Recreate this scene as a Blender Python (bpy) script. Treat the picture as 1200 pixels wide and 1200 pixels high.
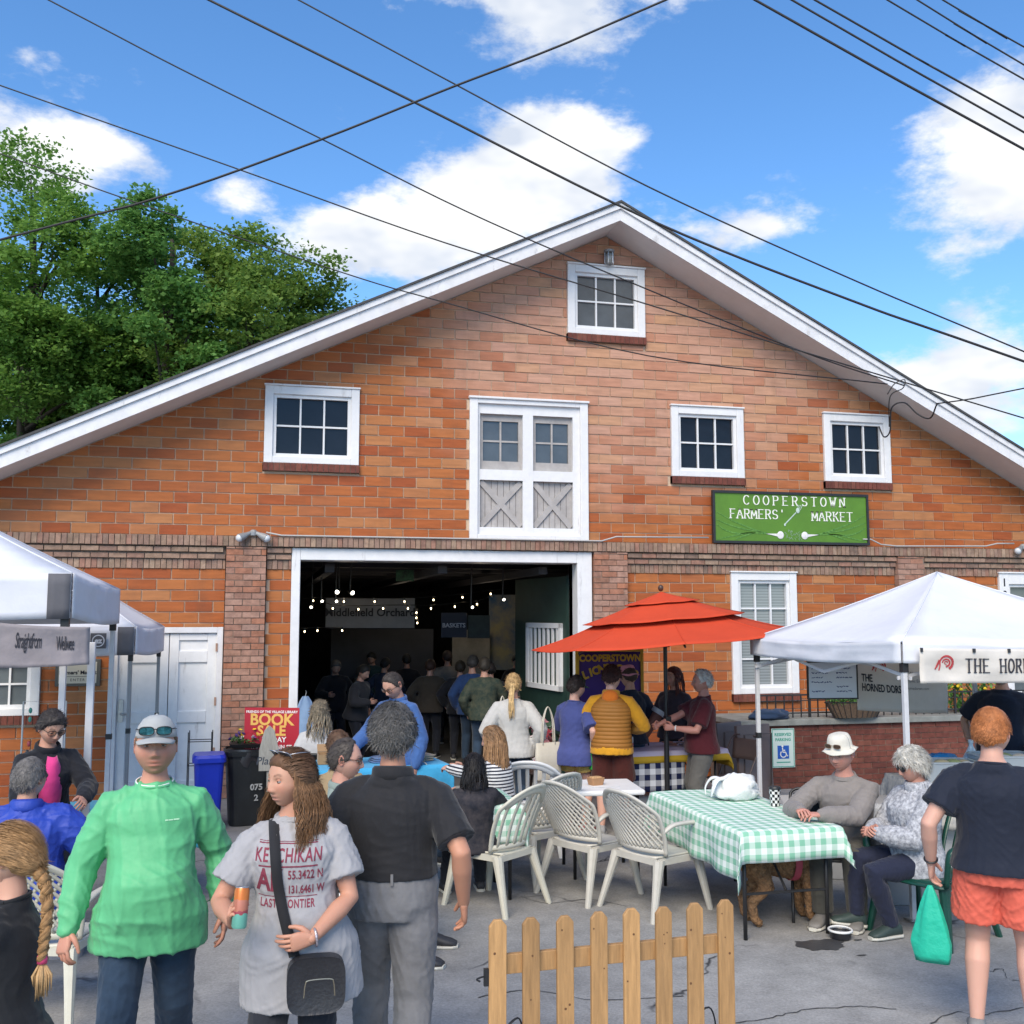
import bpy, bmesh, math, random
import numpy as np
from mathutils import Vector, Matrix, noise as mnoise
from mathutils.bvhtree import BVHTree
random.seed(7); RNG = np.random.default_rng(11)
R = math.radians
SC = bpy.context.scene
COL = SC.collection
for o_ in list(bpy.data.objects): bpy.data.objects.remove(o_, do_unlink=True)

# ------------------------------------------------------------------ camera
YAW, PITCH, CAMH, DIST = R(13.5), math.atan(120 / 1200), 2.2, 13.5
CAM = Vector((-DIST * math.sin(YAW), -DIST * math.cos(YAW), CAMH))
cd = bpy.data.cameras.new('camera'); cam = bpy.data.objects.new('camera', cd); COL.objects.link(cam)
cd.sensor_width = 36; cd.lens = 36.0; cd.clip_end = 3000; cd.clip_start = 0.05
cam.location = CAM; cam.rotation_euler = (math.pi / 2 + PITCH, 0, -YAW)
SC.camera = cam
# ------------------------------------------------------------------ world / sky
SUN_EL, SUN_AZ = R(43), R(210)          # azimuth clockwise from +Y
W = bpy.data.worlds.new('World'); SC.world = W; W.use_nodes = True
def build_sky():
    nt = W.node_tree; nt.nodes.clear(); N = nt.nodes.new; L = nt.links.new
    out = N('ShaderNodeOutputWorld'); bg = N('ShaderNodeBackground'); L(bg.outputs[0], out.inputs[0])
    sky = N('ShaderNodeTexSky'); sky.sky_type = 'NISHITA'; sky.sun_disc = False
    sky.sun_elevation = SUN_EL; sky.sun_rotation = SUN_AZ; sky.altitude = 400; sky.air_density = 1.0; sky.dust_density = 0.05; sky.ozone_density = 4.0
    hs = N('ShaderNodeHueSaturation'); hs.inputs['Saturation'].default_value = 1.16; hs.inputs['Value'].default_value = 1.68
    L(sky.outputs[0], hs.inputs['Color'])
    tc = N('ShaderNodeTexCoord'); sep = N('ShaderNodeSeparateXYZ'); L(tc.outputs['Generated'], sep.inputs[0])
    def M(op, a, b=None, c=None):
        n = N('ShaderNodeMath'); n.operation = op
        for i, x in enumerate((a, b, c)):
            if x is None: continue
            if isinstance(x, (int, float)): n.inputs[i].default_value = x
            else: L(x, n.inputs[i])
        return n.outputs[0]
    az = M('ARCTAN2', sep.outputs[0], sep.outputs[1]); el = M('ARCSINE', sep.outputs[2])
    def nz(scale, detail, rough, off=(0, 0, 0), dist=0.0):
        mp = N('ShaderNodeMapping'); mp.inputs['Location'].default_value = off; mp.inputs['Scale'].default_value = (1, 1, 2.0)
        L(tc.outputs['Generated'], mp.inputs[0])
        n = N('ShaderNodeTexNoise'); n.inputs['Scale'].default_value = scale; n.inputs['Detail'].default_value = detail
        n.inputs['Roughness'].default_value = rough; n.inputs['Distortion'].default_value = dist
        L(mp.outputs[0], n.inputs[0]); return n.outputs[0]
    n1 = nz(8.0, 7, 0.62, (0, 0, 0), 0.0)
    n2 = nz(2.6, 1, 0.5, (3.1, 1.7, 0.4))
    # clouds in view, then added unseen ones, as azimuth, elevation, half width, half height (degrees), weight
    clouds = [(-13.0, 23.0, 6.2, 3.2, .40), (-1.0, 34.4, 5.5, 2.2, .40), (13.0, 34.8, 6.0, 3.4, .46), (26.0, 34.6, 8.0, 2.8, .46), (17, 30.8, 3, 1.6, .2),
              (15.6, 24.4, 6.4, 3.5, .46), (5.0, 20.2, 6.4, 2.2, .44), (28.0, 20.6, 6.0, 1.4, .20), (40.5, 22.8, 4.4, 5.2, .40),
              (38.0, 12.0, 5.0, 2.4, .36), (-1.5, 22.6, 1.8, 1.3, .30),
              (75, 24, 14, 7, .40), (115, 40, 16, 9, .40), (160, 22, 16, 8, .40), (-150, 38, 18, 9, .40), (-105, 24, 15, 8, .40), (-60, 42, 15, 8, .38), (10, 66, 18, 8, .38), (-35, 16, 8, 5, .36)]  # unseen clouds round the dome, added to make the ambient light more neutral
    dens = None
    for a, e, wa, we, k in clouds:
        dx = M('MULTIPLY', M('SUBTRACT', az, R(a)), 1 / R(wa)); dy = M('MULTIPLY', M('SUBTRACT', el, R(e)), 1 / R(we))
        q = M('ADD', M('MULTIPLY', dx, dx), M('MULTIPLY', dy, dy))
        g = M('MULTIPLY', M('POWER', 2.718, M('MULTIPLY', q, -0.8)), k)
        dens = g if dens is None else M('ADD', dens, g)
    d = M('ADD', M('ADD', dens, M('MULTIPLY', n1, 0.85)), M('MULTIPLY', n2, 0.18))
    mr = N('ShaderNodeMapRange'); mr.interpolation_type = 'SMOOTHSTEP'
    mr.inputs[1].default_value = 0.675; mr.inputs[2].default_value = 0.85; L(d, mr.inputs[0])
    n3 = nz(9, 3, 0.6, (0.02, 0.03, 0.05))
    sh = N('ShaderNodeValToRGB'); L(n3, sh.inputs[0])
    sh.color_ramp.elements[0].position = .36; sh.color_ramp.elements[0].color = (4.9, 5.4, 6.3, 1)
    sh.color_ramp.elements[1].position = .57; sh.color_ramp.elements[1].color = (7.5, 7.55, 7.6, 1)
    mix = N('ShaderNodeMix'); mix.data_type = 'RGBA'
    L(mr.outputs[0], mix.inputs[0]); L(hs.outputs[0], mix.inputs[6]); L(sh.outputs[0], mix.inputs[7])
    L(mix.outputs[2], bg.inputs[0]); bg.inputs[1].default_value = 0.092
build_sky()
W.cycles.sampling_method = 'MANUAL'; W.cycles.sample_map_resolution = 1024
# ------------------------------------------------------------------ sun and exposure
sd = bpy.data.lights.new('sun', 'SUN'); sun = bpy.data.objects.new('sun', sd); COL.objects.link(sun)
sd.energy = 2.9; sd.angle = R(40); sd.color = (1.0, 0.88, 0.70)
sv = Vector((math.sin(SUN_AZ) * math.cos(SUN_EL), math.cos(SUN_AZ) * math.cos(SUN_EL), math.sin(SUN_EL)))
sun.rotation_euler = sv.to_track_quat('Z', 'Y').to_euler(); sun.location = (0, -20, 30)
SC.view_settings.view_transform = 'Standard'; SC.view_settings.look = 'None'
SC.view_settings.exposure = 0.66; SC.view_settings.gamma = 1.0
SC.cycles.max_bounces = 6; SC.cycles.diffuse_bounces = 3; SC.cycles.glossy_bounces = 3; SC.cycles.transmission_bounces = 6
SC.cycles.transparent_max_bounces = 8; SC.cycles.caustics_reflective = False; SC.cycles.caustics_refractive = False
SC.cycles.use_denoising = True

# ------------------------------------------------------------------ surveying helpers
FW = Vector((math.sin(YAW) * math.cos(PITCH), math.cos(YAW) * math.cos(PITCH), math.sin(PITCH)))
RT = Vector((math.cos(YAW), -math.sin(YAW), 0)); UP = RT.cross(FW)
FH = Vector((math.sin(YAW), math.cos(YAW), 0))
def ray(x, y): return FW + RT * ((x - 600) / 1200) - UP * ((y - 600) / 1200)
def wp(x, y, Y=0.0):
    d = ray(x, y); return CAM + d * ((Y - CAM.y) / d.y)
def zp(x, y, z=0.0):
    d = ray(x, y); return CAM + d * ((z - CAM.z) / d.z)
def lw(lat, dep, z=0.0):                      # metres to the right / ahead of the viewer -> world
    p = CAM + RT * lat + FH * dep; return Vector((p.x, p.y, z))
def dp(x, y, dep):                            # point at a given horizontal distance ahead
    d = ray(x, y); return CAM + d * (dep / d.dot(FH))
def proj(p):
    v = Vector(p) - CAM; z = v.dot(FW); return 600 + 1200 * v.dot(RT) / z, 600 - 1200 * v.dot(UP) / z, z

# ------------------------------------------------------------------ mesh helpers
class MB:
    def __init__(s): s.v = []; s.f = []; s.m = []; s.mi = 0; s.vc = []
    def add(s, vs, fs, M=None):
        b = len(s.v)
        for p in vs:
            p = Vector(p)
            s.v.append(tuple(M @ p) if M is not None else tuple(p))
        for f in fs: s.f.append(tuple(i + b for i in f)); s.m.append(s.mi)
        return s
    def box(s, c, size, M=None):
        x, y, z = (a / 2 for a in size); c = Vector(c)
        vs = [Vector((i * x, j * y, k * z)) for i in (-1, 1) for j in (-1, 1) for k in (-1, 1)]
        if M is not None: vs = [M @ v for v in vs]
        return s.add([v + c for v in vs], [(0, 1, 3, 2), (4, 6, 7, 5), (0, 4, 5, 1), (2, 3, 7, 6), (0, 2, 6, 4), (1, 5, 7, 3)])
    def bb(s, x0, x1, y0, y1, z0, z1):
        return s.box(((x0 + x1) / 2, (y0 + y1) / 2, (z0 + z1) / 2), (abs(x1 - x0), abs(y1 - y0), abs(z1 - z0)))
    def bar(s, p0, p1, w, h, up=(0, 0, 1)):
        p0 = Vector(p0); p1 = Vector(p1); d = (p1 - p0); l = d.length; d.normalize(); up = Vector(up)
        x = d.cross(up)
        if x.length < 1e-5: x = d.cross(Vector((0, 1, 0)))
        x.normalize(); u = x.cross(d)
        M = Matrix((x, d, u)).transposed()
        return s.box((p0 + p1) / 2, (w, l, h), M)
    def tube(s, pts, rad, n=8, cap=True, flat=1.0, up=None):
        pts = [Vector(p) for p in pts]
        if isinstance(rad, (int, float)): rad = [rad] * len(pts)
        vs = []; fs = []; px = None
        for i, p in enumerate(pts):
            t = (pts[min(i + 1, len(pts) - 1)] - pts[max(i - 1, 0)])
            if t.length < 1e-9: t = Vector((0, 0, 1))
            t.normalize()
            if px is None:
                a = Vector(up) if up is not None else (Vector((0, 0, 1)) if abs(t.z) < .9 else Vector((1, 0, 0)))
                px = a - t * a.dot(t)
            px = px - t * px.dot(t)
            if px.length < 1e-6: px = t.orthogonal()
            px.normalize(); py = t.cross(px)
            for k in range(n):
                a = 2 * math.pi * k / n
                vs.append(p + px * (math.cos(a) * rad[i] * flat) + py * (math.sin(a) * rad[i]))
        for i in range(len(pts) - 1):
            for k in range(n):
                a = i * n + k; b = i * n + (k + 1) % n
                fs.append((a, b, b + n, a + n))
        if cap: fs.append(tuple(range(n - 1, -1, -1))); fs.append(tuple(range((len(pts) - 1) * n, len(pts) * n)))
        return s.add(vs, fs)
    def capsule(s, pts, rad, n=10):           # rounded-end tapered tube
        pts = [Vector(p) for p in pts]; rad = list(rad)
        d0 = (pts[0] - pts[1]).normalized(); d1 = (pts[-1] - pts[-2]).normalized()
        pre = [(pts[0] + d0 * rad[0] * math.sin(a), rad[0] * math.cos(a)) for a in (1.45, 1.0, .5)]
        post = [(pts[-1] + d1 * rad[-1] * math.sin(a), rad[-1] * math.cos(a)) for a in (.5, 1.0, 1.45)]
        P = [a for a, _ in pre] + pts + [a for a, _ in post]; Q = [b for _, b in pre] + rad + [b for _, b in post]
        return s.tube(P, Q, n)
    def loft(s, rings, n=20, e=2.0, cap=True):  # rings: (centre, ax vec, ay vec)
        vs = []; fs = []
        for c, ax, ay in rings:
            c = Vector(c); ax = Vector(ax); ay = Vector(ay)
            for k in range(n):
                a = 2 * math.pi * k / n; ca, sa = math.cos(a), math.sin(a)
                vs.append(c + ax * (math.copysign(abs(ca) ** (2 / e), ca)) + ay * (math.copysign(abs(sa) ** (2 / e), sa)))
        for i in range(len(rings) - 1):
            for k in range(n):
                a = i * n + k; b = i * n + (k + 1) % n; fs.append((a, b, b + n, a + n))
        if cap: fs.append(tuple(range(n - 1, -1, -1))); fs.append(tuple(range((len(rings) - 1) * n, len(rings) * n)))
        return s.add(vs, fs)
    def lathe(s, prof, n=24, c=(0, 0, 0), M=None, cap=False):
        vs = []; fs = []; c = Vector(c)
        for r, z in prof:
            for k in range(n):
                a = 2 * math.pi * k / n; p = Vector((r * math.cos(a), r * math.sin(a), z))
                vs.append((M @ p if M is not None else p) + c)
        for i in range(len(prof) - 1):
            for k in range(n):
                a = i * n + k; b = i * n + (k + 1) % n; fs.append((a, b, b + n, a + n))
        if cap: fs.append(tuple(range(n - 1, -1, -1))); fs.append(tuple(range((len(prof) - 1) * n, len(prof) * n)))
        return s.add(vs, fs)
    def ell(s, c, r, n=16, m=10, M=None):
        prof = [(math.sin(math.pi * (j + .02) / (m + .04)), -math.cos(math.pi * (j + .02) / (m + .04))) for j in range(m + 1)]
        vs = []; fs = []; c = Vector(c)
        for q, z in prof:
            for k in range(n):
                a = 2 * math.pi * k / n; p = Vector((q * math.cos(a) * r[0], q * math.sin(a) * r[1], z * r[2]))
                vs.append((M @ p if M is not None else p) + c)
        for i in range(m):
            for k in range(n):
                a = i * n + k; b = i * n + (k + 1) % n; fs.append((a, b, b + n, a + n))
        fs.append(tuple(range(n - 1, -1, -1))); fs.append(tuple(range(m * n, (m + 1) * n)))
        return s.add(vs, fs)
    def prism(s, poly, y0, y1):               # polygon in (x,z), extruded in y
        n = len(poly)
        vs = [(x, y0, z) for x, z in poly] + [(x, y1, z) for x, z in poly]
        fs = [tuple(range(n)), tuple(range(2 * n - 1, n - 1, -1))] + [(i, i + n, (i + 1) % n + n, (i + 1) % n) for i in range(n)]
        return s.add(vs, fs)
    def grid(s, P, thick=0.0):                # P[i][j] points; optional second skin
        nu, nv = len(P), len(P[0]); vs = [p for r in P for p in r]
        fs = [(i * nv + j, i * nv + j + 1, (i + 1) * nv + j + 1, (i + 1) * nv + j) for i in range(nu - 1) for j in range(nv - 1)]
        s.add(vs, fs)
        return s
    def mesh(s, name, smooth=False):
        me = bpy.data.meshes.new(name); me.from_pydata(s.v, [], s.f)
        if any(s.m): me.polygons.foreach_set('material_index', s.m)
        if smooth: me.polygons.foreach_set('use_smooth', [True] * len(s.f))
        me.update(); return me
    def build(s, name, mat, parent=None, smooth=False, bevel=0.0, solid=0.0, kind=None, auto=None, at=None, sub=0):
        me = s.mesh(name, smooth)
        return mobj(name, me, mat, parent, bevel, solid, kind, auto, at, sub)
def mobj(name, me, mat, parent=None, bevel=0.0, solid=0.0, kind=None, auto=None, at=None, sub=0):
    o = bpy.data.objects.new(name, me); COL.objects.link(o)
    for m in (mat if isinstance(mat, (list, tuple)) else [mat]):
        if m is not None: me.materials.append(m)
    if parent is not None:
        o.parent = parent
        if parent.get('_w'): o.location = -Vector(parent.location)
    if at is not None: o.location = at
    if sub: md = o.modifiers.new('sub', 'SUBSURF'); md.levels = sub; md.render_levels = sub
    if solid: md = o.modifiers.new('solid', 'SOLIDIFY'); md.thickness = solid; md.offset = 0
    if bevel: md = o.modifiers.new('bevel', 'BEVEL'); md.width = bevel; md.segments = 2; md.limit_method = 'ANGLE'
    if auto: 
        try: me.set_sharp_from_angle(angle=R(auto))
        except Exception: pass
    if kind: o['kind'] = kind
    return o
def thing(name, label, cat, loc=(0, 0, 0), rz=0.0, group=None, world=False):
    o = bpy.data.objects.new(name, None); COL.objects.link(o); o.empty_display_size = .1
    o.location = loc; o.rotation_euler = (0, 0, rz); o['label'] = label; o['category'] = cat
    if group: o['group'] = group
    if world: o['_w'] = 1
    return o
def tag(o, label, cat, group=None):
    o['label'] = label; o['category'] = cat
    if group: o['group'] = group
    return o
def struct(o): o['kind'] = 'structure'; return o
def copy_tree(o, parent=None):
    c = o.copy(); COL.objects.link(c); c.parent = parent
    for ch in o.children: copy_tree(ch, c)
    return c
def bez(pts, n=8):                            # Catmull-Rom through points
    P = [Vector(p) for p in pts]; P = [P[0] * 2 - P[1]] + P + [P[-1] * 2 - P[-2]]; out = []
    for i in range(1, len(P) - 2):
        for k in range(n):
            t = k / n; a, b, c, d = P[i - 1:i + 3]
            out.append(.5 * ((2 * b) + (c - a) * t + (2 * a - 5 * b + 4 * c - d) * t * t + (3 * b - a - 3 * c + d) * t ** 3))
    out.append(P[-2]); return out
_tcache = {}
def text_mb(txt, size, shear=0.0, spacing=1.0, align='CENTER', bold=0.0, ext=0.0, mb=None, M=None):
    cu = bpy.data.curves.new('t', 'FONT'); cu.body = txt; cu.size = size; cu.align_x = align; cu.align_y = 'CENTER'
    cu.shear = shear; cu.space_character = spacing; cu.offset = bold; cu.extrude = ext; cu.resolution_u = 3
    ob = bpy.data.objects.new('t', cu); me = bpy.data.meshes.new_from_object(ob)
    mb = mb or MB(); mb.add([v.co for v in me.vertices], [tuple(p.vertices) for p in me.polygons], M)
    bpy.data.objects.remove(ob); bpy.data.curves.remove(cu); bpy.data.meshes.remove(me); return mb
def facing(loc, normal=(0, -1, 0), up=(0, 0, 1), sx=1.0):   # matrix: local x right, y up, z toward viewer
    n = Vector(normal).normalized(); u = Vector(up); x = u.cross(n).normalized(); u = n.cross(x)
    M = Matrix((x * sx, u, n)).transposed().to_4x4(); M.translation = Vector(loc); return M
def _arc(cx, cy, rx, ry, a0, a1, n=9): return [(cx + rx * math.cos(R(a0 + (a1 - a0) * i / n)), cy + ry * math.sin(R(a0 + (a1 - a0) * i / n))) for i in range(n + 1)]
GLYPH = {'A': [[(0, 0), (.5, 1)], [(.5, 1), (1, 0)], [(.2, .36), (.8, .36)]], 'C': [_arc(.5, .5, .5, .5, 45, 315, 14)], 'D': [[(.12, 0), (.12, 1)], [(.12, 1), (.45, 1)] + _arc(.45, .5, .5, .5, 90, -90) + [(.12, 0)]],
 'E': [[(.12, 0), (.12, 1)], [(.12, 1), (.9, 1)], [(.12, .5), (.7, .5)], [(.12, 0), (.9, 0)]], 'F': [[(.12, 0), (.12, 1)], [(.12, 1), (.9, 1)], [(.12, .5), (.7, .5)]], 'H': [[(.1, 0), (.1, 1)], [(.9, 0), (.9, 1)], [(.1, .5), (.9, .5)]],
 'K': [[(.12, 0), (.12, 1)], [(.12, .4), (.85, 1)], [(.4, .62), (.92, 0)]], 'M': [[(.05, 0), (.05, 1)], [(.05, 1), (.5, .2)], [(.5, .2), (.95, 1)], [(.95, 1), (.95, 0)]], 'N': [[(.1, 0), (.1, 1)], [(.1, 1), (.9, 0)], [(.9, 0), (.9, 1)]],
 'O': [_arc(.5, .5, .48, .5, 0, 360, 18)], 'P': [[(.12, 0), (.12, 1)], [(.12, 1), (.5, 1)] + _arc(.55, .75, .35, .25, 90, -90) + [(.12, .5)]], 'R': [[(.12, 0), (.12, 1)], [(.12, 1), (.5, 1)] + _arc(.55, .75, .33, .25, 90, -90) + [(.12, .5)], [(.5, .5), (.92, 0)]],
 'S': [_arc(.5, .74, .4, .26, 30, 270, 10) + _arc(.5, .24, .42, .24, 90, -150, 10)[1:]], 'T': [[(0, 1), (1, 1)], [(.5, 1), (.5, 0)]], 'W': [[(0, 1), (.27, 0)], [(.27, 0), (.5, .8)], [(.5, .8), (.73, 0)], [(.73, 0), (1, 1)]], 'I': [[(.5, 0), (.5, 1)]], 'L': [[(.12, 0), (.12, 1)], [(.12, 0), (.9, 0)]], "'": [[(.5, 1), (.5, .8)]]}
def serif_text(txt, h, w, gap, stroke, M, mb=None, ext=.004, thin=.55):
    mb = mb or MB(); tot = len(txt) * w + (len(txt) - 1) * gap; x0 = -tot / 2
    def seg(a, b, t, k):
        mb.bar(M @ Vector((a[0], a[1], ext / 2 + k)), M @ Vector((b[0], b[1], ext / 2 + k)), t, ext, up=(M.to_3x3() @ Vector((0, 0, 1))))
    for ch in txt:
        for st in GLYPH.get(ch, []):
            q = [(x0 + p[0] * w, (p[1] - .5) * h) for p in st]
            for i in range(len(q) - 1):
                a, b = Vector(q[i]), Vector(q[i + 1]); d = (b - a).normalized() * stroke * .35
                t = stroke if abs(b.y - a.y) > abs(b.x - a.x) * .6 else stroke * thin
                seg(a - d, b + d, t, (i % 3) * .0004)
            if len(st) == 2 and abs(st[0][1] - st[1][1]) > .7:
                for p, z in zip(q, st):
                    if z[1] in (0, 1) and not (ch in 'MWN' and z[1] == 0 and z[0] in (.27, .73, .5)): seg((p[0] - w * .22, p[1]), (p[0] + w * .22, p[1]), stroke * .6, .0012)
        x0 += w + gap
    return mb

# ------------------------------------------------------------------ materials
_mats = {}
def mat(name, col, rough=.6, metal=0.0, spec=.5, var=0.0, vs=6.0, bump=0.0, bs=40.0, bd=.01, stretch=None, sheen=0.0, sss=0.0, coat=0.0, trans=0.0, emit=None, es=0.0, attr=None, var2=None, alpha=1.0, bdetail=4):
    if name in _mats: return _mats[name]
    m = bpy.data.materials.new(name); m.use_nodes = True; nt = m.node_tree; N = nt.nodes.new; L = nt.links.new
    p = nt.nodes['Principled BSDF']; p.inputs['Roughness'].default_value = rough; p.inputs['Metallic'].default_value = metal
    p.inputs['Specular IOR Level'].default_value = spec; p.inputs['Base Color'].default_value = (*col, 1); m.diffuse_color = (*col, 1)
    if sheen: p.inputs['Sheen Weight'].default_value = sheen
    if coat: p.inputs['Coat Weight'].default_value = coat; p.inputs['Coat Roughness'].default_value = .1
    if sss: p.inputs['Subsurface Weight'].default_value = sss; p.inputs['Subsurface Radius'].default_value = (.012, .005, .003); p.inputs['Subsurface Scale'].default_value = 1.0
    if trans: p.inputs['Transmission Weight'].default_value = trans
    if alpha < 1: p.inputs['Alpha'].default_value = alpha
    if emit: p.inputs['Emission Color'].default_value = (*emit, 1); p.inputs['Emission Strength'].default_value = es
    tc = N('ShaderNodeTexCoord'); vec = tc.outputs['Object']
    if stretch:
        mp = N('ShaderNodeMapping'); mp.inputs['Scale'].default_value = stretch; L(vec, mp.inputs[0]); vec = mp.outputs[0]
    src = None
    if attr:
        a = N('ShaderNodeAttribute'); a.attribute_name = attr; src = a.outputs['Color']; L(src, p.inputs['Base Color'])
    if var or var2:
        n = N('ShaderNodeTexNoise'); n.inputs['Scale'].default_value = vs; n.inputs['Detail'].default_value = 5; n.inputs['Roughness'].default_value = .65; L(vec, n.inputs[0])
        if var2:
            rp = N('ShaderNodeValToRGB'); rp.color_ramp.elements[0].position = .35; rp.color_ramp.elements[1].position = .65
            rp.color_ramp.elements[0].color = (*col, 1); rp.color_ramp.elements[1].color = (*var2, 1); L(n.outputs[0], rp.inputs[0]); L(rp.outputs[0], p.inputs['Base Color'])
        else:
            mr = N('ShaderNodeMapRange'); mr.inputs[1].default_value = .3; mr.inputs[2].default_value = .7; mr.inputs[3].default_value = 1 - var; mr.inputs[4].default_value = 1 + var
            L(n.outputs[0], mr.inputs[0]); hv = N('ShaderNodeHueSaturation'); hv.inputs['Color'].default_value = (*col, 1)
            if src: L(src, hv.inputs['Color'])
            L(mr.outputs[0], hv.inputs['Value']); L(hv.outputs[0], p.inputs['Base Color'])
    if es: m.cycles.emission_sampling = 'NONE'
    if bump:
        b = N('ShaderNodeTexNoise'); b.inputs['Scale'].default_value = bs; b.inputs['Detail'].default_value = bdetail; L(vec, b.inputs[0])
        bn = N('ShaderNodeBump'); bn.inputs['Strength'].default_value = bump; bn.inputs['Distance'].default_value = bd; L(b.outputs[0], bn.inputs['Height']); L(bn.outputs[0], p.inputs['Normal'])
    _mats[name] = m; return m
def nodes_of(m): nt = m.node_tree; return nt, nt.nodes.new, nt.links.new, nt.nodes['Principled BSDF']
def cloth(name, col, rough=.85, var=.06, bump=.55, bs=9.0, bd=.02): return mat(name, col, rough, spec=.2, var=var, vs=14, bump=bump, bs=bs, bd=bd, sheen=.15, bdetail=3)
def gingham(name, c1, c2, size, axes=('x', 'y'), bump=.3):
    """woven check: two crossed bands"""
    if name in _mats: return _mats[name]
    m = mat(name, c1, .8, spec=.2, bump=bump, bs=10, bd=.01); nt, N, L, p = nodes_of(m)
    uv = N('ShaderNodeUVMap'); sep = N('ShaderNodeSeparateXYZ'); L(uv.outputs[0], sep.inputs[0]); hs = []
    for i in range(2):
        a = N('ShaderNodeMath'); a.operation = 'MULTIPLY'; a.inputs[1].default_value = 1 / size; L(sep.outputs[i], a.inputs[0])
        f = N('ShaderNodeMath'); f.operation = 'FRACT'; L(a.outputs[0], f.inputs[0])
        g = N('ShaderNodeMath'); g.operation = 'GREATER_THAN'; g.inputs[1].default_value = .5; L(f.outputs[0], g.inputs[0]); hs.append(g.outputs[0])
    s = N('ShaderNodeMath'); s.operation = 'ADD'; L(hs[0], s.inputs[0]); L(hs[1], s.inputs[1])
    h = N('ShaderNodeMath'); h.operation = 'MULTIPLY'; h.inputs[1].default_value = .5; L(s.outputs[0], h.inputs[0])
    mx = N('ShaderNodeMix'); mx.data_type = 'RGBA'; L(h.outputs[0], mx.inputs[0]); mx.inputs[6].default_value = (*c1, 1); mx.inputs[7].default_value = (*c2, 1)
    L(mx.outputs[2], p.inputs['Base Color']); return m
def set_uv(o, fn):
    me = o.data; uv = me.uv_layers.new(name='UVMap'); vs = me.vertices
    for lp in me.loops: uv.data[lp.index].uv = fn(vs[lp.vertex_index].co)
def glass_mat(name, tint, rough=.06, spec=.6):
    return mat(name, tint, rough, spec=spec, var=.25, vs=2.5)
WHITE = mat('white_paint', (.70, .70, .71), .5, var=.05, vs=9, bump=.12, bs=60, bd=.004)
TRIM = mat('trim_paint', (.66, .66, .68), .55, var=.10, vs=5, bump=.15, bs=30, bd=.004)
GREYTRIM = mat('aged_paint', (.36, .34, .33), .7, var=.15, vs=8, bump=.2, bs=50, bd=.004)
BLACK = mat('black_metal', (.018, .018, .02), .45, var=.2)
DARKPANE = glass_mat('dark_glass', (.010, .012, .018), .10, .28)
GREYPANE = glass_mat('grey_glass', (.07, .08, .09), .08)
STEEL = mat('galvanised', (.45, .46, .47), .4, metal=.8, var=.15, vs=20)

def weather(m, amt=.5, scale=7.0, col=(.16, .13, .10), lo=.60, hi=.74, streak=(1, 1, .18)):
    nt, N, L, p = nodes_of(m); src = None
    for l in nt.links:
        if l.to_node == p and l.to_socket.name == 'Base Color': src = l.from_socket
    g_n = N('ShaderNodeNewGeometry'); mp = N('ShaderNodeMapping'); mp.inputs['Scale'].default_value = streak; L(g_n.outputs['Position'], mp.inputs[0]); n = N('ShaderNodeTexNoise'); n.inputs['Scale'].default_value = scale; n.inputs['Detail'].default_value = 7; n.inputs['Roughness'].default_value = .72; L(mp.outputs[0], n.inputs[0])
    mr = N('ShaderNodeMapRange'); mr.inputs[1].default_value = lo; mr.inputs[2].default_value = hi; mr.inputs[3].default_value = 0; mr.inputs[4].default_value = amt; L(n.outputs[0], mr.inputs[0])
    mx = N('ShaderNodeMix'); mx.data_type = 'RGBA'; L(mr.outputs[0], mx.inputs[0]); mx.inputs[7].default_value = (*col, 1)
    if src: L(src, mx.inputs[6])
    else: mx.inputs[6].default_value = p.inputs['Base Color'].default_value
    L(mx.outputs[2], p.inputs['Base Color'])
weather(WHITE, .45, 9); weather(TRIM, .5, 6, streak=(1, 1, .5))
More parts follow.
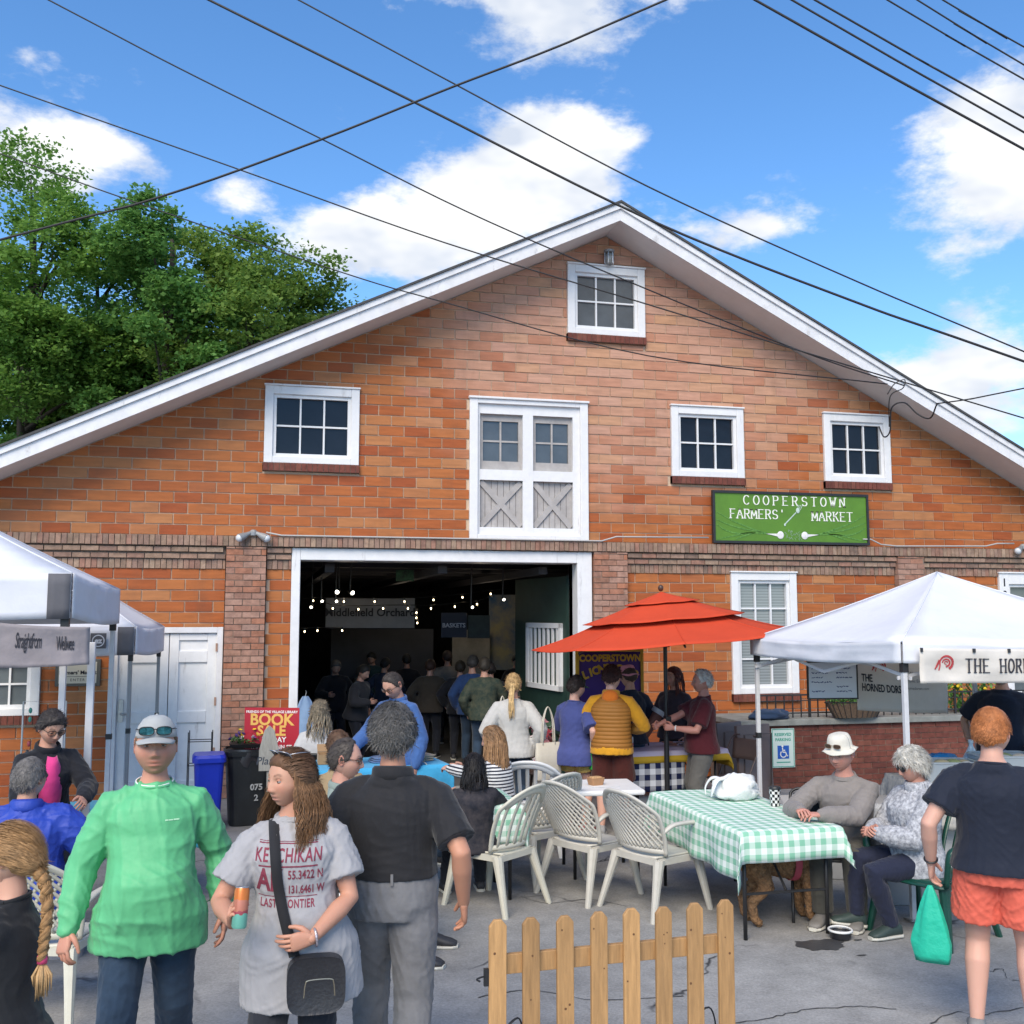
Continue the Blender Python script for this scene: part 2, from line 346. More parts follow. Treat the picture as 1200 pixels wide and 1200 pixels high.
# ================================================================== SETTING: ground
def asphalt():
    m = mat('asphalt', (.17, .172, .18), .9, spec=.3); nt, N, L, p = nodes_of(m)
    tc = N('ShaderNodeTexCoord')
    def noise(s, d=6, r=.6):
        n = N('ShaderNodeTexNoise'); n.inputs['Scale'].default_value = s; n.inputs['Detail'].default_value = d; n.inputs['Roughness'].default_value = r; L(tc.outputs['Object'], n.inputs[0]); return n
    big = noise(.45, 5); fine = noise(55, 3, .8); mid = noise(4, 6, .7)
    r1 = N('ShaderNodeValToRGB'); L(big.outputs[0], r1.inputs[0]); r1.color_ramp.elements[0].position = .3; r1.color_ramp.elements[1].position = .7
    r1.color_ramp.elements[0].color = (.215, .212, .208, 1); r1.color_ramp.elements[1].color = (.315, .31, .302, 1)
    hv = N('ShaderNodeHueSaturation'); L(r1.outputs[0], hv.inputs['Color'])
    a = N('ShaderNodeMath'); a.operation = 'ADD'; L(fine.outputs[0], a.inputs[0]); L(mid.outputs[0], a.inputs[1])
    mr = N('ShaderNodeMapRange'); mr.inputs[1].default_value = .75; mr.inputs[2].default_value = 1.25; mr.inputs[3].default_value = .72; mr.inputs[4].default_value = 1.28; L(a.outputs[0], mr.inputs[0]); L(mr.outputs[0], hv.inputs['Value'])
    # cracks: warped voronoi cell borders, broken up by noise
    wn = noise(1.3, 4); mx = N('ShaderNodeMix'); mx.data_type = 'VECTOR'; mx.inputs[0].default_value = .35; L(tc.outputs['Object'], mx.inputs[4]); L(wn.outputs['Color'], mx.inputs[5])
    vo = N('ShaderNodeTexVoronoi'); vo.feature = 'DISTANCE_TO_EDGE'; vo.inputs['Scale'].default_value = .95; L(mx.outputs[1], vo.inputs[0])
    cr = N('ShaderNodeMapRange'); cr.inputs[1].default_value = .002; cr.inputs[2].default_value = .010; cr.inputs[3].default_value = 1; cr.inputs[4].default_value = 0; L(vo.outputs[0], cr.inputs[0])
    br = N('ShaderNodeMapRange'); br.inputs[1].default_value = .52; br.inputs[2].default_value = .62; L(noise(.8, 3).outputs[0], br.inputs[0])
    ck = N('ShaderNodeMath'); ck.operation = 'MULTIPLY'; L(cr.outputs[0], ck.inputs[0]); L(br.outputs[0], ck.inputs[1])
    m2 = N('ShaderNodeMix'); m2.data_type = 'RGBA'; L(ck.outputs[0], m2.inputs[0]); L(hv.outputs[0], m2.inputs[6]); m2.inputs[7].default_value = (.045, .045, .048, 1)
    L(m2.outputs[2], p.inputs['Base Color'])
    sb = N('ShaderNodeMath'); sb.operation = 'SUBTRACT'; L(a.outputs[0], sb.inputs[0]); L(ck.outputs[0], sb.inputs[1])
    bn = N('ShaderNodeBump'); bn.inputs['Strength'].default_value = .5; bn.inputs['Distance'].default_value = .006; L(sb.outputs[0], bn.inputs['Height']); L(bn.outputs[0], p.inputs['Normal'])
    return m
g = MB(); g.add([(-400, -400, 0), (400, -400, 0), (400, 500, 0), (-400, 500, 0)], [(0, 1, 2, 3)])
struct(g.build('ground', asphalt()))

# ================================================================== BUILDING
PK = wp(710, 277); SL, SR = .482, .512
ZC = wp(300, 629).z                                   # top of the cornice
XL = PK.x - (PK.z - 3.05) / SL; XR = PK.x + (PK.z - 3.05) / SR
def roof_z(x): return PK.z - (SL * (PK.x - x) if x < PK.x else SR * (x - PK.x))
def rect(x0, y0, x1, y1):
    a = wp(x0, y0); b = wp(x1, y1); return [a.x, b.x, b.z, a.z]     # X0,X1,Z0,Z1
B_W1 = rect(311, 452, 420, 546); B_WT = rect(664, 310, 755, 397); B_W3 = rect(785, 479, 871, 563); B_W4 = rect(963, 490, 1043, 570)
for q in (B_W3, B_W4): q[2], q[3] = B_W1[2], B_W1[3]
B_HAY = rect(550, 467, 689, 634); B_HAY[2] = ZC + .01
B_LW = rect(855, 671, 935, 812); B_LL = rect(-42, 715, 46, 838); B_RD = [wp(1168, 672).x, wp(1168, 672).x + 1.25, .9, wp(1168, 672).z]
B_BIG = [wp(342, 645).x, wp(692, 646).x, 0, ZC - .135]
B_DOOR = [wp(131, 735).x, wp(262, 735).x, .12, wp(200, 735).z]
P1 = (wp(265, 640).x, wp(313, 640).x); P2 = (wp(693, 650).x, wp(733, 650).x); P3 = (wp(1047, 660).x, wp(1079, 660).x)
SILL = .105
hall = thing('market_hall', 'orange block market hall with white gable trim and a wide open doorway', 'building', (PK.x, 0, 0), world=True)
def brick_mat(name, src):
    m = mat(name, (.4, .15, .06), .55, spec=.22, bump=.35, bs=16, bd=.004, stretch=(1, 1, 7)); nt, N, L, p = nodes_of(m)
    if src == 'obj': r = N('ShaderNodeObjectInfo').outputs['Random']
    else: r = N('ShaderNodeNewGeometry').outputs['Random Per Island']
    rp = N('ShaderNodeValToRGB'); L(r, rp.inputs[0]); cr = rp.color_ramp
    for pos, c in ((0, (.30, .072, .024)), (.16, (.345, .096, .028)), (.42, (.38, .116, .034)), (.64, (.395, .136, .042)), (.82, (.405, .18, .076)), (1, (.33, .09, .03))):
        e = cr.elements[0] if pos == 0 else (cr.elements[-1] if pos == 1 else cr.elements.new(pos)); e.position = pos; e.color = (*c, 1)
    rp2 = N('ShaderNodeValToRGB'); L(r, rp2.inputs[0]); cr = rp2.color_ramp          # sky sheen painted as a paler, pinker ramp high up and to the right
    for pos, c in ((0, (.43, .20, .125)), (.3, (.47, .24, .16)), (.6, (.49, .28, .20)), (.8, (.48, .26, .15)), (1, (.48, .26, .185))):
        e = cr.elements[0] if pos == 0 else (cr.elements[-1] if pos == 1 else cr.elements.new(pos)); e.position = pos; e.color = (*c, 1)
    geo = N('ShaderNodeNewGeometry'); sep = N('ShaderNodeSeparateXYZ'); L(geo.outputs['Position'], sep.inputs[0])
    def M(op, a, b):
        n = N('ShaderNodeMath'); n.operation = op
        for i, x in enumerate((a, b)):
            if isinstance(x, (int, float)): n.inputs[i].default_value = x
            else: L(x, n.inputs[i])
        return n.outputs[0]
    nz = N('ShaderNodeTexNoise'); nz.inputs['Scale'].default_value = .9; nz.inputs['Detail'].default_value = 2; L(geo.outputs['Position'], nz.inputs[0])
    # painted sheen mask: a blob round the gable top and the middle right
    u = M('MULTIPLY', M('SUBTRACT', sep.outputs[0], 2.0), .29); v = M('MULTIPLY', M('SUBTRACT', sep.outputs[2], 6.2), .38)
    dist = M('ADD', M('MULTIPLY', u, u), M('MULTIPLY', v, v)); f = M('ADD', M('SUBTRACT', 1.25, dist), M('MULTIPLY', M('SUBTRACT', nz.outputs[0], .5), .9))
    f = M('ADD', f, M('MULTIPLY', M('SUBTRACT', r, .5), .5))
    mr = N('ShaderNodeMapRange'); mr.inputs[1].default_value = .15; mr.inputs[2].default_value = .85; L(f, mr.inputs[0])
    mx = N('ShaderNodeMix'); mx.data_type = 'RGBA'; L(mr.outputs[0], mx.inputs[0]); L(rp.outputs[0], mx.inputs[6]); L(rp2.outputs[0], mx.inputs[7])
    tc = N('ShaderNodeTexCoord'); mp = N('ShaderNodeMapping'); mp.inputs['Scale'].default_value = (3, 3, 26); L(geo.outputs['Position'], mp.inputs[0])
    n2 = N('ShaderNodeTexNoise'); n2.inputs['Scale'].default_value = 1.0; n2.inputs['Detail'].default_value = 4; L(mp.outputs[0], n2.inputs[0])
    mr2 = N('ShaderNodeMapRange'); mr2.inputs[1].default_value = .3; mr2.inputs[2].default_value = .7; mr2.inputs[3].default_value = .84; mr2.inputs[4].default_value = 1.14; L(n2.outputs[0], mr2.inputs[0])
    hv = N('ShaderNodeHueSaturation'); L(mx.outputs[2], hv.inputs['Color']); L(mr2.outputs[0], hv.inputs['Value']); L(hv.outputs[0], p.inputs['Base Color'])
    return m
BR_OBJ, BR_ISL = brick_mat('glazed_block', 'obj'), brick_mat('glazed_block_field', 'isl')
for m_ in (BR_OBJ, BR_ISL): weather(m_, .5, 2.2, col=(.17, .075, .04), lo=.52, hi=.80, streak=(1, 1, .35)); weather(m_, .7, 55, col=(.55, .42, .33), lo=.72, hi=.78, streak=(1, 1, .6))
def small_brick(name, cols):
    m = mat(name, cols[0], .8, spec=.25, bump=.5, bs=45, bd=.006); nt, N, L, p = nodes_of(m)
    rp = N('ShaderNodeValToRGB'); L(N('ShaderNodeNewGeometry').outputs['Random Per Island'], rp.inputs[0]); cr = rp.color_ramp
    for i, c in enumerate(cols):
        pos = i / (len(cols) - 1); e = cr.elements[0] if i == 0 else (cr.elements[-1] if i == len(cols) - 1 else cr.elements.new(pos)); e.position = pos; e.color = (*c, 1)
    geo = N('ShaderNodeNewGeometry'); nz = N('ShaderNodeTexNoise'); nz.inputs['Scale'].default_value = 14; nz.inputs['Detail'].default_value = 4; L(geo.outputs['Position'], nz.inputs[0])
    mr = N('ShaderNodeMapRange'); mr.inputs[1].default_value = .3; mr.inputs[2].default_value = .7; mr.inputs[3].default_value = .75; mr.inputs[4].default_value = 1.2; L(nz.outputs[0], mr.inputs[0])
    hv = N('ShaderNodeHueSaturation'); L(rp.outputs[0], hv.inputs['Color']); L(mr.outputs[0], hv.inputs['Value']); L(hv.outputs[0], p.inputs['Base Color']); return m
PILB = small_brick('pilaster_brick', [(.28, .145, .10), (.33, .185, .135), (.36, .215, .165), (.29, .155, .115), (.35, .15, .09), (.32, .205, .165)])
CORB = small_brick('cornice_brick', [(.22, .15, .11), (.30, .20, .145), (.26, .165, .13), (.33, .235, .17), (.29, .155, .115), (.20, .14, .11)])
REDB = small_brick('dark_red_brick', [(.14, .045, .034), (.17, .055, .04), (.12, .04, .032), (.19, .07, .05)])
MORT = mat('mortar', (.55, .41, .30), .9, var=.15, vs=3); MORT2 = mat('grey_mortar', (.19, .14, .11), .95, var=.2, vs=20)
def clip(poly, a, b, c):                              # keep a*x+b*z<=c
    out = []
    for i in range(len(poly)):
        p, q = poly[i], poly[(i + 1) % len(poly)]; fp = a * p[0] + b * p[1] - c; fq = a * q[0] + b * q[1] - c
        if fp <= 0: out.append(p)
        if (fp < 0) != (fq < 0) and abs(fp - fq) > 1e-9: t = fp / (fp - fq); out.append((p[0] + (q[0] - p[0]) * t, p[1] + (q[1] - p[1]) * t))
    return out
def roofclip(poly, off=0.0):
    p = clip(poly, -SL, 1, PK.z - SL * PK.x - off)
    return clip(p, SR, 1, PK.z + SR * PK.x - off) if len(p) > 2 else p
HOLES = [B_W1, B_WT, B_W3, B_W4, B_HAY, B_LW, B_LL, B_RD, B_BIG, B_DOOR] + [[P1[0], P1[1], 0, ZC], [P2[0], P2[1], 0, ZC], [P3[0], P3[1], 0, ZC]]
for q in (B_W1, B_WT, B_W3, B_W4, B_LW, B_LL): HOLES.append([q[0] - .01, q[1] + .01, q[2] - SILL, q[2]])
BW, BH, JT = .3325, .1335, .0145
def minus(rects, h):
    out = []
    for x0, x1, z0, z1 in rects:
        if h[1] <= x0 or h[0] >= x1 or h[3] <= z0 or h[2] >= z1: out.append((x0, x1, z0, z1)); continue
        if h[0] > x0: out.append((x0, h[0], z0, z1))
        if h[1] < x1: out.append((h[1], x1, z0, z1))
        a, b = max(x0, h[0]), min(x1, h[1])
        if h[2] > z0: out.append((a, b, z0, h[2]))
        if h[3] < z1: out.append((a, b, h[3], z1))
    return out
bricks = []; mort = MB()
def courses(zb, zt, zstart):
    row = 0; z = zstart
    while z < zt:
        z0, z1 = max(z, zb), min(z + BH, zt)
        if z1 - z0 > .03:
            hs = [h for h in HOLES if h[2] < z1 and h[3] > z0]; rs = [(XL, XR, z0, z1)]
            for h in hs: rs = minus(rs, h)
            for x0, x1, za, zc in rs:
                mp_ = roofclip([(x0, za), (x1, za), (x1, zc), (x0, zc)])
                if len(mp_) > 2: mort.prism(mp_, .002, .16)
            off = (row % 2) * BW / 2 + XL - BW; k = 0
            while off + k * BW < XR:
                x0 = max(off + k * BW + JT / 2, XL); x1 = min(off + (k + 1) * BW - JT / 2, XR); k += 1
                if x1 - x0 < .03: continue
                rs = [(x0, x1, z0 + JT / 2, z1 - JT / 2)]
                for h in hs: rs = minus(rs, (h[0] - .004, h[1] + .004, h[2] - .003, h[3] + .003))
                for a, b, za, zc in rs:
                    if b - a < .022 or zc - za < .018: continue
                    pl = roofclip([(a, za), (b, za), (b, zc), (a, zc)], .012)
                    if len(pl) > 2 and (max(p[0] for p in pl) - min(p[0] for p in pl)) > .03: bricks.append(pl)
        z += BH; row += 1
courses(ZC + .004, PK.z, ZC + .004)
courses(.0, ZC - .40, ZC - .40 - 24 * BH)
mort.build('mortar_wall', MORT, hall)
def occluded(x, y): return y > 700 or (x < 205 and y > 615 + .55 * x) or x < 2 or x > 1198 or (640 < x < 930 and y > 690) or (829 < x < 1012 and 573 < y < 640)
scored = []
for pl in bricks:
    px = [proj((a, 0, b)) for a, b in pl]; cx = sum(p[0] for p in px) / len(px); cy = sum(p[1] for p in px) / len(px)
    ar = abs(sum(px[i][0] * px[(i + 1) % len(px)][1] - px[(i + 1) % len(px)][0] * px[i][1] for i in range(len(px)))) / 2
    scored.append((0 if occluded(cx, cy) else ar, pl))
scored.sort(key=lambda t: -t[0])
full = None; fieldm = MB()
for i, (ar, pl) in enumerate(scored):
    dy = random.uniform(-.0025, .0025)
    if i < 298:
        w = max(p[0] for p in pl) - min(p[0] for p in pl); cx = sum(p[0] for p in pl) / len(pl); cz = sum(p[1] for p in pl) / len(pl)
        if len(pl) == 4 and abs(w - (BW - JT)) < .002 and abs(max(p[1] for p in pl) - min(p[1] for p in pl) - (BH - JT)) < .002:
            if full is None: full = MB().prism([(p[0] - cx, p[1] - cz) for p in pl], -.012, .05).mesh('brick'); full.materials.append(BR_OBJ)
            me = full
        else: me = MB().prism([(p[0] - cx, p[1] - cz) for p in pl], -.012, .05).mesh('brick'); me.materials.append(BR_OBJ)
        o = bpy.data.objects.new('brick', me); COL.objects.link(o); o.parent = hall; o.location = (cx - PK.x, dy, cz)
    else: fieldm.prism(pl, -.012 + dy, .05)
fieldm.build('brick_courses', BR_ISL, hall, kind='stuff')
# cornice of small bricks
cor = MB()
def solder(x0, x1, z0, z1, y, w=.066, j=.008):
    x = x0
    while x < x1 - .02: cor.bb(x + j / 2, min(x + w, x1) - j / 2, y + random.uniform(-.006, .006), .12, z0 + random.uniform(0, .004), z1 - random.uniform(0, .004)); x += w
def stretch_row(mb, x0, x1, z0, z1, y, w=.205, j=.01, off=0.0, jit=.005):
    x = x0 - off
    while x < x1 - .02:
        a, b = max(x, x0) + j / 2, min(x + w, x1) - j / 2
        if b - a > .02: mb.bb(a, b, y + random.uniform(-jit, jit), .12, z0 + j / 2, z1 - j / 2)
        x += w
solder(XL, XR, ZC - .125, ZC, -.115)
segs = [(XL, P1[0]), (P1[1], B_BIG[0] - .002), (P2[1], P3[0]), (P3[1], XR)]
for a, b in segs:
    stretch_row(cor, a, b, ZC - .205, ZC - .14, -.085); stretch_row(cor, a, b, ZC - .285, ZC - .22, -.06, off=.1); solder(a, b, ZC - .405, ZC - .29, -.03)
cor.build('cornice_bricks', CORB, hall, kind='stuff')
cb = MB(); cb.bb(XL, XR, -.09, .12, ZC - .13, ZC - .004)
for a, b in segs: cb.bb(a, b, -.04, .11, ZC - .288, ZC - .131); cb.bb(a, b, -.012, .11, ZC - .405, ZC - .2885)
cb.build('cornice_mortar', MORT2, hall)
for px in (P1, P2, P3):                              # pilasters
    mb = MB(); z = 0.0; r = 0
    while z < ZC - .13:
        stretch_row(mb, px[0] + .004, px[1] - .004, z, min(z + .077, ZC - .13), -.10, off=.1 if r % 2 else 0, w=.21, jit=.008); z += .077; r += 1
    mb.build('pilaster_bricks', PILB, hall, kind='stuff'); MB().bb(px[0] + .01, px[1] - .01, -.09, .12, 0, ZC - .131).build('pilaster_core', MORT2, hall)
# roof, soffits, fascias
OV = .60; DEEP = 20.0
SHING = mat('roof_shingle', (.06, .06, .062), .9, var=.3, vs=30, bump=.5, bs=60)
def slope_pts(side, off):                             # eave and ridge points of the line `off` above the wall line
    x = XL - .5 if side < 0 else XR + .5; s = SL if side < 0 else SR
    return (x, PK.z - s * abs(x - PK.x) + off), (PK.x, PK.z + off)
TH = .235
rm = MB()
for sd_ in (-1, 1):
    (xe, ze), (xp, zpk) = slope_pts(sd_, TH)
    poly = [(xe, ze), (xp, zpk), (xp, zpk + .03), (xe, ze + .03)]
    if sd_ > 0: poly = poly[::-1]
    rm.prism(poly, -OV - .05, DEEP)
roof = rm.build('roof', SHING, hall)
for sd_ in (-1, 1):
    a = slope_pts(sd_, 0); b = slope_pts(sd_, .155); c = slope_pts(sd_, TH - .002)
    f1 = MB(); pl = [a[0], a[1], b[1], b[0]]; f1.prism(pl if sd_ < 0 else pl[::-1], -OV, -OV + .03); f1.build('fascia_board', TRIM, hall)
    f2 = MB(); pl = [slope_pts(sd_, .157)[0], slope_pts(sd_, .157)[1], c[1], c[0]]; f2.prism(pl if sd_ < 0 else pl[::-1], -OV - .028, -OV + .03); f2.build('crown_board', TRIM, hall)
    s = slope_pts(sd_, .004); t = slope_pts(sd_, .022); sm = MB(); pl = [s[0], s[1], t[1], t[0]]; sm.prism(pl if sd_ < 0 else pl[::-1], -OV + .031, .16); sm.build('soffit', mat('soffit_paint', (.68, .67, .66), .6, var=.06, vs=3), hall)
sw = MB(); sw.bb(XL + .02, XL + .25, .17, DEEP, 0, 3.2); sw.bb(XR - .25, XR - .02, .17, DEEP, 0, 3.2); sw.bb(XL, XR, DEEP - .3, DEEP, 0, 3.2); sw.build('side_walls', mat('far_brick', (.3, .14, .08), .8), hall)

def window(q, cols, rows, pane, fr=.105, sill=True, blinds=False, dh=False, name='window'):
    x0, x1, z0, z1 = q; mb = MB(); T = .055
    for a in ((x0, x0 + fr, z0, z1), (x1 - fr, x1, z0, z1)): mb.bb(a[0], a[1], -T, .1, a[2], a[3])
    mb.bb(x0 + fr, x1 - fr, -T + .003, .1, z1 - fr, z1 - .001); mb.bb(x0 + fr, x1 - fr, -T + .003, .1, z0 + .001, z0 + fr * .8)
    mb.bb(x0 - .012, x1 + .012, -T - .02, .02, z1 - .001, z1 + .022)
    w = mb.build(name, WHITE, hall, bevel=.006)
    ix0, ix1, iz0, iz1 = x0 + fr, x1 - fr, z0 + fr * .8, z1 - fr
    s = MB(); e = .042
    s.bb(ix0, ix0 + e, -.02, .09, iz0, iz1); s.bb(ix1 - e, ix1, -.02, .09, iz0, iz1); s.bb(ix0 + e, ix1 - e, -.017, .09, iz1 - e, iz1); s.bb(ix0 + e, ix1 - e, -.017, .09, iz0, iz0 + e)
    if dh: zm = (iz0 + iz1) / 2; s.bb(ix0 + e, ix1 - e, -.015, .08, zm - .03, zm + .03)
    s.build('sash', WHITE, w).location = (0, 0, 0)
    gx0, gx1, gz0, gz1 = ix0 + e, ix1 - e, iz0 + e, iz1 - e
    dx = (gx1 - gx0) / cols; dz = (gz1 - gz0) / rows; mu = MB(); t = .011
    for i in range(1, cols): mu.bb(gx0 + i * dx - t, gx0 + i * dx + t, .0, .05, gz0, gz1)
    for j in range(1, rows):
        if dh and j * 2 == rows: continue
        mu.bb(gx0, gx1, .003, .047, gz0 + j * dz - t, gz0 + j * dz + t)
    mu.build('muntin', WHITE, w)
    for i in range(cols):
        for j in range(rows):
            a = random.uniform(-.004, .004); b = random.uniform(-.004, .004); X0, X1, Z0, Z1 = gx0 + i * dx, gx0 + (i + 1) * dx, gz0 + j * dz, gz0 + (j + 1) * dz
            MB().add([(X0, .03 + a, Z0), (X1, .03 + b, Z0), (X1, .034 + b, Z1), (X0, .034 + a, Z1)], [(0, 1, 2, 3)]).build('pane', pane, w)
    if blinds:
        bm_ = MB(); zz = gz0 + (gz1 - gz0) * (blinds if blinds < 1 else 0)
        while zz < gz1: bm_.bb(gx0, gx1, .05, .062, zz, zz + .032); zz += .042
        bm_.build('blind', mat('blind', (.45, .46, .46), .6), w)
    if sill:
        sm = MB(); x = x0 - .01
        while x < x1: sm.bb(x + .004, min(x + .068, x1 + .01) - .004, -.07 + random.uniform(-.003, .003), .1, z0 - SILL + .004, z0 - .003); x += .068
        sm.build('brick_sill', REDB, w)
        MB().bb(x0 - .006, x1 + .006, -.06, .09, z0 - SILL + .002, z0 - .006).build('sill_mortar', MORT2, w)
    return w
CLEARISH = mat('window_glass', (.10, .12, .13), .05, spec=.7, var=.2, vs=2)
window(B_W1, 3, 2, DARKPANE); window(B_WT, 3, 2, GREYPANE); window(B_W3, 3, 2, DARKPANE); window(B_W4, 3, 2, DARKPANE)
BLINDPANE = mat('window_glass_blinds', (.22, .25, .26), .12, spec=.6, var=.06, vs=2)
m_ = BLINDPANE; nt, N, L, p = nodes_of(m_); gg = N('ShaderNodeNewGeometry'); sp = N('ShaderNodeSeparateXYZ'); L(gg.outputs['Position'], sp.inputs[0])
mm = N('ShaderNodeMath'); mm.operation = 'PINGPONG'; mm.inputs[1].default_value = .02; L(sp.outputs[2], mm.inputs[0]); mr = N('ShaderNodeMapRange'); mr.inputs[1].default_value = 0; mr.inputs[2].default_value = .02; L(mm.outputs[0], mr.inputs[0])
mx = N('ShaderNodeMix'); mx.data_type = 'RGBA'; mx.inputs[6].default_value = (.15, .17, .18, 1); mx.inputs[7].default_value = (.27, .30, .31, 1); L(mr.outputs[0], mx.inputs[0]); L(mx.outputs[2], p.inputs['Base Color'])
window(B_LW, 3, 4, BLINDPANE, dh=True); window(B_LL, 3, 4, CLEARISH, dh=True)
# entrance beside the right tent
w = window(B_RD, 1, 2, CLEARISH, fr=.16, sill=False, name='porch_window')
t = text_mb('1', .16, bold=.004, M=facing((B_RD[0] + .08, -.058, B_RD[3] - .14))); text_mb('0', .16, bold=.004, M=facing((B_RD[0] + .08, -.058, B_RD[3] - .32)), mb=t); t.build('house_number', BLACK, w)
# hay door
x0, x1, z0, z1 = B_HAY; mb = MB(); fr = .11; T = .05
mb.bb(x0, x0 + fr, -T, .16, z0, z1); mb.bb(x1 - fr, x1, -T, .16, z0, z1); mb.bb(x0 + fr, x1 - fr, -T + .003, .16, z1 - .06, z1); mb.bb(x0 + fr, x1 - fr, -T + .003, .16, z0, z0 + .07)
mb.bb(x0 - .015, x1 + .015, -T - .025, .02, z1, z1 + .03)
hay = mb.build('hay_door', WHITE, hall, bevel=.006)
mb = MB(); a0, a1, c0, c1 = x0 + fr, x1 - fr, z0 + .07, z1 - .06; xm = (a0 + a1) / 2 + .0; zm = c0 + (c1 - c0) * .445
st = .035; md_ = .085
mb.bb(a0, a0 + st, -.005, .12, c0, c1); mb.bb(a1 - st - .06, a1, -.005, .12, c0, c1); mb.bb(xm - md_, xm + md_ - .03, -.005, .12, c0, c1)
for u0, u1 in ((a0 + st, xm - md_), (xm + md_ - .03, a1 - st - .06)):
    mb.bb(u0, u1, -.002, .12, c1 - .13, c1); mb.bb(u0, u1, -.002, .12, zm - .05, zm + .09); mb.bb(u0, u1, -.002, .12, c0, c0 + .10)
mb.build('door_rails', WHITE, hay)
for u0, u1 in ((a0 + st, xm - md_), (xm + md_ - .03, a1 - st - .06)):
    lz0, lz1 = c0 + .10, zm - .05; uz0, uz1 = zm + .09, c1 - .13
    n = 7; pw = (u1 - u0) / n
    for i in range(n): MB().bb(u0 + i * pw + .003, u0 + (i + 1) * pw - .003, .06, .09, lz0, lz1).build('board', GREYTRIM, hay)
    MB().bar((u0 + .02, .05, lz0 + .02), (u1 - .02, .05, lz1 - .02), .03, .075, up=(1, 0, -1)).build('brace', GREYTRIM, hay)
    MB().bar((u0 + .02, .046, lz1 - .02), (u1 - .02, .046, lz0 + .02), .03, .075, up=(1, 0, 1)).build('brace', GREYTRIM, hay)
    f = MB(); e = .05; f.bb(u0, u0 + e, .05, .1, uz0, uz1); f.bb(u1 - e, u1, .05, .1, uz0, uz1); f.bb(u0 + e, u1 - e, .052, .1, uz1 - .09, uz1); f.bb(u0 + e, u1 - e, .052, .1, uz0, uz0 + .12)
    xm2 = (u0 + u1) / 2; zz = (uz0 + .12 + uz1 - .09) / 2; f.bb(xm2 - .012, xm2 + .012, .06, .09, uz0 + .12, uz1 - .09); f.bb(u0 + e, u1 - e, .063, .087, zz - .012, zz + .012); f.build('sash', GREYTRIM, hay)
    for (q0, q1) in ((u0 + e, xm2), (xm2, u1 - e)):
        for (r0, r1) in ((uz0 + .12, zz), (zz, uz1 - .09)): MB().add([(q0, .078, r0), (q1, .078, r0), (q1, .079, r1), (q0, .079, r1)], [(0, 1, 2, 3)]).build('pane', GREYPANE, hay)
# big doorway frame
mb = MB(); x0, x1, z0, z1 = B_BIG; fi = wp(352, 659).x - x0; fj = x1 - wp(675, 660).x
mb.bb(x0, x0 + fi, -.06, .34, 0, z1); mb.bb(x1 - fj, x1, -.06, .34, 0, z1); mb.bb(x0 + fi, x1 - fj, -.057, .34, z1 - .15, z1 - .001)
mb.build('doorway_frame', WHITE, hall, bevel=.008)
OX0, OX1 = x0 + fi, x1 - fj
# white double door at the left, leaf left wider open panel look
x0, x1, z0, z1 = B_DOOR
mb = MB(); mb.bb(x0, x0 + .09, -.05, .12, 0, z1); mb.bb(x1 - .07, x1, -.05, .12, 0, z1); mb.bb(x0 + .09, x1 - .07, -.047, .12, z1 - .07, z1 - .001); dd = mb.build('double_door', TRIM, hall, bevel=.005)
xm = (x0 + x1) / 2 + .02
for (u0, u1) in ((x0 + .09, xm - .004), (xm + .004, x1 - .07)):
    lf = MB(); y0, y1 = -.012, .05; sw_ = .11; zz = [0.02, .22, .92, 1.04, 1.55, 1.65, z1 - .20, z1 - .072]
    lf.bb(u0, u0 + sw_, y0, y1, .02, z1 - .072); lf.bb(u1 - sw_, u1, y0, y1, .02, z1 - .072)
    for a, b in ((.02, .22), (.9, 1.04), (1.62, 1.76), (z1 - .16, z1 - .073)): lf.bb(u0 + sw_, u1 - sw_, y0 + .001, y1, a, b)
    leaf = lf.build('door_leaf', WHITE, dd, bevel=.006)
    MB().bb(u0 + sw_, u1 - sw_, .012, .04, .2, z1 - .1).build('door_panels', WHITE, dd)
hd = MB(); hd.bb(x0 + .115, x0 + .165, -.035, -.013, .93, 1.19); hd.tube([(x0 + .14, -.03, 1.02), (x0 + .14, -.075, 1.02), (x0 + .24, -.08, 1.02)], .011, 8); hd.build('door_handle', STEEL, dd)
for zz in (.5, 1.1, 1.75): MB().bb(x1 - .085, x1 - .06, -.058, -.03, zz, zz + .1).build('hinge', mat('rusty_hinge', (.36, .22, .16), .7, var=.3), dd)
# floodlights, gable lamp, conduit
def flood(x, z, flip=1):
    rt = thing('floodlight', 'twin grey floodlight on the cornice above the left pilaster' if x < 0 else 'grey floodlight on the cornice at the far right edge', 'lamp', (x, -.12, z), group='cornice floodlights')
    b = MB(); b.lathe([(.02, 0), (.045, .005), (.05, .05), (.03, .075), (.012, .08)], 14, cap=True); b.build('junction_box', mat('grey_cast_metal', (.30, .31, .32), .55, metal=.4, var=.2), rt)
    for s in (-1, 1):
        h = MB(); d = Vector((s * .8, -.45, -.45)).normalized(); p = Vector((s * .03, -.01, .04))
        h.tube([p, p + d * .06, p + d * .10, p + d * .17], [.022, .03, .042, .055], 14); h.build('lamp_head', _mats['grey_cast_metal'], rt, smooth=True, auto=40)
        e = MB(); e.ell(p + d * .165, (.05, .05, .05), 12, 8); e.build('lens', mat('lamp_lens', (.55, .58, .62), .15, spec=.7), rt, smooth=True)
flood(wp(297, 628).x, ZC); flood(wp(1192, 640).x, ZC)
mb = MB(); lx = wp(711, 300).x; lz = wp(711, 312).z
ga = thing('gable_lamp', 'small caged lamp above the top gable window', 'lamp', (lx, -.02, lz))
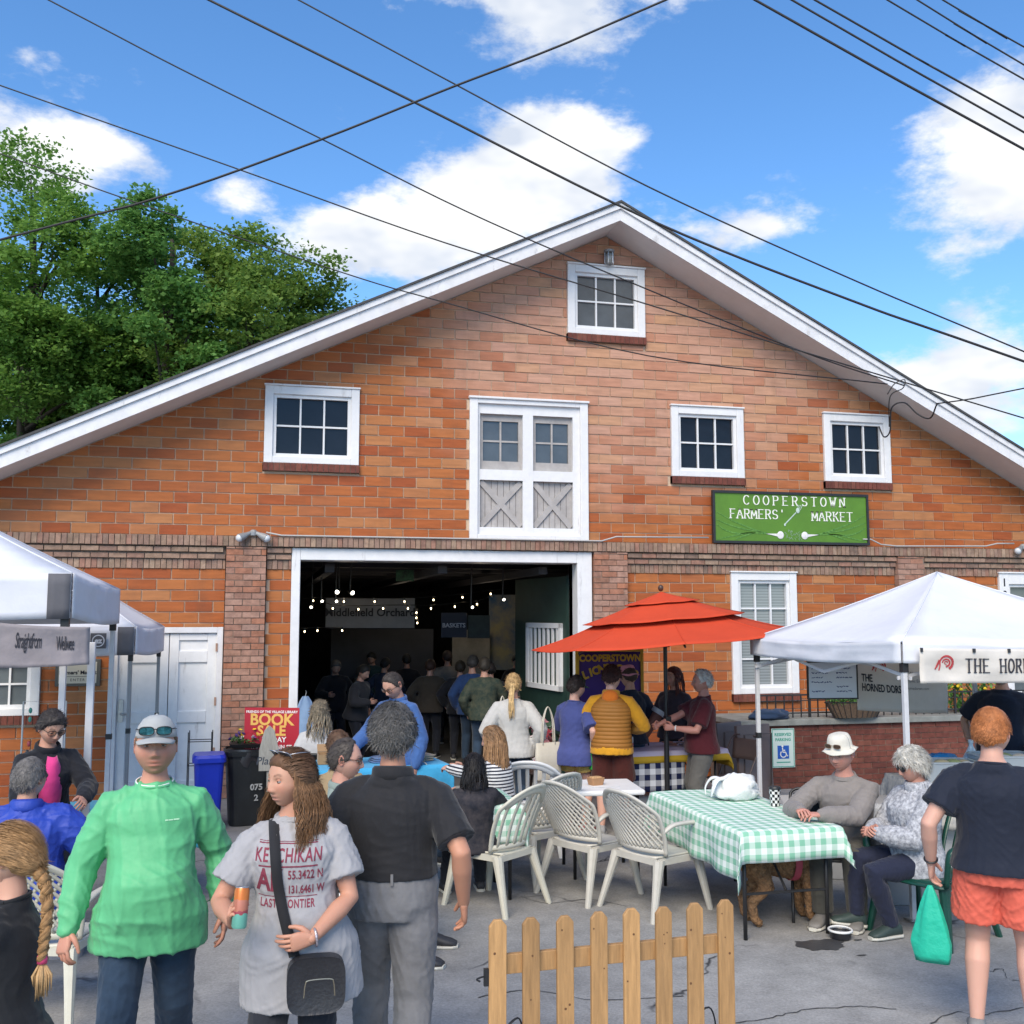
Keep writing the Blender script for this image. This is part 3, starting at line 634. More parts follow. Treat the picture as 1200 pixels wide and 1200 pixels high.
mb.lathe([(.05, .20), (.075, .19), (.07, .16), (.03, .155)], 14, c=(0, -.08, 0), cap=True); mb.bb(-.02, .02, -.08, .03, .17, .2); mb.build('cap', _mats['grey_cast_metal'], ga)
mb = MB(); mb.lathe([(.045, .15), (.055, .08), (.045, 0), (.01, -.015)], 14, c=(0, -.08, 0), cap=True); mb.build('jar', mat('lamp_jar', (.30, .30, .28), .15, spec=.7), ga, smooth=True)
mb = MB()
for k in range(6): a = k * math.pi / 3; mb.tube([(.06 * math.cos(a), -.08 + .06 * math.sin(a), .16), (.063 * math.cos(a), -.08 + .063 * math.sin(a), .0), (0, -.08, -.03)], .005, 5)
mb.build('cage', STEEL, ga)
cd_ = MB(); y = -.125
pts = [wp(312, 624, y), wp(330, 629, y), wp(548, 632, y), wp(640, 634, y), wp(705, 635, y), wp(722, 629, y), wp(830, 630, y)]
pts = [Vector((p.x, -.13, max(p.z, ZC + .012))) for p in pts]; cd_.tube(pts, .011, 6)
q = [wp(1011, 632, y), wp(1020, 632, y), wp(1032, 638, y), wp(1050, 640, y), wp(1155, 640, y), wp(1168, 637, y), wp(1188, 637, y)]
q = [Vector((p.x, -.13, max(p.z, ZC + .012))) for p in q]; cd_.tube(q, .011, 6)
tag(cd_.build('conduit', mat('conduit_grey', (.4, .39, .38), .5), smooth=True), 'thin grey electrical conduit running along the top of the brick cornice', 'conduit')

# ------------------------------------------------------------------ farmers market sign
sx0, sx1 = wp(830, 574).x, wp(1011, 580).x; sz1 = wp(830, 574, -.13).z; sz0 = wp(830, 636, -.13).z
sg = thing('market_sign', 'green wooden sign with white serif lettering and painted garlic on the gable wall', 'sign', ((sx0 + sx1) / 2, -.13, (sz0 + sz1) / 2))
hw, hh = (sx1 - sx0) / 2, (sz1 - sz0) / 2
MB().box((0, .02, 0), (2 * hw - .03, .03, 2 * hh - .03)).build('board', mat('sign_green', (.085, .205, .016), .55, var=.12, vs=3), sg)
mb = MB(); e = .035
mb.bb(-hw, hw, -.012, .04, hh - e, hh); mb.bb(-hw, hw, -.012, .04, -hh, -hh + e); mb.bb(-hw, -hw + e, -.01, .04, -hh + e, hh - e); mb.bb(hw - e, hw, -.01, .04, -hh + e, hh - e); mb.build('frame', BLACK, sg)
SIGNW = mat('sign_white', (.78, .78, .72), .6)
def sm_(u, v, d=.0): return facing((u * hw, .004 - d, v * hh))
for tx_, w_, g_2, q_ in (('COOPERSTOWN', .087, .061, sm_(.04, .66)), ("FARMERS'", .085, .022, sm_(-.44, .13)), ('MARKET', .088, .022, sm_(.52, .10))): serif_text(tx_, .125, w_, g_2, .0165, q_).build('lettering', SIGNW, sg, kind='stuff')
def leaf_strip(pts, w, mb):
    pts = bez(pts, 6)
    for i in range(len(pts) - 1):
        t0 = 1 - abs(2 * i / len(pts) - .8) * .6; a, b = pts[i], pts[i + 1]; mb.bar(Vector((a[0] * hw, .0025, a[1] * hh)), Vector((b[0] * hw, .0025, b[1] * hh)), w * t0, .004, up=(0, -1, 0))
mb = MB()
for s in (-1, 1):
    for p in ([(.30, -.62), (.5, -.45), (.75, -.15), (.95, .18)], [(.30, -.62), (.55, -.60), (.75, -.72), (.95, -.86)], [(.4, -.55), (.62, -.45), (.8, -.3), (.96, -.1)], [(.5, -.58), (.7, -.62), (.85, -.5), (.95, -.3)], [(.45, -.56), (.6, -.7), (.72, -.85)]):
        leaf_strip([(s * x, z, 0) for x, z in p], .02, mb)
mb.build('garlic_leaf_art', mat('leaf_art', (.035, .14, .02), .6, var=.5, vs=30, var2=(.15, .33, .06)), sg)
mb = MB()
for s in (-1, 1):
    mb.ell((s * .155 * hw, -.0, -.66 * hh), (.052, .008, .055), 14, 8); mb.prism([(s * .19 * hw, -.66 * hh + .02), (s * .34 * hw, -.615 * hh), (s * .19 * hw, -.66 * hh - .02)][::s], -.002, .004)
mb.build('garlic_bulb_art', mat('garlic_art', (.7, .68, .68), .6, var=.15, vs=20), sg)
mb = MB()
for i in range(40): u = random.uniform(-.1, .1); v = random.uniform(-.84, -.5); mb.bar((u * hw, .003, v * hh), ((u + random.uniform(-.03, .03)) * hw, .003, (v + random.uniform(-.1, .1)) * hh), .004, .003, up=(0, -1, 0))
mb.build('root_art', mat('root_art', (.28, .38, .3), .7), sg)
mb = MB(); mb.bar((-.09 * hw, .002, -.22 * hh), (.05 * hw, .002, .22 * hh), .014, .005, up=(0, -1, 0)); mb.ell((.075 * hw, 0, .30 * hh), (.03, .006, .04), 12, 6)
for k in (-1, 0, 1): mb.bar(((.085 + k * .02) * hw, .0015, .32 * hh), ((.115 + k * .022) * hw, .0015, .52 * hh), .007, .004, up=(0, -1, 0))
mb.ell((-.095 * hw, .001, -.26 * hh), (.016, .005, .02), 10, 6); mb.build('fork_art', mat('fork_art', (.45, .55, .5), .4, var=.2), sg)

# ================================================================== INTERIOR of the hall
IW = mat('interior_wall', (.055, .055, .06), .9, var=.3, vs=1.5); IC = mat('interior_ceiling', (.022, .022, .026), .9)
IX0, IX1, IY1, IZ = OX0 - 2.2, OX1 + 2.6, 13.5, 3.25
room = []
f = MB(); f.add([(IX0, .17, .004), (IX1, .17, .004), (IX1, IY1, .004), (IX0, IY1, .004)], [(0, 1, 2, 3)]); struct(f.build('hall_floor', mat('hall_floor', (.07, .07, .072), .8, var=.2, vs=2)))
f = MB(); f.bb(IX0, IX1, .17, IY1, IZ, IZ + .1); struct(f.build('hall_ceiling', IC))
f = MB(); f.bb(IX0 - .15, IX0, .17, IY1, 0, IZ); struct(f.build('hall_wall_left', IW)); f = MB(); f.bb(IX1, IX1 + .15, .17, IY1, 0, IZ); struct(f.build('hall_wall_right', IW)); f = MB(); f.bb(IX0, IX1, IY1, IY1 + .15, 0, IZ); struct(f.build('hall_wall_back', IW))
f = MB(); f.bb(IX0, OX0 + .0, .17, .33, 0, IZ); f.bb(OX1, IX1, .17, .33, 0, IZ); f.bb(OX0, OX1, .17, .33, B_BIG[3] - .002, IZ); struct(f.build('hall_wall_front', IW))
for k in range(7):
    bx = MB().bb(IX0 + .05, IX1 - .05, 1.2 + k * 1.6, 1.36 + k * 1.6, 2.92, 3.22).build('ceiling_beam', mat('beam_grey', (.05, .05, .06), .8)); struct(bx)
for k, (x, c) in enumerate(((-2.4, 0), (-.9, 0), (.5, 0))): struct(MB().bb(x, x + .12, .5, 12, 2.75, 2.85).build('ceiling_pipe', _mats['beam_grey']))
# mural sheets along the right and back
def sheet(name, x0, y0, x1, y1, dep, m, label, cat, th=.03):
    a, b = dp(x0, y0, dep), dp(x1, y0, dep); c = dp(x0, y1, dep)
    mb = MB(); d = (b - a); d.z = 0; n = Vector((-d.y, d.x, 0)).normalized() * th
    v = [Vector((a.x, a.y, c.z)), Vector((b.x, b.y, c.z)), Vector((b.x, b.y, a.z)), Vector((a.x, a.y, a.z))]
    mb.add(v + [p + n for p in v], [(0, 1, 2, 3), (7, 6, 5, 4), (0, 4, 5, 1), (1, 5, 6, 2), (2, 6, 7, 3), (3, 7, 4, 0)])
    return tag(mb.build(name, m), label, cat), (a + b) / 2, d.normalized()
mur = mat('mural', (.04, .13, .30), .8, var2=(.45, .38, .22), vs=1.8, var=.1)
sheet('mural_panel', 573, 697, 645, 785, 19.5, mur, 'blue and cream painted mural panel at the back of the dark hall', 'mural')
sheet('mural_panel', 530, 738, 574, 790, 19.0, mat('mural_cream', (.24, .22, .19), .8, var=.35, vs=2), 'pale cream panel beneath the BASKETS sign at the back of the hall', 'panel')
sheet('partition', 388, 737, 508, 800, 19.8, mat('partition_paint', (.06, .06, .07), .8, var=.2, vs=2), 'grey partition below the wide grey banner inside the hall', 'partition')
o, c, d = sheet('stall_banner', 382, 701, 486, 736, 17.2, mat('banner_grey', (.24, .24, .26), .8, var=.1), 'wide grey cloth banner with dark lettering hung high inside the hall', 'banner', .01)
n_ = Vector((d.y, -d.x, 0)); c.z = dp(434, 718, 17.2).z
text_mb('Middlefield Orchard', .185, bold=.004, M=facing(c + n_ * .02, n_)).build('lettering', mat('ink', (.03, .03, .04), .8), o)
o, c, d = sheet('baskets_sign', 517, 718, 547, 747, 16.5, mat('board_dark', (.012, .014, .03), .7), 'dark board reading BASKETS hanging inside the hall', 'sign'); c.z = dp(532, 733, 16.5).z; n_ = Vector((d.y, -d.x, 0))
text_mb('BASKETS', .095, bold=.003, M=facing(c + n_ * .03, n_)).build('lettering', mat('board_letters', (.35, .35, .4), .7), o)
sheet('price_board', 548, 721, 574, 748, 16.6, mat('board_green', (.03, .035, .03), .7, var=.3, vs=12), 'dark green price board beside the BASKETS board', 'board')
# lamps inside
BULB = mat('lamp_glow', (1, .8, .5), .5, emit=(1, .78, .45), es=6.0); SPOTG = mat('spot_glow', (1, .95, .85), .5, emit=(1, .92, .78), es=4.5)
for lab, row, bulbs in (('string of warm bulbs along the upper beam inside the hall', [(352, 704), (367, 702), (403, 703), (439, 703), (474, 703), (508, 701), (542, 698), (575, 694), (608, 689), (640, 690)], [(367, 704), (403, 705), (439, 705), (474, 705), (508, 703), (542, 700), (575, 696), (608, 691), (629, 692)]),
                        ('string of warm bulbs across the front of the wide grey banner', [(380, 708), (390, 711), (420, 712), (449, 711), (478, 711), (505, 711), (533, 709), (559, 706), (580, 700)], [(390, 713), (420, 714), (449, 713), (478, 713), (505, 713), (533, 711), (559, 708)]),
                        ('short string of warm bulbs hanging down beside the wide grey banner', [(487, 712), (489, 732)], [(488, 718), (488, 724), (489, 730)]),
                        ('lowest string of warm bulbs at the left inside the hall', [(352, 738), (401, 737)], [(401, 739), (372, 739), (357, 740)])):
    c0 = dp(*row[0], 16.3); sl = thing('string_lights', lab, 'string lights', c0, group='string lights in the hall')
    MB().tube([dp(x, y - 2, 16.3) - c0 for x, y in row], .006, 4).build('cord', BLACK, sl)
    for x, y in bulbs:
        c = dp(x, y, 16.3) - c0; b = MB().ell(c, (.012, .012, .016), 8, 6).build('bulb', BULB, sl, smooth=True); MB().tube([c + Vector((0, 0, .03)), c + Vector((0, 0, .06))], .014, 6).build('socket', BLACK, b)
for i, (x, y, dx) in enumerate([(396, 693, -.6), (412, 694, .7), (614, 672, .5), (590, 702, .3), (553, 711, .4), (394, 704, .3), (377, 704, .4), (365, 711, -.3)]):
    dep = 15.2; c = dp(x, y, dep); s = thing('spot_lamp', ['left lamp of the pair of spotlights at the upper left inside the hall', 'right lamp of the pair of spotlights at the upper left inside the hall', 'bright spotlight at the upper right under the hall ceiling', 'spotlight left of the green door inside the hall', 'spotlight above the BASKETS board in the hall', 'small spotlight over the top left corner of the wide grey banner', 'small spotlight just left of the wide grey banner', 'lowest spotlight at the left inside the hall'][i], 'lamp', c, group='track spotlights in the hall')
    d = Vector((dx, -.9, -.55)).normalized(); k = .42 if i < 3 else .28
    MB().tube([-d * .16 * k, -d * .02 * k, d * .05 * k], [.05 * k, .075 * k, .085 * k], 12).build('lamp_head', BLACK, s); MB().ell(d * .045 * k, (.075 * k,) * 3, 10, 8).build('glow', SPOTG, s, smooth=True)
    MB().tube([-d * .1 * k, Vector((0, 0, IZ - .02)) - Vector((0, 0, c.z))], .012, 6).build('stem', BLACK, s)
for i, (x, y, dep_, e_) in enumerate(((400, 690, 16.4, 2), (560, 705, 18.0, 5), (470, 700, 18.8, 3))):
    pl_ = bpy.data.lights.new('hall_lamp_light', 'POINT'); pl_.energy = e_; pl_.color = (1, .82, .6); pl_.shadow_soft_size = .06; lo_ = bpy.data.objects.new('hall_lamp_light', pl_); COL.objects.link(lo_); lo_.location = dp(x, y, dep_) + Vector((0, -.25, -.2))
sh_, c, d = sheet('exit_board', 464, 668, 485, 681, 15.6, mat('exit_green', (.02, .09, .03), .5, var=.8, vs=14), 'small green lit board under the ceiling inside the hall', 'sign')
# green door leaf folded inward on the right with a white barred window
gd = thing('green_door', 'dark green door leaf swung into the hall with a white barred window', 'door', (OX1, .35, 0), R(100))
MB().bb(0, 1.75, -.03, .03, .02, 2.72).build('leaf', mat('door_green', (.012, .035, .028), .6, var=.2), gd)
mb = MB(); u0, u1, v0, v1 = .12, 1.28, 1.15, 2.08
for s in (-1,):
    pass
for a in ((u0, u0 + .07, v0, v1), (u1 - .07, u1, v0, v1), (u0, u1, v1 - .07, v1), (u0, u1, v0, v0 + .07)): mb.bb(a[0], a[1], .032, .07, a[2], a[3])
mb.build('grille_frame', WHITE, gd)
for k in range(7): x = u0 + .07 + (k + .5) * (u1 - u0 - .14) / 7; MB().bb(x - .022, x + .022, .034, .06, v0 + .07, v1 - .07).build('grille_bar', WHITE, gd)
# side notice by the left tent
nx = wp(65, 775).x; nb = thing('entrance_notice', 'framed cream notice about the farmers market entrance behind the left tent', 'sign', (wp(92, 790).x, -.02, wp(92, 788).z))
MB().bb(-.25, .25, -.03, .015, -.16, .16).build('frame', mat('notice_frame', (.10, .10, .09), .6), nb, bevel=.006); MB().bb(-.21, .21, -.034, -.02, -.125, .125).build('board', mat('notice_cream', (.55, .53, .45), .7), nb)
text_mb("Farmers' Market", .062, bold=.002, M=facing((0, -.036, 0))).build('lettering', mat('ink', (.03, .03, .04), .8), nb); text_mb('ENTER', .045, spacing=1.3, M=facing((0, -.036, -.085))).build('lettering', _mats['ink'], nb); MB().bb(-.16, .16, -.037, -.033, -.046, -.042).build('rule_line', _mats['ink'], nb)
# ================================================================== TENTS, UMBRELLA, FURNITURE
def fbm(p, s, seed=0.0):
    return mnoise.fractal(Vector(p) * s + Vector((seed, seed * .7, -seed)), 1.0, 2.0, 3)
TENTW = mat('tent_white', (.62, .635, .69), .75, spec=.25, var=.04, vs=3, bump=.25, bs=5, bd=.03)
m_ = TENTW; nt, N, L, p = nodes_of(m_); p.inputs['Transmission Weight'].default_value = 0
TENTGREY = mat('tent_grey', (.10, .10, .115), .8, var=.1); POST = mat('tent_post', (.55, .55, .57), .45, var=.06, vs=20); POSTG = mat('tent_post_grey', (.28, .28, .29), .45, metal=.3, var=.1)
def tent(name, label, corners, peak, vh, patch=(), posts=(), postm=POST, pr=.022, seed=1.0, cat='tent', group=None):
    base = sum((Vector(c) for c in corners), Vector()) / 4; base.z = 0
    rt = thing(name, label, cat, base, world=True, group=group)
    peak = Vector(peak); n = 10; mb = MB()
    for i in range(4):
        a, b = Vector(corners[i]), Vector(corners[(i + 1) % 4]); P = []
        for r in range(n + 1):
            t = r / n; row = []
            for k in range(n + 1):
                s = k / n; e = a.lerp(b, s) ; q = peak.lerp(e, t)
                sag = -.05 * math.sin(math.pi * t) * (.4 + .6 * math.sin(math.pi * s)); edge = min(s, 1 - s) * 2
                q = q + Vector((0, 0, sag + .022 * fbm(q, 1.6, seed) * edge * t - .03 * math.sin(math.pi * s) * t)); row.append(q)
            P.append(row)
        mb.grid(P)
    mb.build('canopy', TENTW, rt, smooth=True, solid=.006)
    for i in range(4):
        a = Vector(corners[i]); MB().tube([peak.lerp(a, t) + Vector((0, 0, .004 - .02 * math.sin(math.pi * t))) for t in np.linspace(0, 1, 9)], .006, 6).build('seam', TENTW, rt, smooth=True)
    for i in range(4):
        a, b = Vector(corners[i]), Vector(corners[(i + 1) % 4]); d = (b - a).normalized(); nn = Vector((d.y, -d.x, 0)); P = []
        for r in range(7):
            t = r / 6; row = []
            for k in range(25):
                s = k / 24; q = a.lerp(b, s); w = math.sin(math.pi * s) ** .4
                q = q + Vector((0, 0, -vh * t - .03 * math.sin(math.pi * s) + .004)) + nn * (.012 + w * (.018 * fbm((s * 5, t * 3, i + seed), 1.4) + .03 * t * .4)); row.append(q)
            P.append(row)
        MB().grid(P).build('valance', TENTW, rt, smooth=True, solid=.004)
    for i, sgn in patch:                              # grey corner reinforcements
        a, b = Vector(corners[i]), Vector(corners[(i + sgn) % 4]); d = (b - a).normalized(); nn = Vector((d.y, -d.x, 0)) * (1 if sgn > 0 else -1)
        P = [[a + d * (.0 + .155 * k / 3) + nn * .026 + Vector((0, 0, -.004 - vh * r / 4)) for k in range(4)] for r in range(5)]
        MB().grid(P).build('corner_patch', TENTGREY, rt, smooth=True, solid=.003)
    for i in posts:
        a = Vector(corners[i]); c = (peak - a); c.z = 0; c.normalize(); q = a + c * .05
        mb = MB(); mb.box((q.x, q.y, (a.z - .02) / 2), (pr * 2, pr * 2, a.z - .02)); po = mb.build('post', postm, rt, bevel=.004)
        mb = MB(); mb.box((q.x, q.y, a.z - vh - .03), (pr * 2.6, pr * 2.6, .07)); mb.build('slider', BLACK, po)
        mb = MB(); mb.box((q.x, q.y, 1.05), (pr * 2.5, pr * 2.5, .05)); mb.build('clip', BLACK, po)
        mb = MB(); mb.box((q.x, q.y, .012), (.09, .09, .012)); mb.build('foot', STEEL, po)
    fr = MB()                                         # scissor truss under the eaves
    for i in range(4):
        a, b = Vector(corners[i]), Vector(corners[(i + 1) % 4]); off = Vector((0, 0, -.05)); c = (peak - a.lerp(b, .5)); c.z = 0; ins = c.normalized() * .07
        m1 = a.lerp(b, .5) + off
        fr.bar(a + off + ins, m1 + ins - Vector((0, 0, .22)), .012, .025); fr.bar(a + off + ins - Vector((0, 0, .22)), m1 + ins, .012, .025); fr.bar(m1 + ins - Vector((0, 0, .22)), b + off + ins, .012, .025); fr.bar(m1 + ins, b + off + ins - Vector((0, 0, .22)), .012, .025)
    fr.build('truss', POST, rt)
    return rt
# right tent
RTC = [lw(2.87, 7.6, 2.0), lw(5.27, 8.15, 2.0), lw(4.72, 10.55, 1.98), lw(2.32, 10.0, 1.97)]
rt = tent('canopy_tent', 'white peaked canopy tent at the right with a cream banner on its front', RTC, dp(1098, 671, 9.1), .16, posts=(0, 1, 2, 3), seed=3.2, pr=.018)
def hang_banner(name, label, a, b, h, m, drop=(0, 0), wav=.02, seed=0.0, nx=40, ny=12, cat='banner', nn=None, sag=.015):
    a, b = Vector(a), Vector(b); d = (b - a); d.z = 0; L_ = d.length; d.normalize(); nn = nn or Vector((d.y, -d.x, 0)); rt = thing(name, label, cat, a, world=True); P = []
    def f(s, t):
        q = a.lerp(b, s); hh = h * (1 + drop[0] * (1 - s) + drop[1] * s); return q + Vector((0, 0, -hh * t - sag * math.sin(math.pi * s) * (1 - t * .4))) + nn * (wav * fbm((s * L_ * 2.2, t * h * 3, seed), 1.3, seed))
    for r in range(ny + 1): P.append([f(k / nx, r / ny) for k in range(nx + 1)])
    c = MB().grid(P).build('cloth', m, rt, smooth=True, solid=.003)
    def surf(mb, name, m2):                            # wrap flat ink (x along, y up in metres, origin top-left) onto the cloth
        mb.v = [tuple(f(x / L_, -y / h) + nn * (.006 + z)) for x, y, z in mb.v]; return mb.build(name, m2, rt)
    return rt, surf, L_
CREAM = mat('cream_vinyl', (.60, .56, .51), .55, var=.07, vs=3, bump=.4, bs=4, bd=.03); INK = mat('ink', (.03, .03, .04), .8); REDINK = mat('ram_red', (.42, .045, .05), .7, var=.3, vs=20)
dF = (RTC[1] - RTC[0]).normalized(); fa = RTC[0] + dF * .09 + Vector((0, 0, -.045)); fn = Vector((dF.y, -dF.x, 0))
hb, surf, L_ = hang_banner('tent_banner', 'long cream banner with red ram mark and dark serif lettering on the right tent', fa + fn * .07, fa + dF * 2.15 + fn * .07, .255, CREAM, wav=.028, seed=2.2)
for tx_, cx_ in (('THE', .48), ('HORNED', .865), ('DORSET', 1.355)): surf(serif_text(tx_, .10, .052, .018, .013, Matrix.Translation((cx_, -.125, 0)), ext=.002), 'lettering', INK)
def ram(mb, x, y, s):                                 # curled horn mark
    for k, (r0, a0, a1, w) in enumerate(((.055, -60, 200, .02), (.03, -90, 180, .014), (.012, 0, 300, .008))):
        q = [(x + s * r0 * math.cos(R(a)), y + s * r0 * .95 * math.sin(R(a)), 0) for a in np.linspace(a0, a1, 14)]
        for i in range(13): mb.bar(q[i], q[i + 1], s * w * (1 - .4 * i / 13), .002)
    for (p, q, w) in (((-.06, .02), (-.085, -.03), .018), ((-.085, -.03), (-.10, -.05), .012), ((-.05, -.02), (-.06, -.06), .010)): mb.bar((x + p[0] * s, y + p[1] * s, 0), (x + q[0] * s, y + q[1] * s, 0), s * w, .002)
    return mb
surf(ram(MB(), .23, -.105, .95), 'ram_mark', REDINK)
for i_, q_ in enumerate((.015, .45, .75, 1.2, 1.7, 2.1)): surf(MB().box((q_, -.012, .004), (.02, .03, .008)), 'clip', BLACK)
# menu whiteboard and cloth poster hung at the rear of the right tent
hb, surf, L_ = hang_banner('shop_poster', 'beige cloth poster with a red ram mark and black lettering above the planter', dp(1003, 766, 10.4), dp(1108, 772, 10.75), .56, mat('poster_beige', (.60, .54, .48), .8, var=.05), wav=.02, seed=5)
surf(text_mb('THE', .105, bold=.003, align='LEFT', M=Matrix.Translation((.06, -.235, 0)) @ Matrix.Diagonal((.7, 1, 1, 1))), 'lettering', INK)['kind'] = 'stuff'; surf(text_mb('HORNED DORSET', .105, bold=.003, align='LEFT', M=Matrix.Translation((.06, -.33, 0)) @ Matrix.Diagonal((.62, 1, 1, 1))), 'lettering', INK)
surf(ram(MB(), .29, -.10, 1.0), 'ram_mark', REDINK)
mb = MB()
for i, (t_, w) in enumerate((('Weddings', .05), ('Scenic Evening', .045), ('hornedorset.com', .04))): text_mb(t_, w, M=Matrix.Translation((.73, -.16 - .075 * i, 0)), mb=mb)
surf(mb, 'small_print', mat('ink_grey', (.16, .15, .15), .8))
a = dp(947, 775, 10.25); wb = thing('menu_board', 'whiteboard menu with blue handwriting and black frame hung behind the right tent', 'board', a)
aa, bb_ = dp(947, 775, 10.25), dp(1003, 775, 10.3); d = (bb_ - aa); d.z = 0; Lw = d.length; ang = math.atan2(d.y, d.x); wb.rotation_euler = (0, 0, ang); wh = .36
MB().bb(0, Lw, 0, .015, -wh, 0).build('board', mat('whiteboard', (.62, .66, .74), .3), wb); mb = MB(); e = .014
mb.bb(-e, Lw + e, -.006, .02, -e, 0 + .0); mb.bb(-e, Lw + e, -.006, .02, -wh - e, -wh); mb.bb(-e, 0, -.004, .02, -wh, -e); mb.bb(Lw, Lw + e, -.004, .02, -wh, -e); mb.build('frame', BLACK, wb)
mb = MB(); rr = random.Random(4)
for col in (0, 1):
    for i in range(6):
        if rr.random() < .15: continue
        x = .03 + col * Lw * .52; z = -.07 - i * .045; l = rr.uniform(.08, .19)
        while l > 0:
            w_ = rr.uniform(.015, .035); q = [(x + w_ * k / 4, -.003, z + rr.uniform(-.007, .007)) for k in range(5)]
            for k in range(4): mb.bar(q[k], q[k + 1], .003, .0055)
            x += w_ + .008; l -= w_ + .008
mb.build('handwriting', mat('marker_blue', (.03, .06, .22), .6), wb)
# left tents
LTC = [lw(-3.22, 7.5, 2.5), lw(-3.79, 9.9, 2.44), lw(-6.5, 9.3, 2.5), lw(-5.92, 6.9, 2.5)]
LT = tent('canopy_tent', 'tall white canopy tent at the left edge with grey corner patch', LTC[:2] + [LTC[2], LTC[3]], lw(-4.85, 8.4, 3.2), .33, patch=((0, -1),), posts=(0, 1), seed=7.7)
q = lw(-3.03, 7.45); MB_ = MB(); 
tag(MB().box((q.x, q.y, 1.0), (.05, .05, 2.0)).build('banner_pole', POST, bevel=.005), 'pale square pole holding the grey banner beside the left tent', 'pole')
hb, surf, L_ = hang_banner('stall_sign_banner', 'grey cloth banner with dark condensed script hanging at the left tent', lw(-4.15, 6.55, 2.33), lw(-2.98, 7.28, 2.11), .26, mat('grey_cloth', (.27, .24, .25), .9, var=.06, bump=.6, bs=5, bd=.03), drop=(.62, .0), wav=.05, seed=9, sag=.06)
surf(text_mb('Straightfrom', .13, shear=.25, bold=.002, align='LEFT', spacing=.85, M=Matrix.Translation((.90, -.10, 0)) @ Matrix.Diagonal((.30, 1, 1, 1))), 'lettering', INK); surf(text_mb('Wellwee', .13, bold=.002, align='LEFT', spacing=.85, M=Matrix.Translation((1.16, -.115, 0)) @ Matrix.Diagonal((.28, 1, 1, 1))), 'lettering', INK)
BTC = [lw(-3.77, 10.3, 2.08), lw(-4.06, 12.0, 2.06), lw(-5.8, 11.7, 2.08), lw(-5.5, 10.0, 2.08)]
bt = tent('canopy_tent', 'small white canopy tent with a square logo behind the left tent', BTC, lw(-4.8, 11.0, 2.72), .28, patch=((0, -1),), posts=(0, 1), postm=POSTG, pr=.018, seed=4.4)
d = (BTC[3] - BTC[0]).normalized(); lp = BTC[0] + d * .33 + Vector((0, 0, -.14)); nn = Vector((-d.y, d.x, 0)); nn = nn if nn.dot(CAM - lp) > 0 else -nn
M_ = facing(lp + nn * .055, nn); MB().add([(-.075, -.075, 0), (.075, -.075, 0), (.075, .075, 0), (-.075, .075, 0)], [(0, 1, 2, 3)], M_).build('logo_square', TENTGREY, bt)
mb = MB(); mb.lathe([(.05, 0), (.056, .001), (.06, 0)], 24, M=M_.to_3x3(), c=lp + nn * .058); text_mb('ez', .075, bold=.003, M=facing(lp + nn * .058, nn), mb=mb); mb.build('logo_mark', TENTW, bt)

# orange umbrella
UB = lw((778 - 600) / 1200 * 10.9, 10.9); um = thing('market_umbrella', 'orange three tiered market umbrella on a black pole', 'umbrella', UB, R(0))
ORANGE = mat('umbrella_orange', (.52, .060, .024), .8, spec=.2, var=.05, vs=4, bump=.2, bs=8, bd=.02)
tilt = Matrix.Rotation(R(-4.5), 4, FH) @ Matrix.Rotation(R(-22.5 + 8), 4, 'Z')
def tier(r0, z0, r1, z1, sag, flap=.0):
    mb = MB(); n = 8; m = 8; P = []
    for r in range(m + 1):
        t = r / m; row = []
        for k in range(n * 6 + 1):
            a = 2 * math.pi * k / (n * 6); s = (k % 6) / 6; ch = math.cos(math.pi / n) / math.cos((s - .5) * 2 * math.pi / n)
            rr_ = r0 + (r1 - r0) * t; z = z0 + (z1 - z0) * (t ** .92) - sag * math.sin(math.pi * s) * t - sag * .8 * math.sin(math.pi * t)
            row.append(tilt @ Vector((rr_ * ch * math.cos(a), rr_ * ch * math.sin(a), z - 2.0)) + Vector((0, 0, 2.0)))
        P.append(row)
    return mb.grid(P)
tier(.62, 2.185, 1.42, 1.93, .02).build('lower_tier', ORANGE, um, smooth=True, solid=.004, auto=35)
tier(.30, 2.335, .86, 2.155, .012).build('middle_tier', ORANGE, um, smooth=True, solid=.004, auto=35)
tier(.0, 2.44, .40, 2.325, .006).build('top_tier', ORANGE, um, smooth=True, solid=.004, auto=35)
for k in range(8):
    a = 2 * math.pi * k / 8; MB().tube([tilt @ Vector(((.62 + .80 * t) * math.cos(a), (.62 + .80 * t) * math.sin(a), 2.185 - .255 * t ** .92 - .016 * math.sin(math.pi * t) - 1.997)) + Vector((0, 0, 2.0)) for t in np.linspace(0, 1, 9)], .005, 5).build('seam', ORANGE, um, smooth=True)
for k in range(8):
    a = 2 * math.pi * k / 8; e = tilt @ Vector((1.37 * math.cos(a), 1.37 * math.sin(a), -.10)) + Vector((0, 0, 2)); c = tilt @ Vector((0.03 * math.cos(a), .03 * math.sin(a), .30)) + Vector((0, 0, 2)); mid = c.lerp(e, .5) - Vector((0, 0, .0))
    MB().bar(c, e, .014, .016).build('rib', BLACK, um); MB().bar(mid - Vector((0, 0, .012)), Vector((.03 * math.cos(a), .03 * math.sin(a), 1.86)), .012, .012).build('strut', BLACK, um)
MB().tube([(0, 0, .05), (0, 0, 2.42)], .021, 12).build('pole', BLACK, um, smooth=True, auto=40); MB().tube([(0, 0, .05), (0, 0, .95)], .027, 12).build('lower_pole', BLACK, um, smooth=True, auto=40)
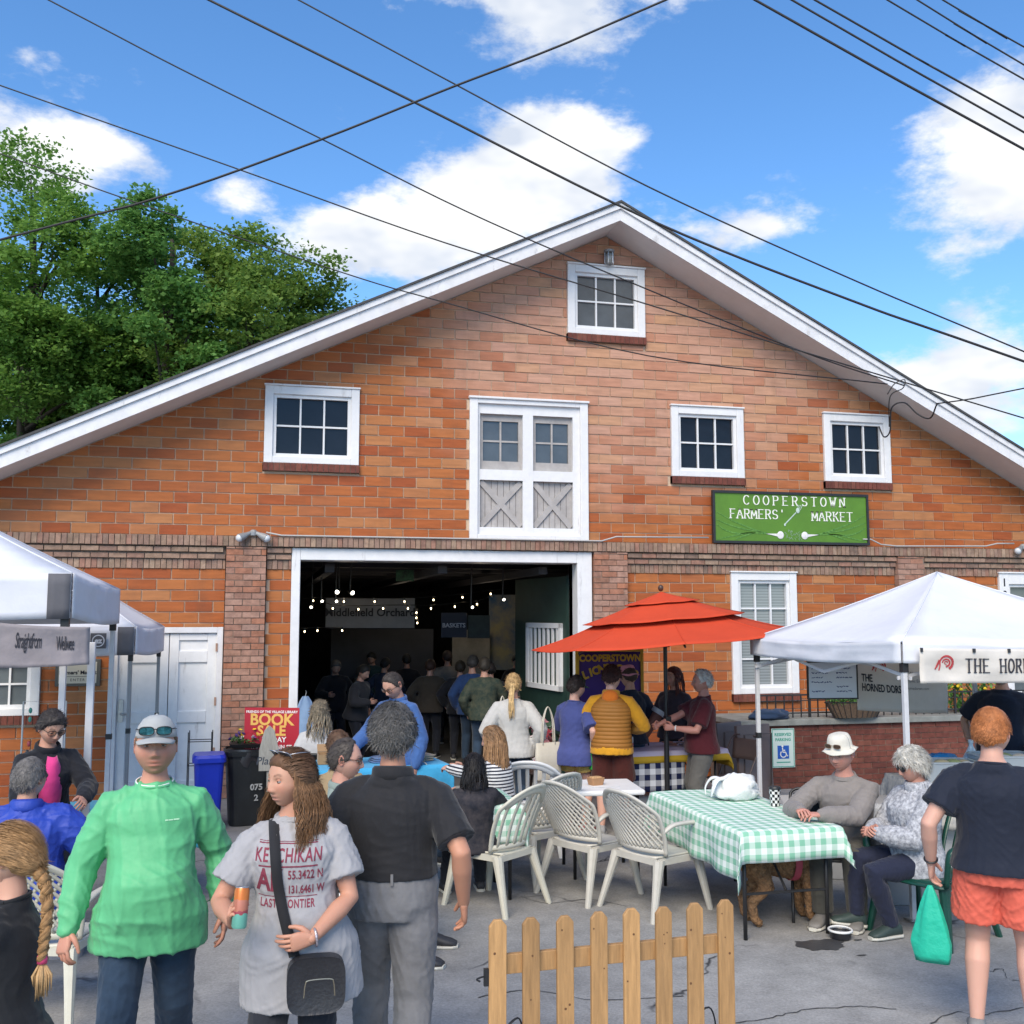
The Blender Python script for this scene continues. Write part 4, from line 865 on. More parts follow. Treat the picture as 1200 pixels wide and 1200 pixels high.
MB().box((.0, -.03, 1.08), (.06, .09, .13)).build('crank_box', BLACK, um, bevel=.01); MB().ell(tilt @ Vector((0, 0, .48)) + Vector((0, 0, 2.0)), (.03, .03, .036), 12, 8).build('finial', mat('finial', (.06, .03, .02), .4), um, smooth=True)
MB().lathe([(.03, .14), (.05, .12), (.06, .07), (.24, .05), (.25, .0)], 24, cap=True).build('base', BLACK, um)

# ---------------------------------------------------------------- chairs
def plastic_chair(name, label, m, loc, rz, back='lattice', arms=True, top=.90, group='plastic garden chairs', w=.27, legm=None):
    rt = thing(name, label, 'chair', loc, rz, group=group)
    P = []; n = 14
    for i in range(n + 1):
        u = -1 + 2 * i / n; row = []
        for j in range(n + 1):
            v = -1 + 2 * j / n; wd = (w - .02) * (1 - .08 * (v + 1) / 2) ; x = u * wd * (1 - .10 * max(0, abs(v) - .7) ** 1 * abs(u) * 2); y = v * .235 - .01
            z = .425 - .018 * (1 - u * u) * (1 - v * v * .5) - .03 * max(0, -v - .72) ** 1.3 * 3 + .0
            row.append((x, y, z))
        P.append(row)
    MB().grid(P).build('seat', m, rt, smooth=True, solid=.014)
    rim = MB(); rim.tube(bez([(-w, -.2, .40), (-w * .9, -.25, .395), (0, -.265, .39), (w * .9, -.25, .395), (w, -.2, .40)], 5), .022, 8, flat=.6); rim.bar((-w + .01, -.2, .395), (-w * .92, .22, .395), .02, .045); rim.bar((w - .01, -.2, .395), (w * .92, .22, .395), .02, .045); rim.bar((-w * .92, .225, .395), (w * .92, .225, .395), .02, .045); rim.build('seat_rim', m, rt)
    H = top - .44
    def S(u, v):                                       # back surface
        wd = w * (.86 + .24 * math.sin(math.pi * min(v * .62 + .12, 1)) - .0) ; x = u * wd; y = .22 + .20 * v * v * .55 + .10 * v - .07 * (u * u) ; z = .44 + H * v; return Vector((x, y, z))
    def vmax(u): return max(.0, 1 - .34 * abs(u) ** 2.4)
    fr = MB(); prof = [S(-1, v) for v in np.linspace(0, vmax(1), 7)] + [S(u, vmax(u)) for u in np.linspace(-1, 1, 17)][1:-1] + [S(1, v) for v in np.linspace(vmax(1), 0, 7)]
    fr.tube(bez(prof, 2), .024, 8, flat=.55, up=(0, 1, 0)); fr.tube([S(u, .06) for u in np.linspace(-1, 1, 9)], .02, 8, flat=.6, up=(0, 1, 0)); fr.build('back_frame', m, rt, smooth=True)
    if back == 'lattice':
        la = MB(); st = .135
        for s in (-1, 1):
            c = -2.2
            while c < 3:
                pts = []
                for u in np.linspace(-.97, .97, 25):
                    v = s * u * .75 + c * .5
                    if .05 < v < vmax(u) - .02: pts.append(S(u, v) + Vector((0, .003 * s, 0)))
                    elif len(pts) > 1: break
                    else: pts = []
                if len(pts) > 1: la.tube(pts, .0115, 5, flat=.5, up=(0, 1, 0))
                c += st * 1.85
        la.build('lattice', m, rt, smooth=True)
    else:
        k = 6 if back == 'slat' else 7
        for i in range(k):
            u = -1 + 2 * (i + .7) / (k + .4); pts = [S(u * (.8 + .2 * v) if back == 'fan' else u, v) for v in np.linspace(.06, vmax(u) - .01, 8)]; MB().tube(pts, .02, 6, flat=.35, up=(0, 1, 0)).build('slat', m, rt, smooth=True)
        cap = MB(); cap.tube([S(u, vmax(u) - .045) for u in np.linspace(-.9, .9, 15)], .04, 8, flat=.3, up=(0, 1, 0)); cap.build('top_rail', m, rt, smooth=True)
    for s in (-1, 1):
        for yy, fy in ((-.2, -.27), (.2, .33)):
            lg = MB(); a = Vector((s * (w - .03), yy, .41)); b = Vector((s * (w + .035), fy, .0)); d = (b - a); x = Vector((1, 0, 0)) * s; y_ = Vector((0, 1 if yy > 0 else -1, 0))
            rings = []
            for t, k in ((0, .062), (.25, .05), (.6, .04), (1, .032)): rings.append((a + d * t + Vector((0, 0, .0)), x * k * .62, y_ * k * .62))
            lg.loft(rings, 8, e=3.2); lg.build('leg', legm or m, rt)
        if arms:
            ar = MB(); pts = bez([S(s, .38), Vector((s * (w + .05), .12, .665)), Vector((s * (w + .06), -.08, .665)), Vector((s * (w + .055), -.21, .65)), Vector((s * (w + .045), -.255, .60)), Vector((s * (w + .02), -.255, .41))], 6)
            ar.tube(pts, [.026] * len(pts), 8, flat=.62, up=(0, 0, 1)); ar.build('arm', m, rt, smooth=True)
    return rt
PLAST = mat('chair_resin', (.50, .48, .43), .5, var=.08, vs=7); PLASTW = mat('chair_white', (.74, .74, .73), .45, var=.05); PLASTC = mat('chair_cream', (.54, .52, .44), .5, var=.07, vs=7); GREENP = mat('chair_green', (.006, .055, .038), .35, var=.15)
def face(rz_deg): return R(rz_deg)
# rz: 0 faces world -Y (towards the viewer); positive turns counter-clockwise
plastic_chair('lattice_chair', 'grey beige lattice armchair nearest the fence, turned to the gingham table', PLAST, lw(1.10, 8.0), R(114), w=.25)
plastic_chair('lattice_chair', 'grey beige lattice armchair in the middle, beside the small white table', PLAST, lw(.63, 8.4), R(118), w=.25)
plastic_chair('lattice_chair', 'grey beige lattice chair turned away beside the striped shirt woman', PLAST, lw(.19, 8.85), R(208), w=.25)
plastic_chair('slatted_chair', 'cream chair with vertical back slats right of the man in black polo', PLASTC, lw(-.14, 8.1), R(218), back='slat', top=.92, arms=False, w=.23)
plastic_chair('slatted_chair', 'white round backed chair left of the small white table', PLASTW, lw(.15, 9.9), R(165), back='fan', top=.86)
plastic_chair('lattice_chair', 'cream lattice chair under the seated man in blue', PLASTC, lw(-2.62, 5.95), R(165), top=.92)
plastic_chair('garden_chair', 'dark green plastic armchair with the grey haired woman in it', GREENP, lw(2.90, 7.34), R(-68), back='slat', top=.86)
def folding_chair(name, label, loc, rz, m, m2):
    rt = thing(name, label, 'chair', loc, rz, group='folding chairs')
    MB().box((0, 0, .44), (.40, .38, .02)).build('seat', m, rt, bevel=.008); P = [[(u * .19, .2 + .03 - .03 * u * u + .03 * v, .62 + .22 * v) for v in np.linspace(0, 1, 5)] for u in np.linspace(-1, 1, 9)]
    MB().grid(P).build('backrest', m, rt, smooth=True, solid=.012)
    for s in (-1, 1):
        MB().tube(bez([(s * .215, -.22, 0), (s * .215, .02, .45), (s * .215, .2, .78), (s * .19, .235, .86), (s * .1, .24, .88)], 4), .011, 8).build('leg', m2, rt, smooth=True); MB().tube([(s * .2, .26, 0), (s * .2, -.16, .43)], .011, 8).build('leg', m2, rt, smooth=True)
    return rt
folding_chair('folding_chair', 'dark metal chair beneath the man in the bucket hat', lw(2.28, 7.75), R(-28), BLACK, BLACK)
folding_chair('folding_chair', 'brown metal folding chair behind the man in maroon under the umbrella', lw(2.38, 11.3), R(-70), mat('chair_brown', (.20, .14, .12), .5), mat('chair_brown_tube', (.16, .12, .11), .4, metal=.3))

# ---------------------------------------------------------------- tables
def draped_cloth(rt_loc, rz, hx, hy, z, dx0, dx1, dy0, dy1, m, label, name='tablecloth', seed=0.0, wav=.03, res=.04, group=None):
    u = np.arange(-hx - dx0, hx + dx1 + .001, res); v = np.arange(-hy - dy0, hy + dy1 + .001, res); mb = MB(); P = []; UV = []
    for a in u:
        row = []
        for b in v:
            da = max(abs(a) - hx, 0); db = max(abs(b) - hy, 0); sa = math.copysign(1, a); sb = math.copysign(1, b)
            x = max(-hx, min(hx, a)); y = max(-hy, min(hy, b)); r = math.hypot(da, db); drop = max(da, db) + .35 * min(da, db)
            ba = b * 9 + seed; fold = (.5 * math.sin(ba + math.sin(b * 4 + seed) * 1.5) + .5 * fbm((a, b, seed), 2.2)) if da >= db else (.5 * math.sin(a * 10 + seed * 2) + .5 * fbm((a, b, seed), 2.2))
            k = min(drop / .12, 1)
            if r > 0:
                cr = min(da, db); ox = (.018 * k + wav * fold * min(drop / .3, 1.2)); 
                if da > 0: x += sa * (.012 + ox * (da / r) + .22 * cr)
                if db > 0: y += sb * (.012 + ox * (db / r) + .22 * cr)
            zz = z + .004 - max(drop - .012, 0) * .985 + (.004 * fbm((a * 3, b * 3, seed), 1.5) if r == 0 else 0)
            row.append((x, y, zz)); UV.append((a, b))
        P.append(row)
    mb.grid(P); o = mb.build(name, m, None, smooth=True, solid=.003); o.location = rt_loc; o.rotation_euler = (0, 0, rz); tag(o, label, 'tablecloth', group)
    uvl = o.data.uv_layers.new(name='UVMap')
    for lp in o.data.loops: uvl.data[lp.index].uv = UV[lp.vertex_index]
    return o
def table(name, label, loc, rz, hx, hy, h, topm, legm, fold=True, cat='table', group=None, round_=.02):
    rt = thing(name, label, cat, loc, rz, group=group)
    MB().box((0, 0, h - .022), (2 * hx, 2 * hy, .044)).build('table_top', topm, rt, bevel=round_)
    ins = .10 if max(hx, hy) > .5 else .05
    for sx in (-1, 1):
        for sy in (-1, 1): MB().tube([(sx * (hx - .06), sy * (hy - ins), 0), (sx * (hx - .06), sy * (hy - ins), h - .045)], .0145, 8).build('leg', legm, rt, smooth=True)
    lx = hx > hy
    for s in (-1, 1):
        b = MB()
        if not lx: b.tube([(-hx + .06, s * (hy - ins), .30), (hx - .06, s * (hy - ins), .30)], .010, 6); b.tube([(0, s * (hy - ins), .31), (0, s * (hy * .35), h - .05)], .009, 6)
        else: b.tube([(s * (hx - .06), -hy + ins, .30), (s * (hx - .06), hy - ins, .30)], .010, 6); b.tube([(s * (hx - .06), 0, .31), (s * (hx * .35), 0, h - .05)], .009, 6)
        b.build('brace', legm, rt)
    return rt
GING = gingham('green_gingham', (.72, .78, .74), (.22, .48, .34), .082); GINGN = gingham('navy_gingham', (.70, .72, .76), (.012, .018, .06), .12)
TB = lw(1.72, 7.98)
table('folding_table', 'long folding table under the green gingham cloth in front of the seated couple', TB, 0, .37, .82, .735, PLASTW, BLACK)
draped_cloth(TB, 0, .37, .82, .735, .34, .20, .22, .16, GING, 'pale green gingham cloth draped on the long table in front of the seated couple', seed=1.3, wav=.035)
TB2 = lw(-.74, 8.3)
table('folding_table', 'folding table under gingham half hidden behind the man in black polo', TB2, 0, .74, .37, .735, PLASTW, BLACK)
draped_cloth(TB2, 0, .74, .37, .735, .1, .16, .30, .2, GING, 'second pale green gingham cloth, mostly behind the man in black polo', seed=4.1)
TB3 = lw(.76, 9.1)
table('side_table', 'small white plastic table holding a brown snack box', TB3, R(-6), .33, .31, .725, PLASTW, BLACK, round_=.015)
sb = thing('snack_box', 'small brown cardboard snack box on the small white table', 'box', TB3 + Vector((-.04, -.02, .727)), R(15)); mb = MB(); mb.loft([((0, 0, 0), (.055, 0, 0), (0, .045, 0)), ((0, 0, .065), (.07, 0, 0), (0, .055, 0))], 16, e=6); mb.build('tray', mat('kraft', (.36, .19, .09), .8, var=.1), sb)
MB().loft([((0, 0, .045), (.058, 0, 0), (0, .045, 0)), ((0, 0, .072), (.05, 0, 0), (0, .038, 0))], 14, e=4).build('food', mat('food_tan', (.50, .30, .14), .8, var=.3, vs=60), sb)
tag(MB().box(TB3 + Vector((.02, -.06, .729)), (.24, .15, .003)).build('paper_napkin', PLASTW), 'white paper napkin under the snack box', 'napkin')
# bag and cup on gingham table
def blob_bag(name, label, loc, r, m, seed, knots=True, cat='bag', rz=0):
    rt = thing(name, label, cat, loc, rz); mb = MB(); n, k = 26, 18; P = []
    for j in range(k + 1):
        ph = math.pi * j / k; row = []
        for i in range(n + 1):
            th = 2 * math.pi * i / n; d = Vector((math.sin(ph) * math.cos(th), math.sin(ph) * math.sin(th), math.cos(ph)))
            f = 1 + .30 * fbm(d, 1.6, seed) + .10 * fbm(d, 4.5, seed); p_ = Vector((d.x * r[0] * f, d.y * r[1] * f, max(d.z, -.62) * r[2] * f + r[2] * .62)); p_.z = max(p_.z, .002); row.append(p_)
        P.append(row)
    mb.grid(P).build('bag_body', m, rt, smooth=True)
    if knots:
        for s in (-1, 1): MB().tube(bez([(-r[0] * .5, s * .03, r[2] * 1.3), (-r[0] * .95, s * .05, r[2] * 1.35), (-r[0] * 1.2, s * .07, r[2] * .8), (-r[0] * 1.25, s * .05, r[2] * .25)], 5), [.02, .022, .025, .03, .03, .03, .028, .024, .02, .02, .018, .018, .015, .015, .012, .01][:16], 8, flat=.4).build('knot_end', m, rt, smooth=True)
    return rt
PBAG = mat('plastic_bag_white', (.72, .73, .72), .4, spec=.5, bump=.6, bs=14, bd=.03, var=.06, vs=5)
blob_bag('shopping_bag', 'full white plastic bag lying on the green gingham table', TB + Vector((.14, .32, .742)), (.19, .13, .12), PBAG, 3.3)
ck = mat('checker_cup', (.7, .7, .68), .5); nt, N, L, p = nodes_of(ck); tc = N('ShaderNodeTexCoord'); sp = N('ShaderNodeSeparateXYZ'); L(tc.outputs['Object'], sp.inputs[0]); at_ = N('ShaderNodeMath'); at_.operation = 'ARCTAN2'; L(sp.outputs[0], at_.inputs[0]); L(sp.outputs[1], at_.inputs[1]); cmb = N('ShaderNodeCombineXYZ'); ml = N('ShaderNodeMath'); ml.operation = 'MULTIPLY'; ml.inputs[1].default_value = .0424; L(at_.outputs[0], ml.inputs[0]); L(ml.outputs[0], cmb.inputs[0]); L(sp.outputs[2], cmb.inputs[1]); cmb.inputs[2].default_value = .001
ch = N('ShaderNodeTexChecker'); ch.inputs['Scale'].default_value = 45; ch.inputs['Color1'].default_value = (.72, .72, .7, 1); ch.inputs['Color2'].default_value = (.012, .012, .014, 1); L(cmb.outputs[0], ch.inputs['Vector']); L(ch.outputs['Color'], p.inputs['Base Color'])
cu = thing('paper_cup', 'black and white checkered paper cup on the gingham table', 'cup', TB + Vector((.30, -.02, .742))); MB().lathe([(.0, .0), (.034, 0), (.044, .125), (.041, .125)], 24).build('cup', ck, cu, smooth=True, auto=40); MB().lathe([(.047, .125), (.047, .135), (.042, .145), (.0, .146)], 24).build('lid', BLACK, cu, smooth=True, auto=40)
# blue-cloth table at the hall door
TB5 = lw(-1.30, 9.9); table('stall_table', 'table with bright blue cloth in front of the open doorway', TB5, R(8), .62, .36, .80, PLASTW, BLACK); BLUEC = cloth('blue_cloth', (.05, .33, .58), bump=.4)
draped_cloth(TB5, R(8), .62, .36, .80, .1, .1, .45, .1, BLUEC, 'bright blue tablecloth behind the man in black polo', seed=2.2)
for i, (x, y, s, c, nm, lb) in enumerate(((-.35, .1, (.34, .22, .09), (.30, .19, .10), 'carton', 'open brown carton at the back of the blue table'), (.1, .0, (.3, .2, .05), (.10, .17, .33), 'folded_jeans', 'pile of folded denim on the blue table'), (.42, -.05, (.24, .2, .06), (.36, .30, .22), 'folded_cloth', 'folded tan cloth at the right end of the blue table'))):
    mb = MB(); M_ = Matrix.Rotation(R(8 + 12 * i), 3, 'Z')
    if nm == 'carton':
        X, Y, Z = s
        for a in ((0, -Y / 2, X, .006), (0, Y / 2, X, .006)): mb.box((a[0], a[1], Z / 2), (a[2], a[3], Z))
        for a in ((-X / 2, 0), (X / 2, 0)): mb.box((a[0], a[1], Z / 2), (.006, Y - .006, Z))
        mb.box((0, 0, .004), (X - .01, Y - .01, .005)); mb.box((0, Y / 2 + .05, Z + .03), (X, .1, .004), Matrix.Rotation(R(35), 3, 'X'))
    else:
        for k in range(3): mb.loft([((.01 * k, .01 * math.sin(k * 3), s[2] / 3 * k + .001), (s[0] / 2 - .01 * k, 0, 0), (0, s[1] / 2, 0)), ((.01 * k, 0, s[2] / 3 * (k + .5)), (s[0] / 2 + .006, 0, 0), (0, s[1] / 2 + .006, 0)), ((.01 * k, 0, s[2] / 3 * (k + 1) - .002), (s[0] / 2 - .012 * k, 0, 0), (0, s[1] / 2, 0))], 20, e=5)
    o = mb.build(nm, cloth(nm + '_m', c, bump=.3)); o.location = TB5 + Matrix.Rotation(R(8), 3, 'Z') @ Vector((x, y, .808)); o.rotation_euler = (0, 0, R(10 * i)); tag(o, lb, 'box' if nm == 'carton' else 'clothes')
# umbrella table
TB6 = lw(1.58, 11.35); table('stall_table', 'stall table under the orange umbrella with white and yellow cloth', TB6, R(2), .62, .36, .76, PLASTW, BLACK)
draped_cloth(TB6, R(2), .40, .36, .755, -.0, -.0, .42, .1, GINGN, 'navy and white checked cloth hanging at the front of the umbrella table', seed=3, wav=.02).location = TB6 + Vector((-.25, 0, 0))
lc = draped_cloth(TB6 + Vector((.02, 0, .005)), R(2), .62, .36, .76, .12, .2, .13, .1, mat('lilac_cloth', (.45, .42, .55), .8, bump=.3, bs=9, bd=.02), 'white cloth with a broad yellow border over the umbrella table', seed=6)
nt, N, L, p = nodes_of(_mats['lilac_cloth']); uvn = N('ShaderNodeUVMap'); sp = N('ShaderNodeSeparateXYZ'); L(uvn.outputs[0], sp.inputs[0]); fs = []
for i_, (lo, hi) in enumerate(((-.66, .73), (-.42, .9))):
    for op, v_ in (('LESS_THAN', lo), ('GREATER_THAN', hi)): n_ = N('ShaderNodeMath'); n_.operation = op; n_.inputs[1].default_value = v_; L(sp.outputs[i_], n_.inputs[0]); fs.append(n_.outputs[0])
ac = fs[0]
for f_ in fs[1:]: n_ = N('ShaderNodeMath'); n_.operation = 'MAXIMUM'; L(ac, n_.inputs[0]); L(f_, n_.inputs[1]); ac = n_.outputs[0]
mx = N('ShaderNodeMix'); mx.data_type = 'RGBA'; L(ac, mx.inputs[0]); mx.inputs[6].default_value = (.46, .42, .55, 1); mx.inputs[7].default_value = (.50, .32, .02, 1); L(mx.outputs[2], p.inputs['Base Color'])
def put(name, label, cat, mb, m, loc, rz=0, smooth=False, bevel=0.0, group=None):
    o = mb.build(name, m, None, smooth=smooth, bevel=bevel, auto=40 if smooth else None); o.location = loc; o.rotation_euler = (0, 0, rz); return tag(o, label, cat, group)
T6 = lambda x, y, z=0.0: TB6 + Vector((x, y, .775 + z))
bx = thing('donation_box', 'white and pink box on the umbrella table', 'box', T6(-.42, -.05), R(5)); MB().box((0, 0, .06), (.2, .15, .12)).build('box_body', PLASTW, bx, bevel=.004); MB().box((0, -.077, .03), (.195, .004, .05)).build('pink_band', mat('pink_band', (.55, .18, .25), .7), bx); MB().box((0, 0, .123), (.08, .01, .004)).build('slot', BLACK, bx)
jr = thing('water_bottle_pack', 'clear blue water bottles standing on the umbrella table', 'bottles', T6(-.36, .16)); WB = mat('bottle_blue', (.35, .5, .62), .15, spec=.6)
for k in range(3): MB().lathe([(0, 0), (.032, .002), (.034, .13), (.026, .16), (.012, .185), (.013, .205), (0, .206)], 14, c=(.075 * k - .075, 0, 0)).build('bottle', WB, jr, smooth=True)
tu = thing('brown_scope', 'tilted brown tube with a pale rimmed round end on the umbrella table', 'tube', T6(-.12, .02)); a = Vector((-.06, 0, .05)); b = Vector((.14, -.03, .36)); MB().tube([a, b], [.045, .06], 16).build('barrel', mat('leather_brown', (.16, .06, .04), .6), tu, smooth=True, auto=40); d = (b - a).normalized(); MB().tube([b - d * .02, b + d * .03], [.085, .085], 20).build('rim', mat('rim_pale', (.5, .5, .48), .5), tu, smooth=True, auto=40); MB().tube([b + d * .02, b + d * .035], [.062, .062], 20).build('lens_face', BLACK, tu)
MB_ = MB(); [MB_.tube([(s * .05, .05, 0), (s * .01, .0, .12)], .008, 6) for s in (-1, 1)]; MB_.build('stand', BLACK, tu)
for k, (x, y, c) in enumerate(((.12, .0, (.25, .12, .10)), (.3, -.08, (.18, .14, .15)), (.42, .1, (.3, .18, .12)))):
    mb = MB(); [mb.box((random.uniform(-.08, .08), random.uniform(-.05, .05), .008 + .012 * i), (.1, .07, .01), Matrix.Rotation(random.uniform(-.6, .6), 3, 'Z')) for i in range(4)]
    put('flyer_stack', ['small brown stack of flyers next to the tube on the umbrella table', 'dark stack of flyers in the middle of the umbrella table', 'reddish stack of flyers at the right end of the umbrella table'][k], 'flyers', mb, mat('flyer%d' % k, c, .7), T6(x, y), group='flyer stacks')
put('storage_bin', 'grey plastic bin standing under the umbrella table', 'bin', MB().loft([((0, 0, 0), (.2, 0, 0), (0, .14, 0)), ((0, 0, .28), (.235, 0, 0), (0, .17, 0)), ((0, 0, .3), (.25, 0, 0), (0, .185, 0))], 20, e=6), mat('bin_grey', (.30, .31, .33), .5), TB6 + Vector((-.28, -.1, 0)))
put('pink_crate', 'pink plastic crate under the right part of the umbrella table', 'crate', MB().loft([((0, 0, 0), (.15, 0, 0), (0, .12, 0)), ((0, 0, .2), (.17, 0, 0), (0, .14, 0))], 20, e=6), mat('crate_pink', (.5, .2, .22), .6), TB6 + Vector((.2, .05, 0)))
# lions banner
lb0, lb1 = dp(678, 764, 11.9), dp(750, 764, 12.05); d = lb1 - lb0; d.z = 0; Lb = d.length
lbn = thing('club_banner', 'purple club banner with gold border and gold lettering behind the umbrella', 'banner', lb0, math.atan2(d.y, d.x)); hb_ = .72
P = [[(Lb * i / 12, .012 * math.sin(i * .9) , -hb_ * j / 8) for i in range(13)] for j in range(9)]; MB().grid(P).build('cloth', mat('club_purple', (.06, .022, .17), .75, bump=.2, bs=8), lbn, smooth=True, solid=.004)
mb = MB(); e = .035; mb.bb(-e, 0, -.02, .02, -hb_, 0); mb.bb(Lb, Lb + e, -.02, .02, -hb_, 0); mb.bb(-e, Lb + e, -.022, .02, 0, e); mb.bb(-e, Lb + e, -.022, .02, -hb_ - e, -hb_); GOLD = mat('gold_border', (.55, .30, .02), .6); mb.build('border', GOLD, lbn)
Mb = facing((Lb / 2, -.026, -.075)); text_mb('COOPERSTOWN', .105, bold=.005, M=Mb @ Matrix.Diagonal((.92, 1, 1, 1))).build('lettering', GOLD, lbn); mb = MB()
for i, chx in enumerate('LIONS CLUB'):
    a = (i - 4.5) / 4.5; text_mb(chx, .13, bold=.006, M=facing((Lb / 2 + a * .30, -.026, -.31 + .12 * math.cos(a * 1.2))) @ Matrix.Rotation(-a * .35, 4, 'Z'), mb=mb)
mb.build('lettering', GOLD, lbn, kind='stuff'); MB().tube([(0, 0, e), (Lb / 2, 0, .42), (Lb, 0, e)], .006, 5).build('cord', GOLD, lbn)
mb = MB(); mb.lathe([(.0, 0), (.10, 0)], 20, c=(Lb / 2, -.024, -.52), M=Matrix.Rotation(R(90), 3, 'X')); mb.build('emblem_disc', mat('emblem_blue', (.05, .08, .3), .6), lbn); text_mb('L', .16, bold=.006, M=facing((Lb / 2, -.028, -.52))).build('emblem_letter', GOLD, lbn)
# pole for the banner stand
tag(MB().tube([lb0 + Vector((Lb / 2, .08, .38)), Vector((lb0.x + Lb / 2, lb0.y + .08, 0))], .014, 8).build('banner_stand', BLACK), 'black stand behind the purple club banner', 'stand')
# ================================================================== PEOPLE: generator
JOBS = []
def job(mb, voxel, smooth, cb): JOBS.append((mb, voxel, smooth, cb))
def run_jobs():
    tmp = []
    for mb, vx, sm, cb in JOBS:
        o = bpy.data.objects.new('tmp', mb.mesh('tmp')); COL.objects.link(o)
        r = o.modifiers.new('r', 'REMESH'); r.mode = 'VOXEL'; r.voxel_size = vx
        s = o.modifiers.new('s', 'SMOOTH'); s.iterations = sm; s.factor = .5
        tmp.append(o)
    dg = bpy.context.evaluated_depsgraph_get(); dg.update()
    for o, (mb, vx, sm, cb) in zip(tmp, JOBS):
        me = o.evaluated_get(dg).to_mesh(); n = len(me.vertices)
        V = np.empty(n * 3, 'f'); me.vertices.foreach_get('co', V); F = [tuple(p.vertices) for p in me.polygons]
        Nn = np.empty(n * 3, 'f'); me.vertices.foreach_get('normal', Nn)
        o.evaluated_get(dg).to_mesh_clear(); cb(V.reshape(-1, 3).astype(float), F, Nn.reshape(-1, 3).astype(float))
    for o in tmp: me = o.data; bpy.data.objects.remove(o); bpy.data.meshes.remove(me)
    JOBS.clear()
def folds(V, Nn, amp, seed, freq=1.0, vert=.22):
    r = np.random.default_rng(seed); d = np.zeros(len(V))
    for k in range(6):
        a = r.normal(size=3); a[2] *= vert + .5 * (k % 2); a /= np.linalg.norm(a); b = r.normal(size=3); b /= np.linalg.norm(b); f = freq * r.uniform(34, 85)
        w = np.sin(V @ a * f + 1.9 * np.sin(V @ b * f * .45 + r.uniform(0, 6)) + r.uniform(0, 6)); m = .5 + .5 * np.sin(V @ r.normal(size=3) * 9 + r.uniform(0, 6))
        d += ((1 - np.abs(w)) ** 2 - .33) * m
    return V + Nn * (d * amp)[:, None]
def raw_obj(name, V, F, m, parent, smooth=True):
    me = bpy.data.meshes.new(name); me.from_pydata([tuple(v) for v in V], [], F)
    if smooth: me.polygons.foreach_set('use_smooth', [True] * len(F))
    me.update(); return mobj(name, me, m, parent)
def g_(x, s): return np.exp(-(x / s) ** 2)
def sstep(a, b, x): t = np.clip((x - a) / (b - a), 0, 1); return t * t * (3 - 2 * t)
def head_surface(az, el, fem=0.0, wide=1.0, jaw=1.0):
    """az: 0 front, +-pi back; el: -pi/2 chin .. pi/2 crown. Local metres for a 0.23 m head."""
    sx = np.cos(el) * np.sin(az); sy = -np.cos(el) * np.cos(az); sz = np.sin(el)
    e = 2.25; q = (np.abs(sx) ** e + np.abs(sy) ** e) ** (1 / e); c = np.sqrt(sx ** 2 + sy ** 2) + 1e-9; k = np.where(q > 1e-6, c / np.maximum(q, 1e-6), 1); sx = sx * k; sy = sy * k
    z = sz
    lower = np.clip(-z, 0, 1)
    wx = .0765 * wide * (1 - (.30 + .06 * fem - .08 * (jaw - 1)) * sstep(.05, 1.0, lower)) * np.where(z < 0, np.clip(1 + .25 * lower, 1, 1.2), 1)
    x = sx * wx
    front = np.clip(-sy, 0, 1); back = np.clip(sy, 0, 1)
    fy = .094 * (1 + .10 * sstep(.2, .9, lower)); by = .104 * (1 - .48 * sstep(.0, .95, lower))
    y = np.where(sy < 0, sy * fy, sy * by)
    zz = z * .115 + np.where(sy > 0, .012 * sstep(.3, 1, lower), 0)
    fm = sstep(.15, .6, front); X = np.abs(x)
    Z = z
    prof = np.where(Z > -.27, sstep(.22, -.27, Z), g_((Z + .27), .085)); dn = (.024 - .004 * fem) * g_(x, .0115 + .004 * sstep(0, -.3, Z)) * prof
    dn += .0075 * g_(X - .013, .008) * g_(Z + .30, .07)
    de = -.0125 * g_(X - .032, .016) * g_(Z - .06, .10); de += (.005 - .003 * fem) * g_(X - .028, .022) * g_(Z - .25, .08)
    dc = .004 * g_(X - .042, .022) * g_(Z + .22, .2)
    dl = .0065 * g_(x, .02) * (g_(Z + .50, .045) + 1.1 * g_(Z + .635, .05)) - .0055 * g_(Z + .565, .022) * g_(x, .024) - .004 * g_(Z + .75, .05) * g_(x, .02)
    dch = .009 * g_(x, .024) * g_(Z + .9, .14)
    y = y - fm * (dn + de + dc + dl + dch)
    return x, y, zz, sx, sy, sz
def hairline(az, recede=0.0):
    a = np.abs(az); return np.interp(a, [0, .5, .95, 1.25, 1.5, 1.75, 2.1, 3.15], [.60 + recede, .58 + recede * 1.3, .42 + recede, .05, -.05, .02, -.35, -.62])
SKIN = lambda nm: mat(nm, (.5, .3, .2), .52, spec=.35, sss=.12, attr='Col', bump=.15, bs=120, bd=.002)
SKM = SKIN('skin')
def ik(a, t, l1, l2, pole):
    a, t, pole = Vector(a), Vector(t), Vector(pole); d = t - a; L_ = max(min(d.length, (l1 + l2) * .998), abs(l1 - l2) + .01); u = d.normalized(); c = (l1 * l1 + L_ * L_ - l2 * l2) / (2 * l1 * L_); c = max(-1, min(1, c))
    pp = pole - u * pole.dot(u); pp = pp.normalized() if pp.length > 1e-5 else u.orthogonal().normalized(); return a + u * l1 * c + pp * l1 * math.sqrt(1 - c * c), a + u * L_
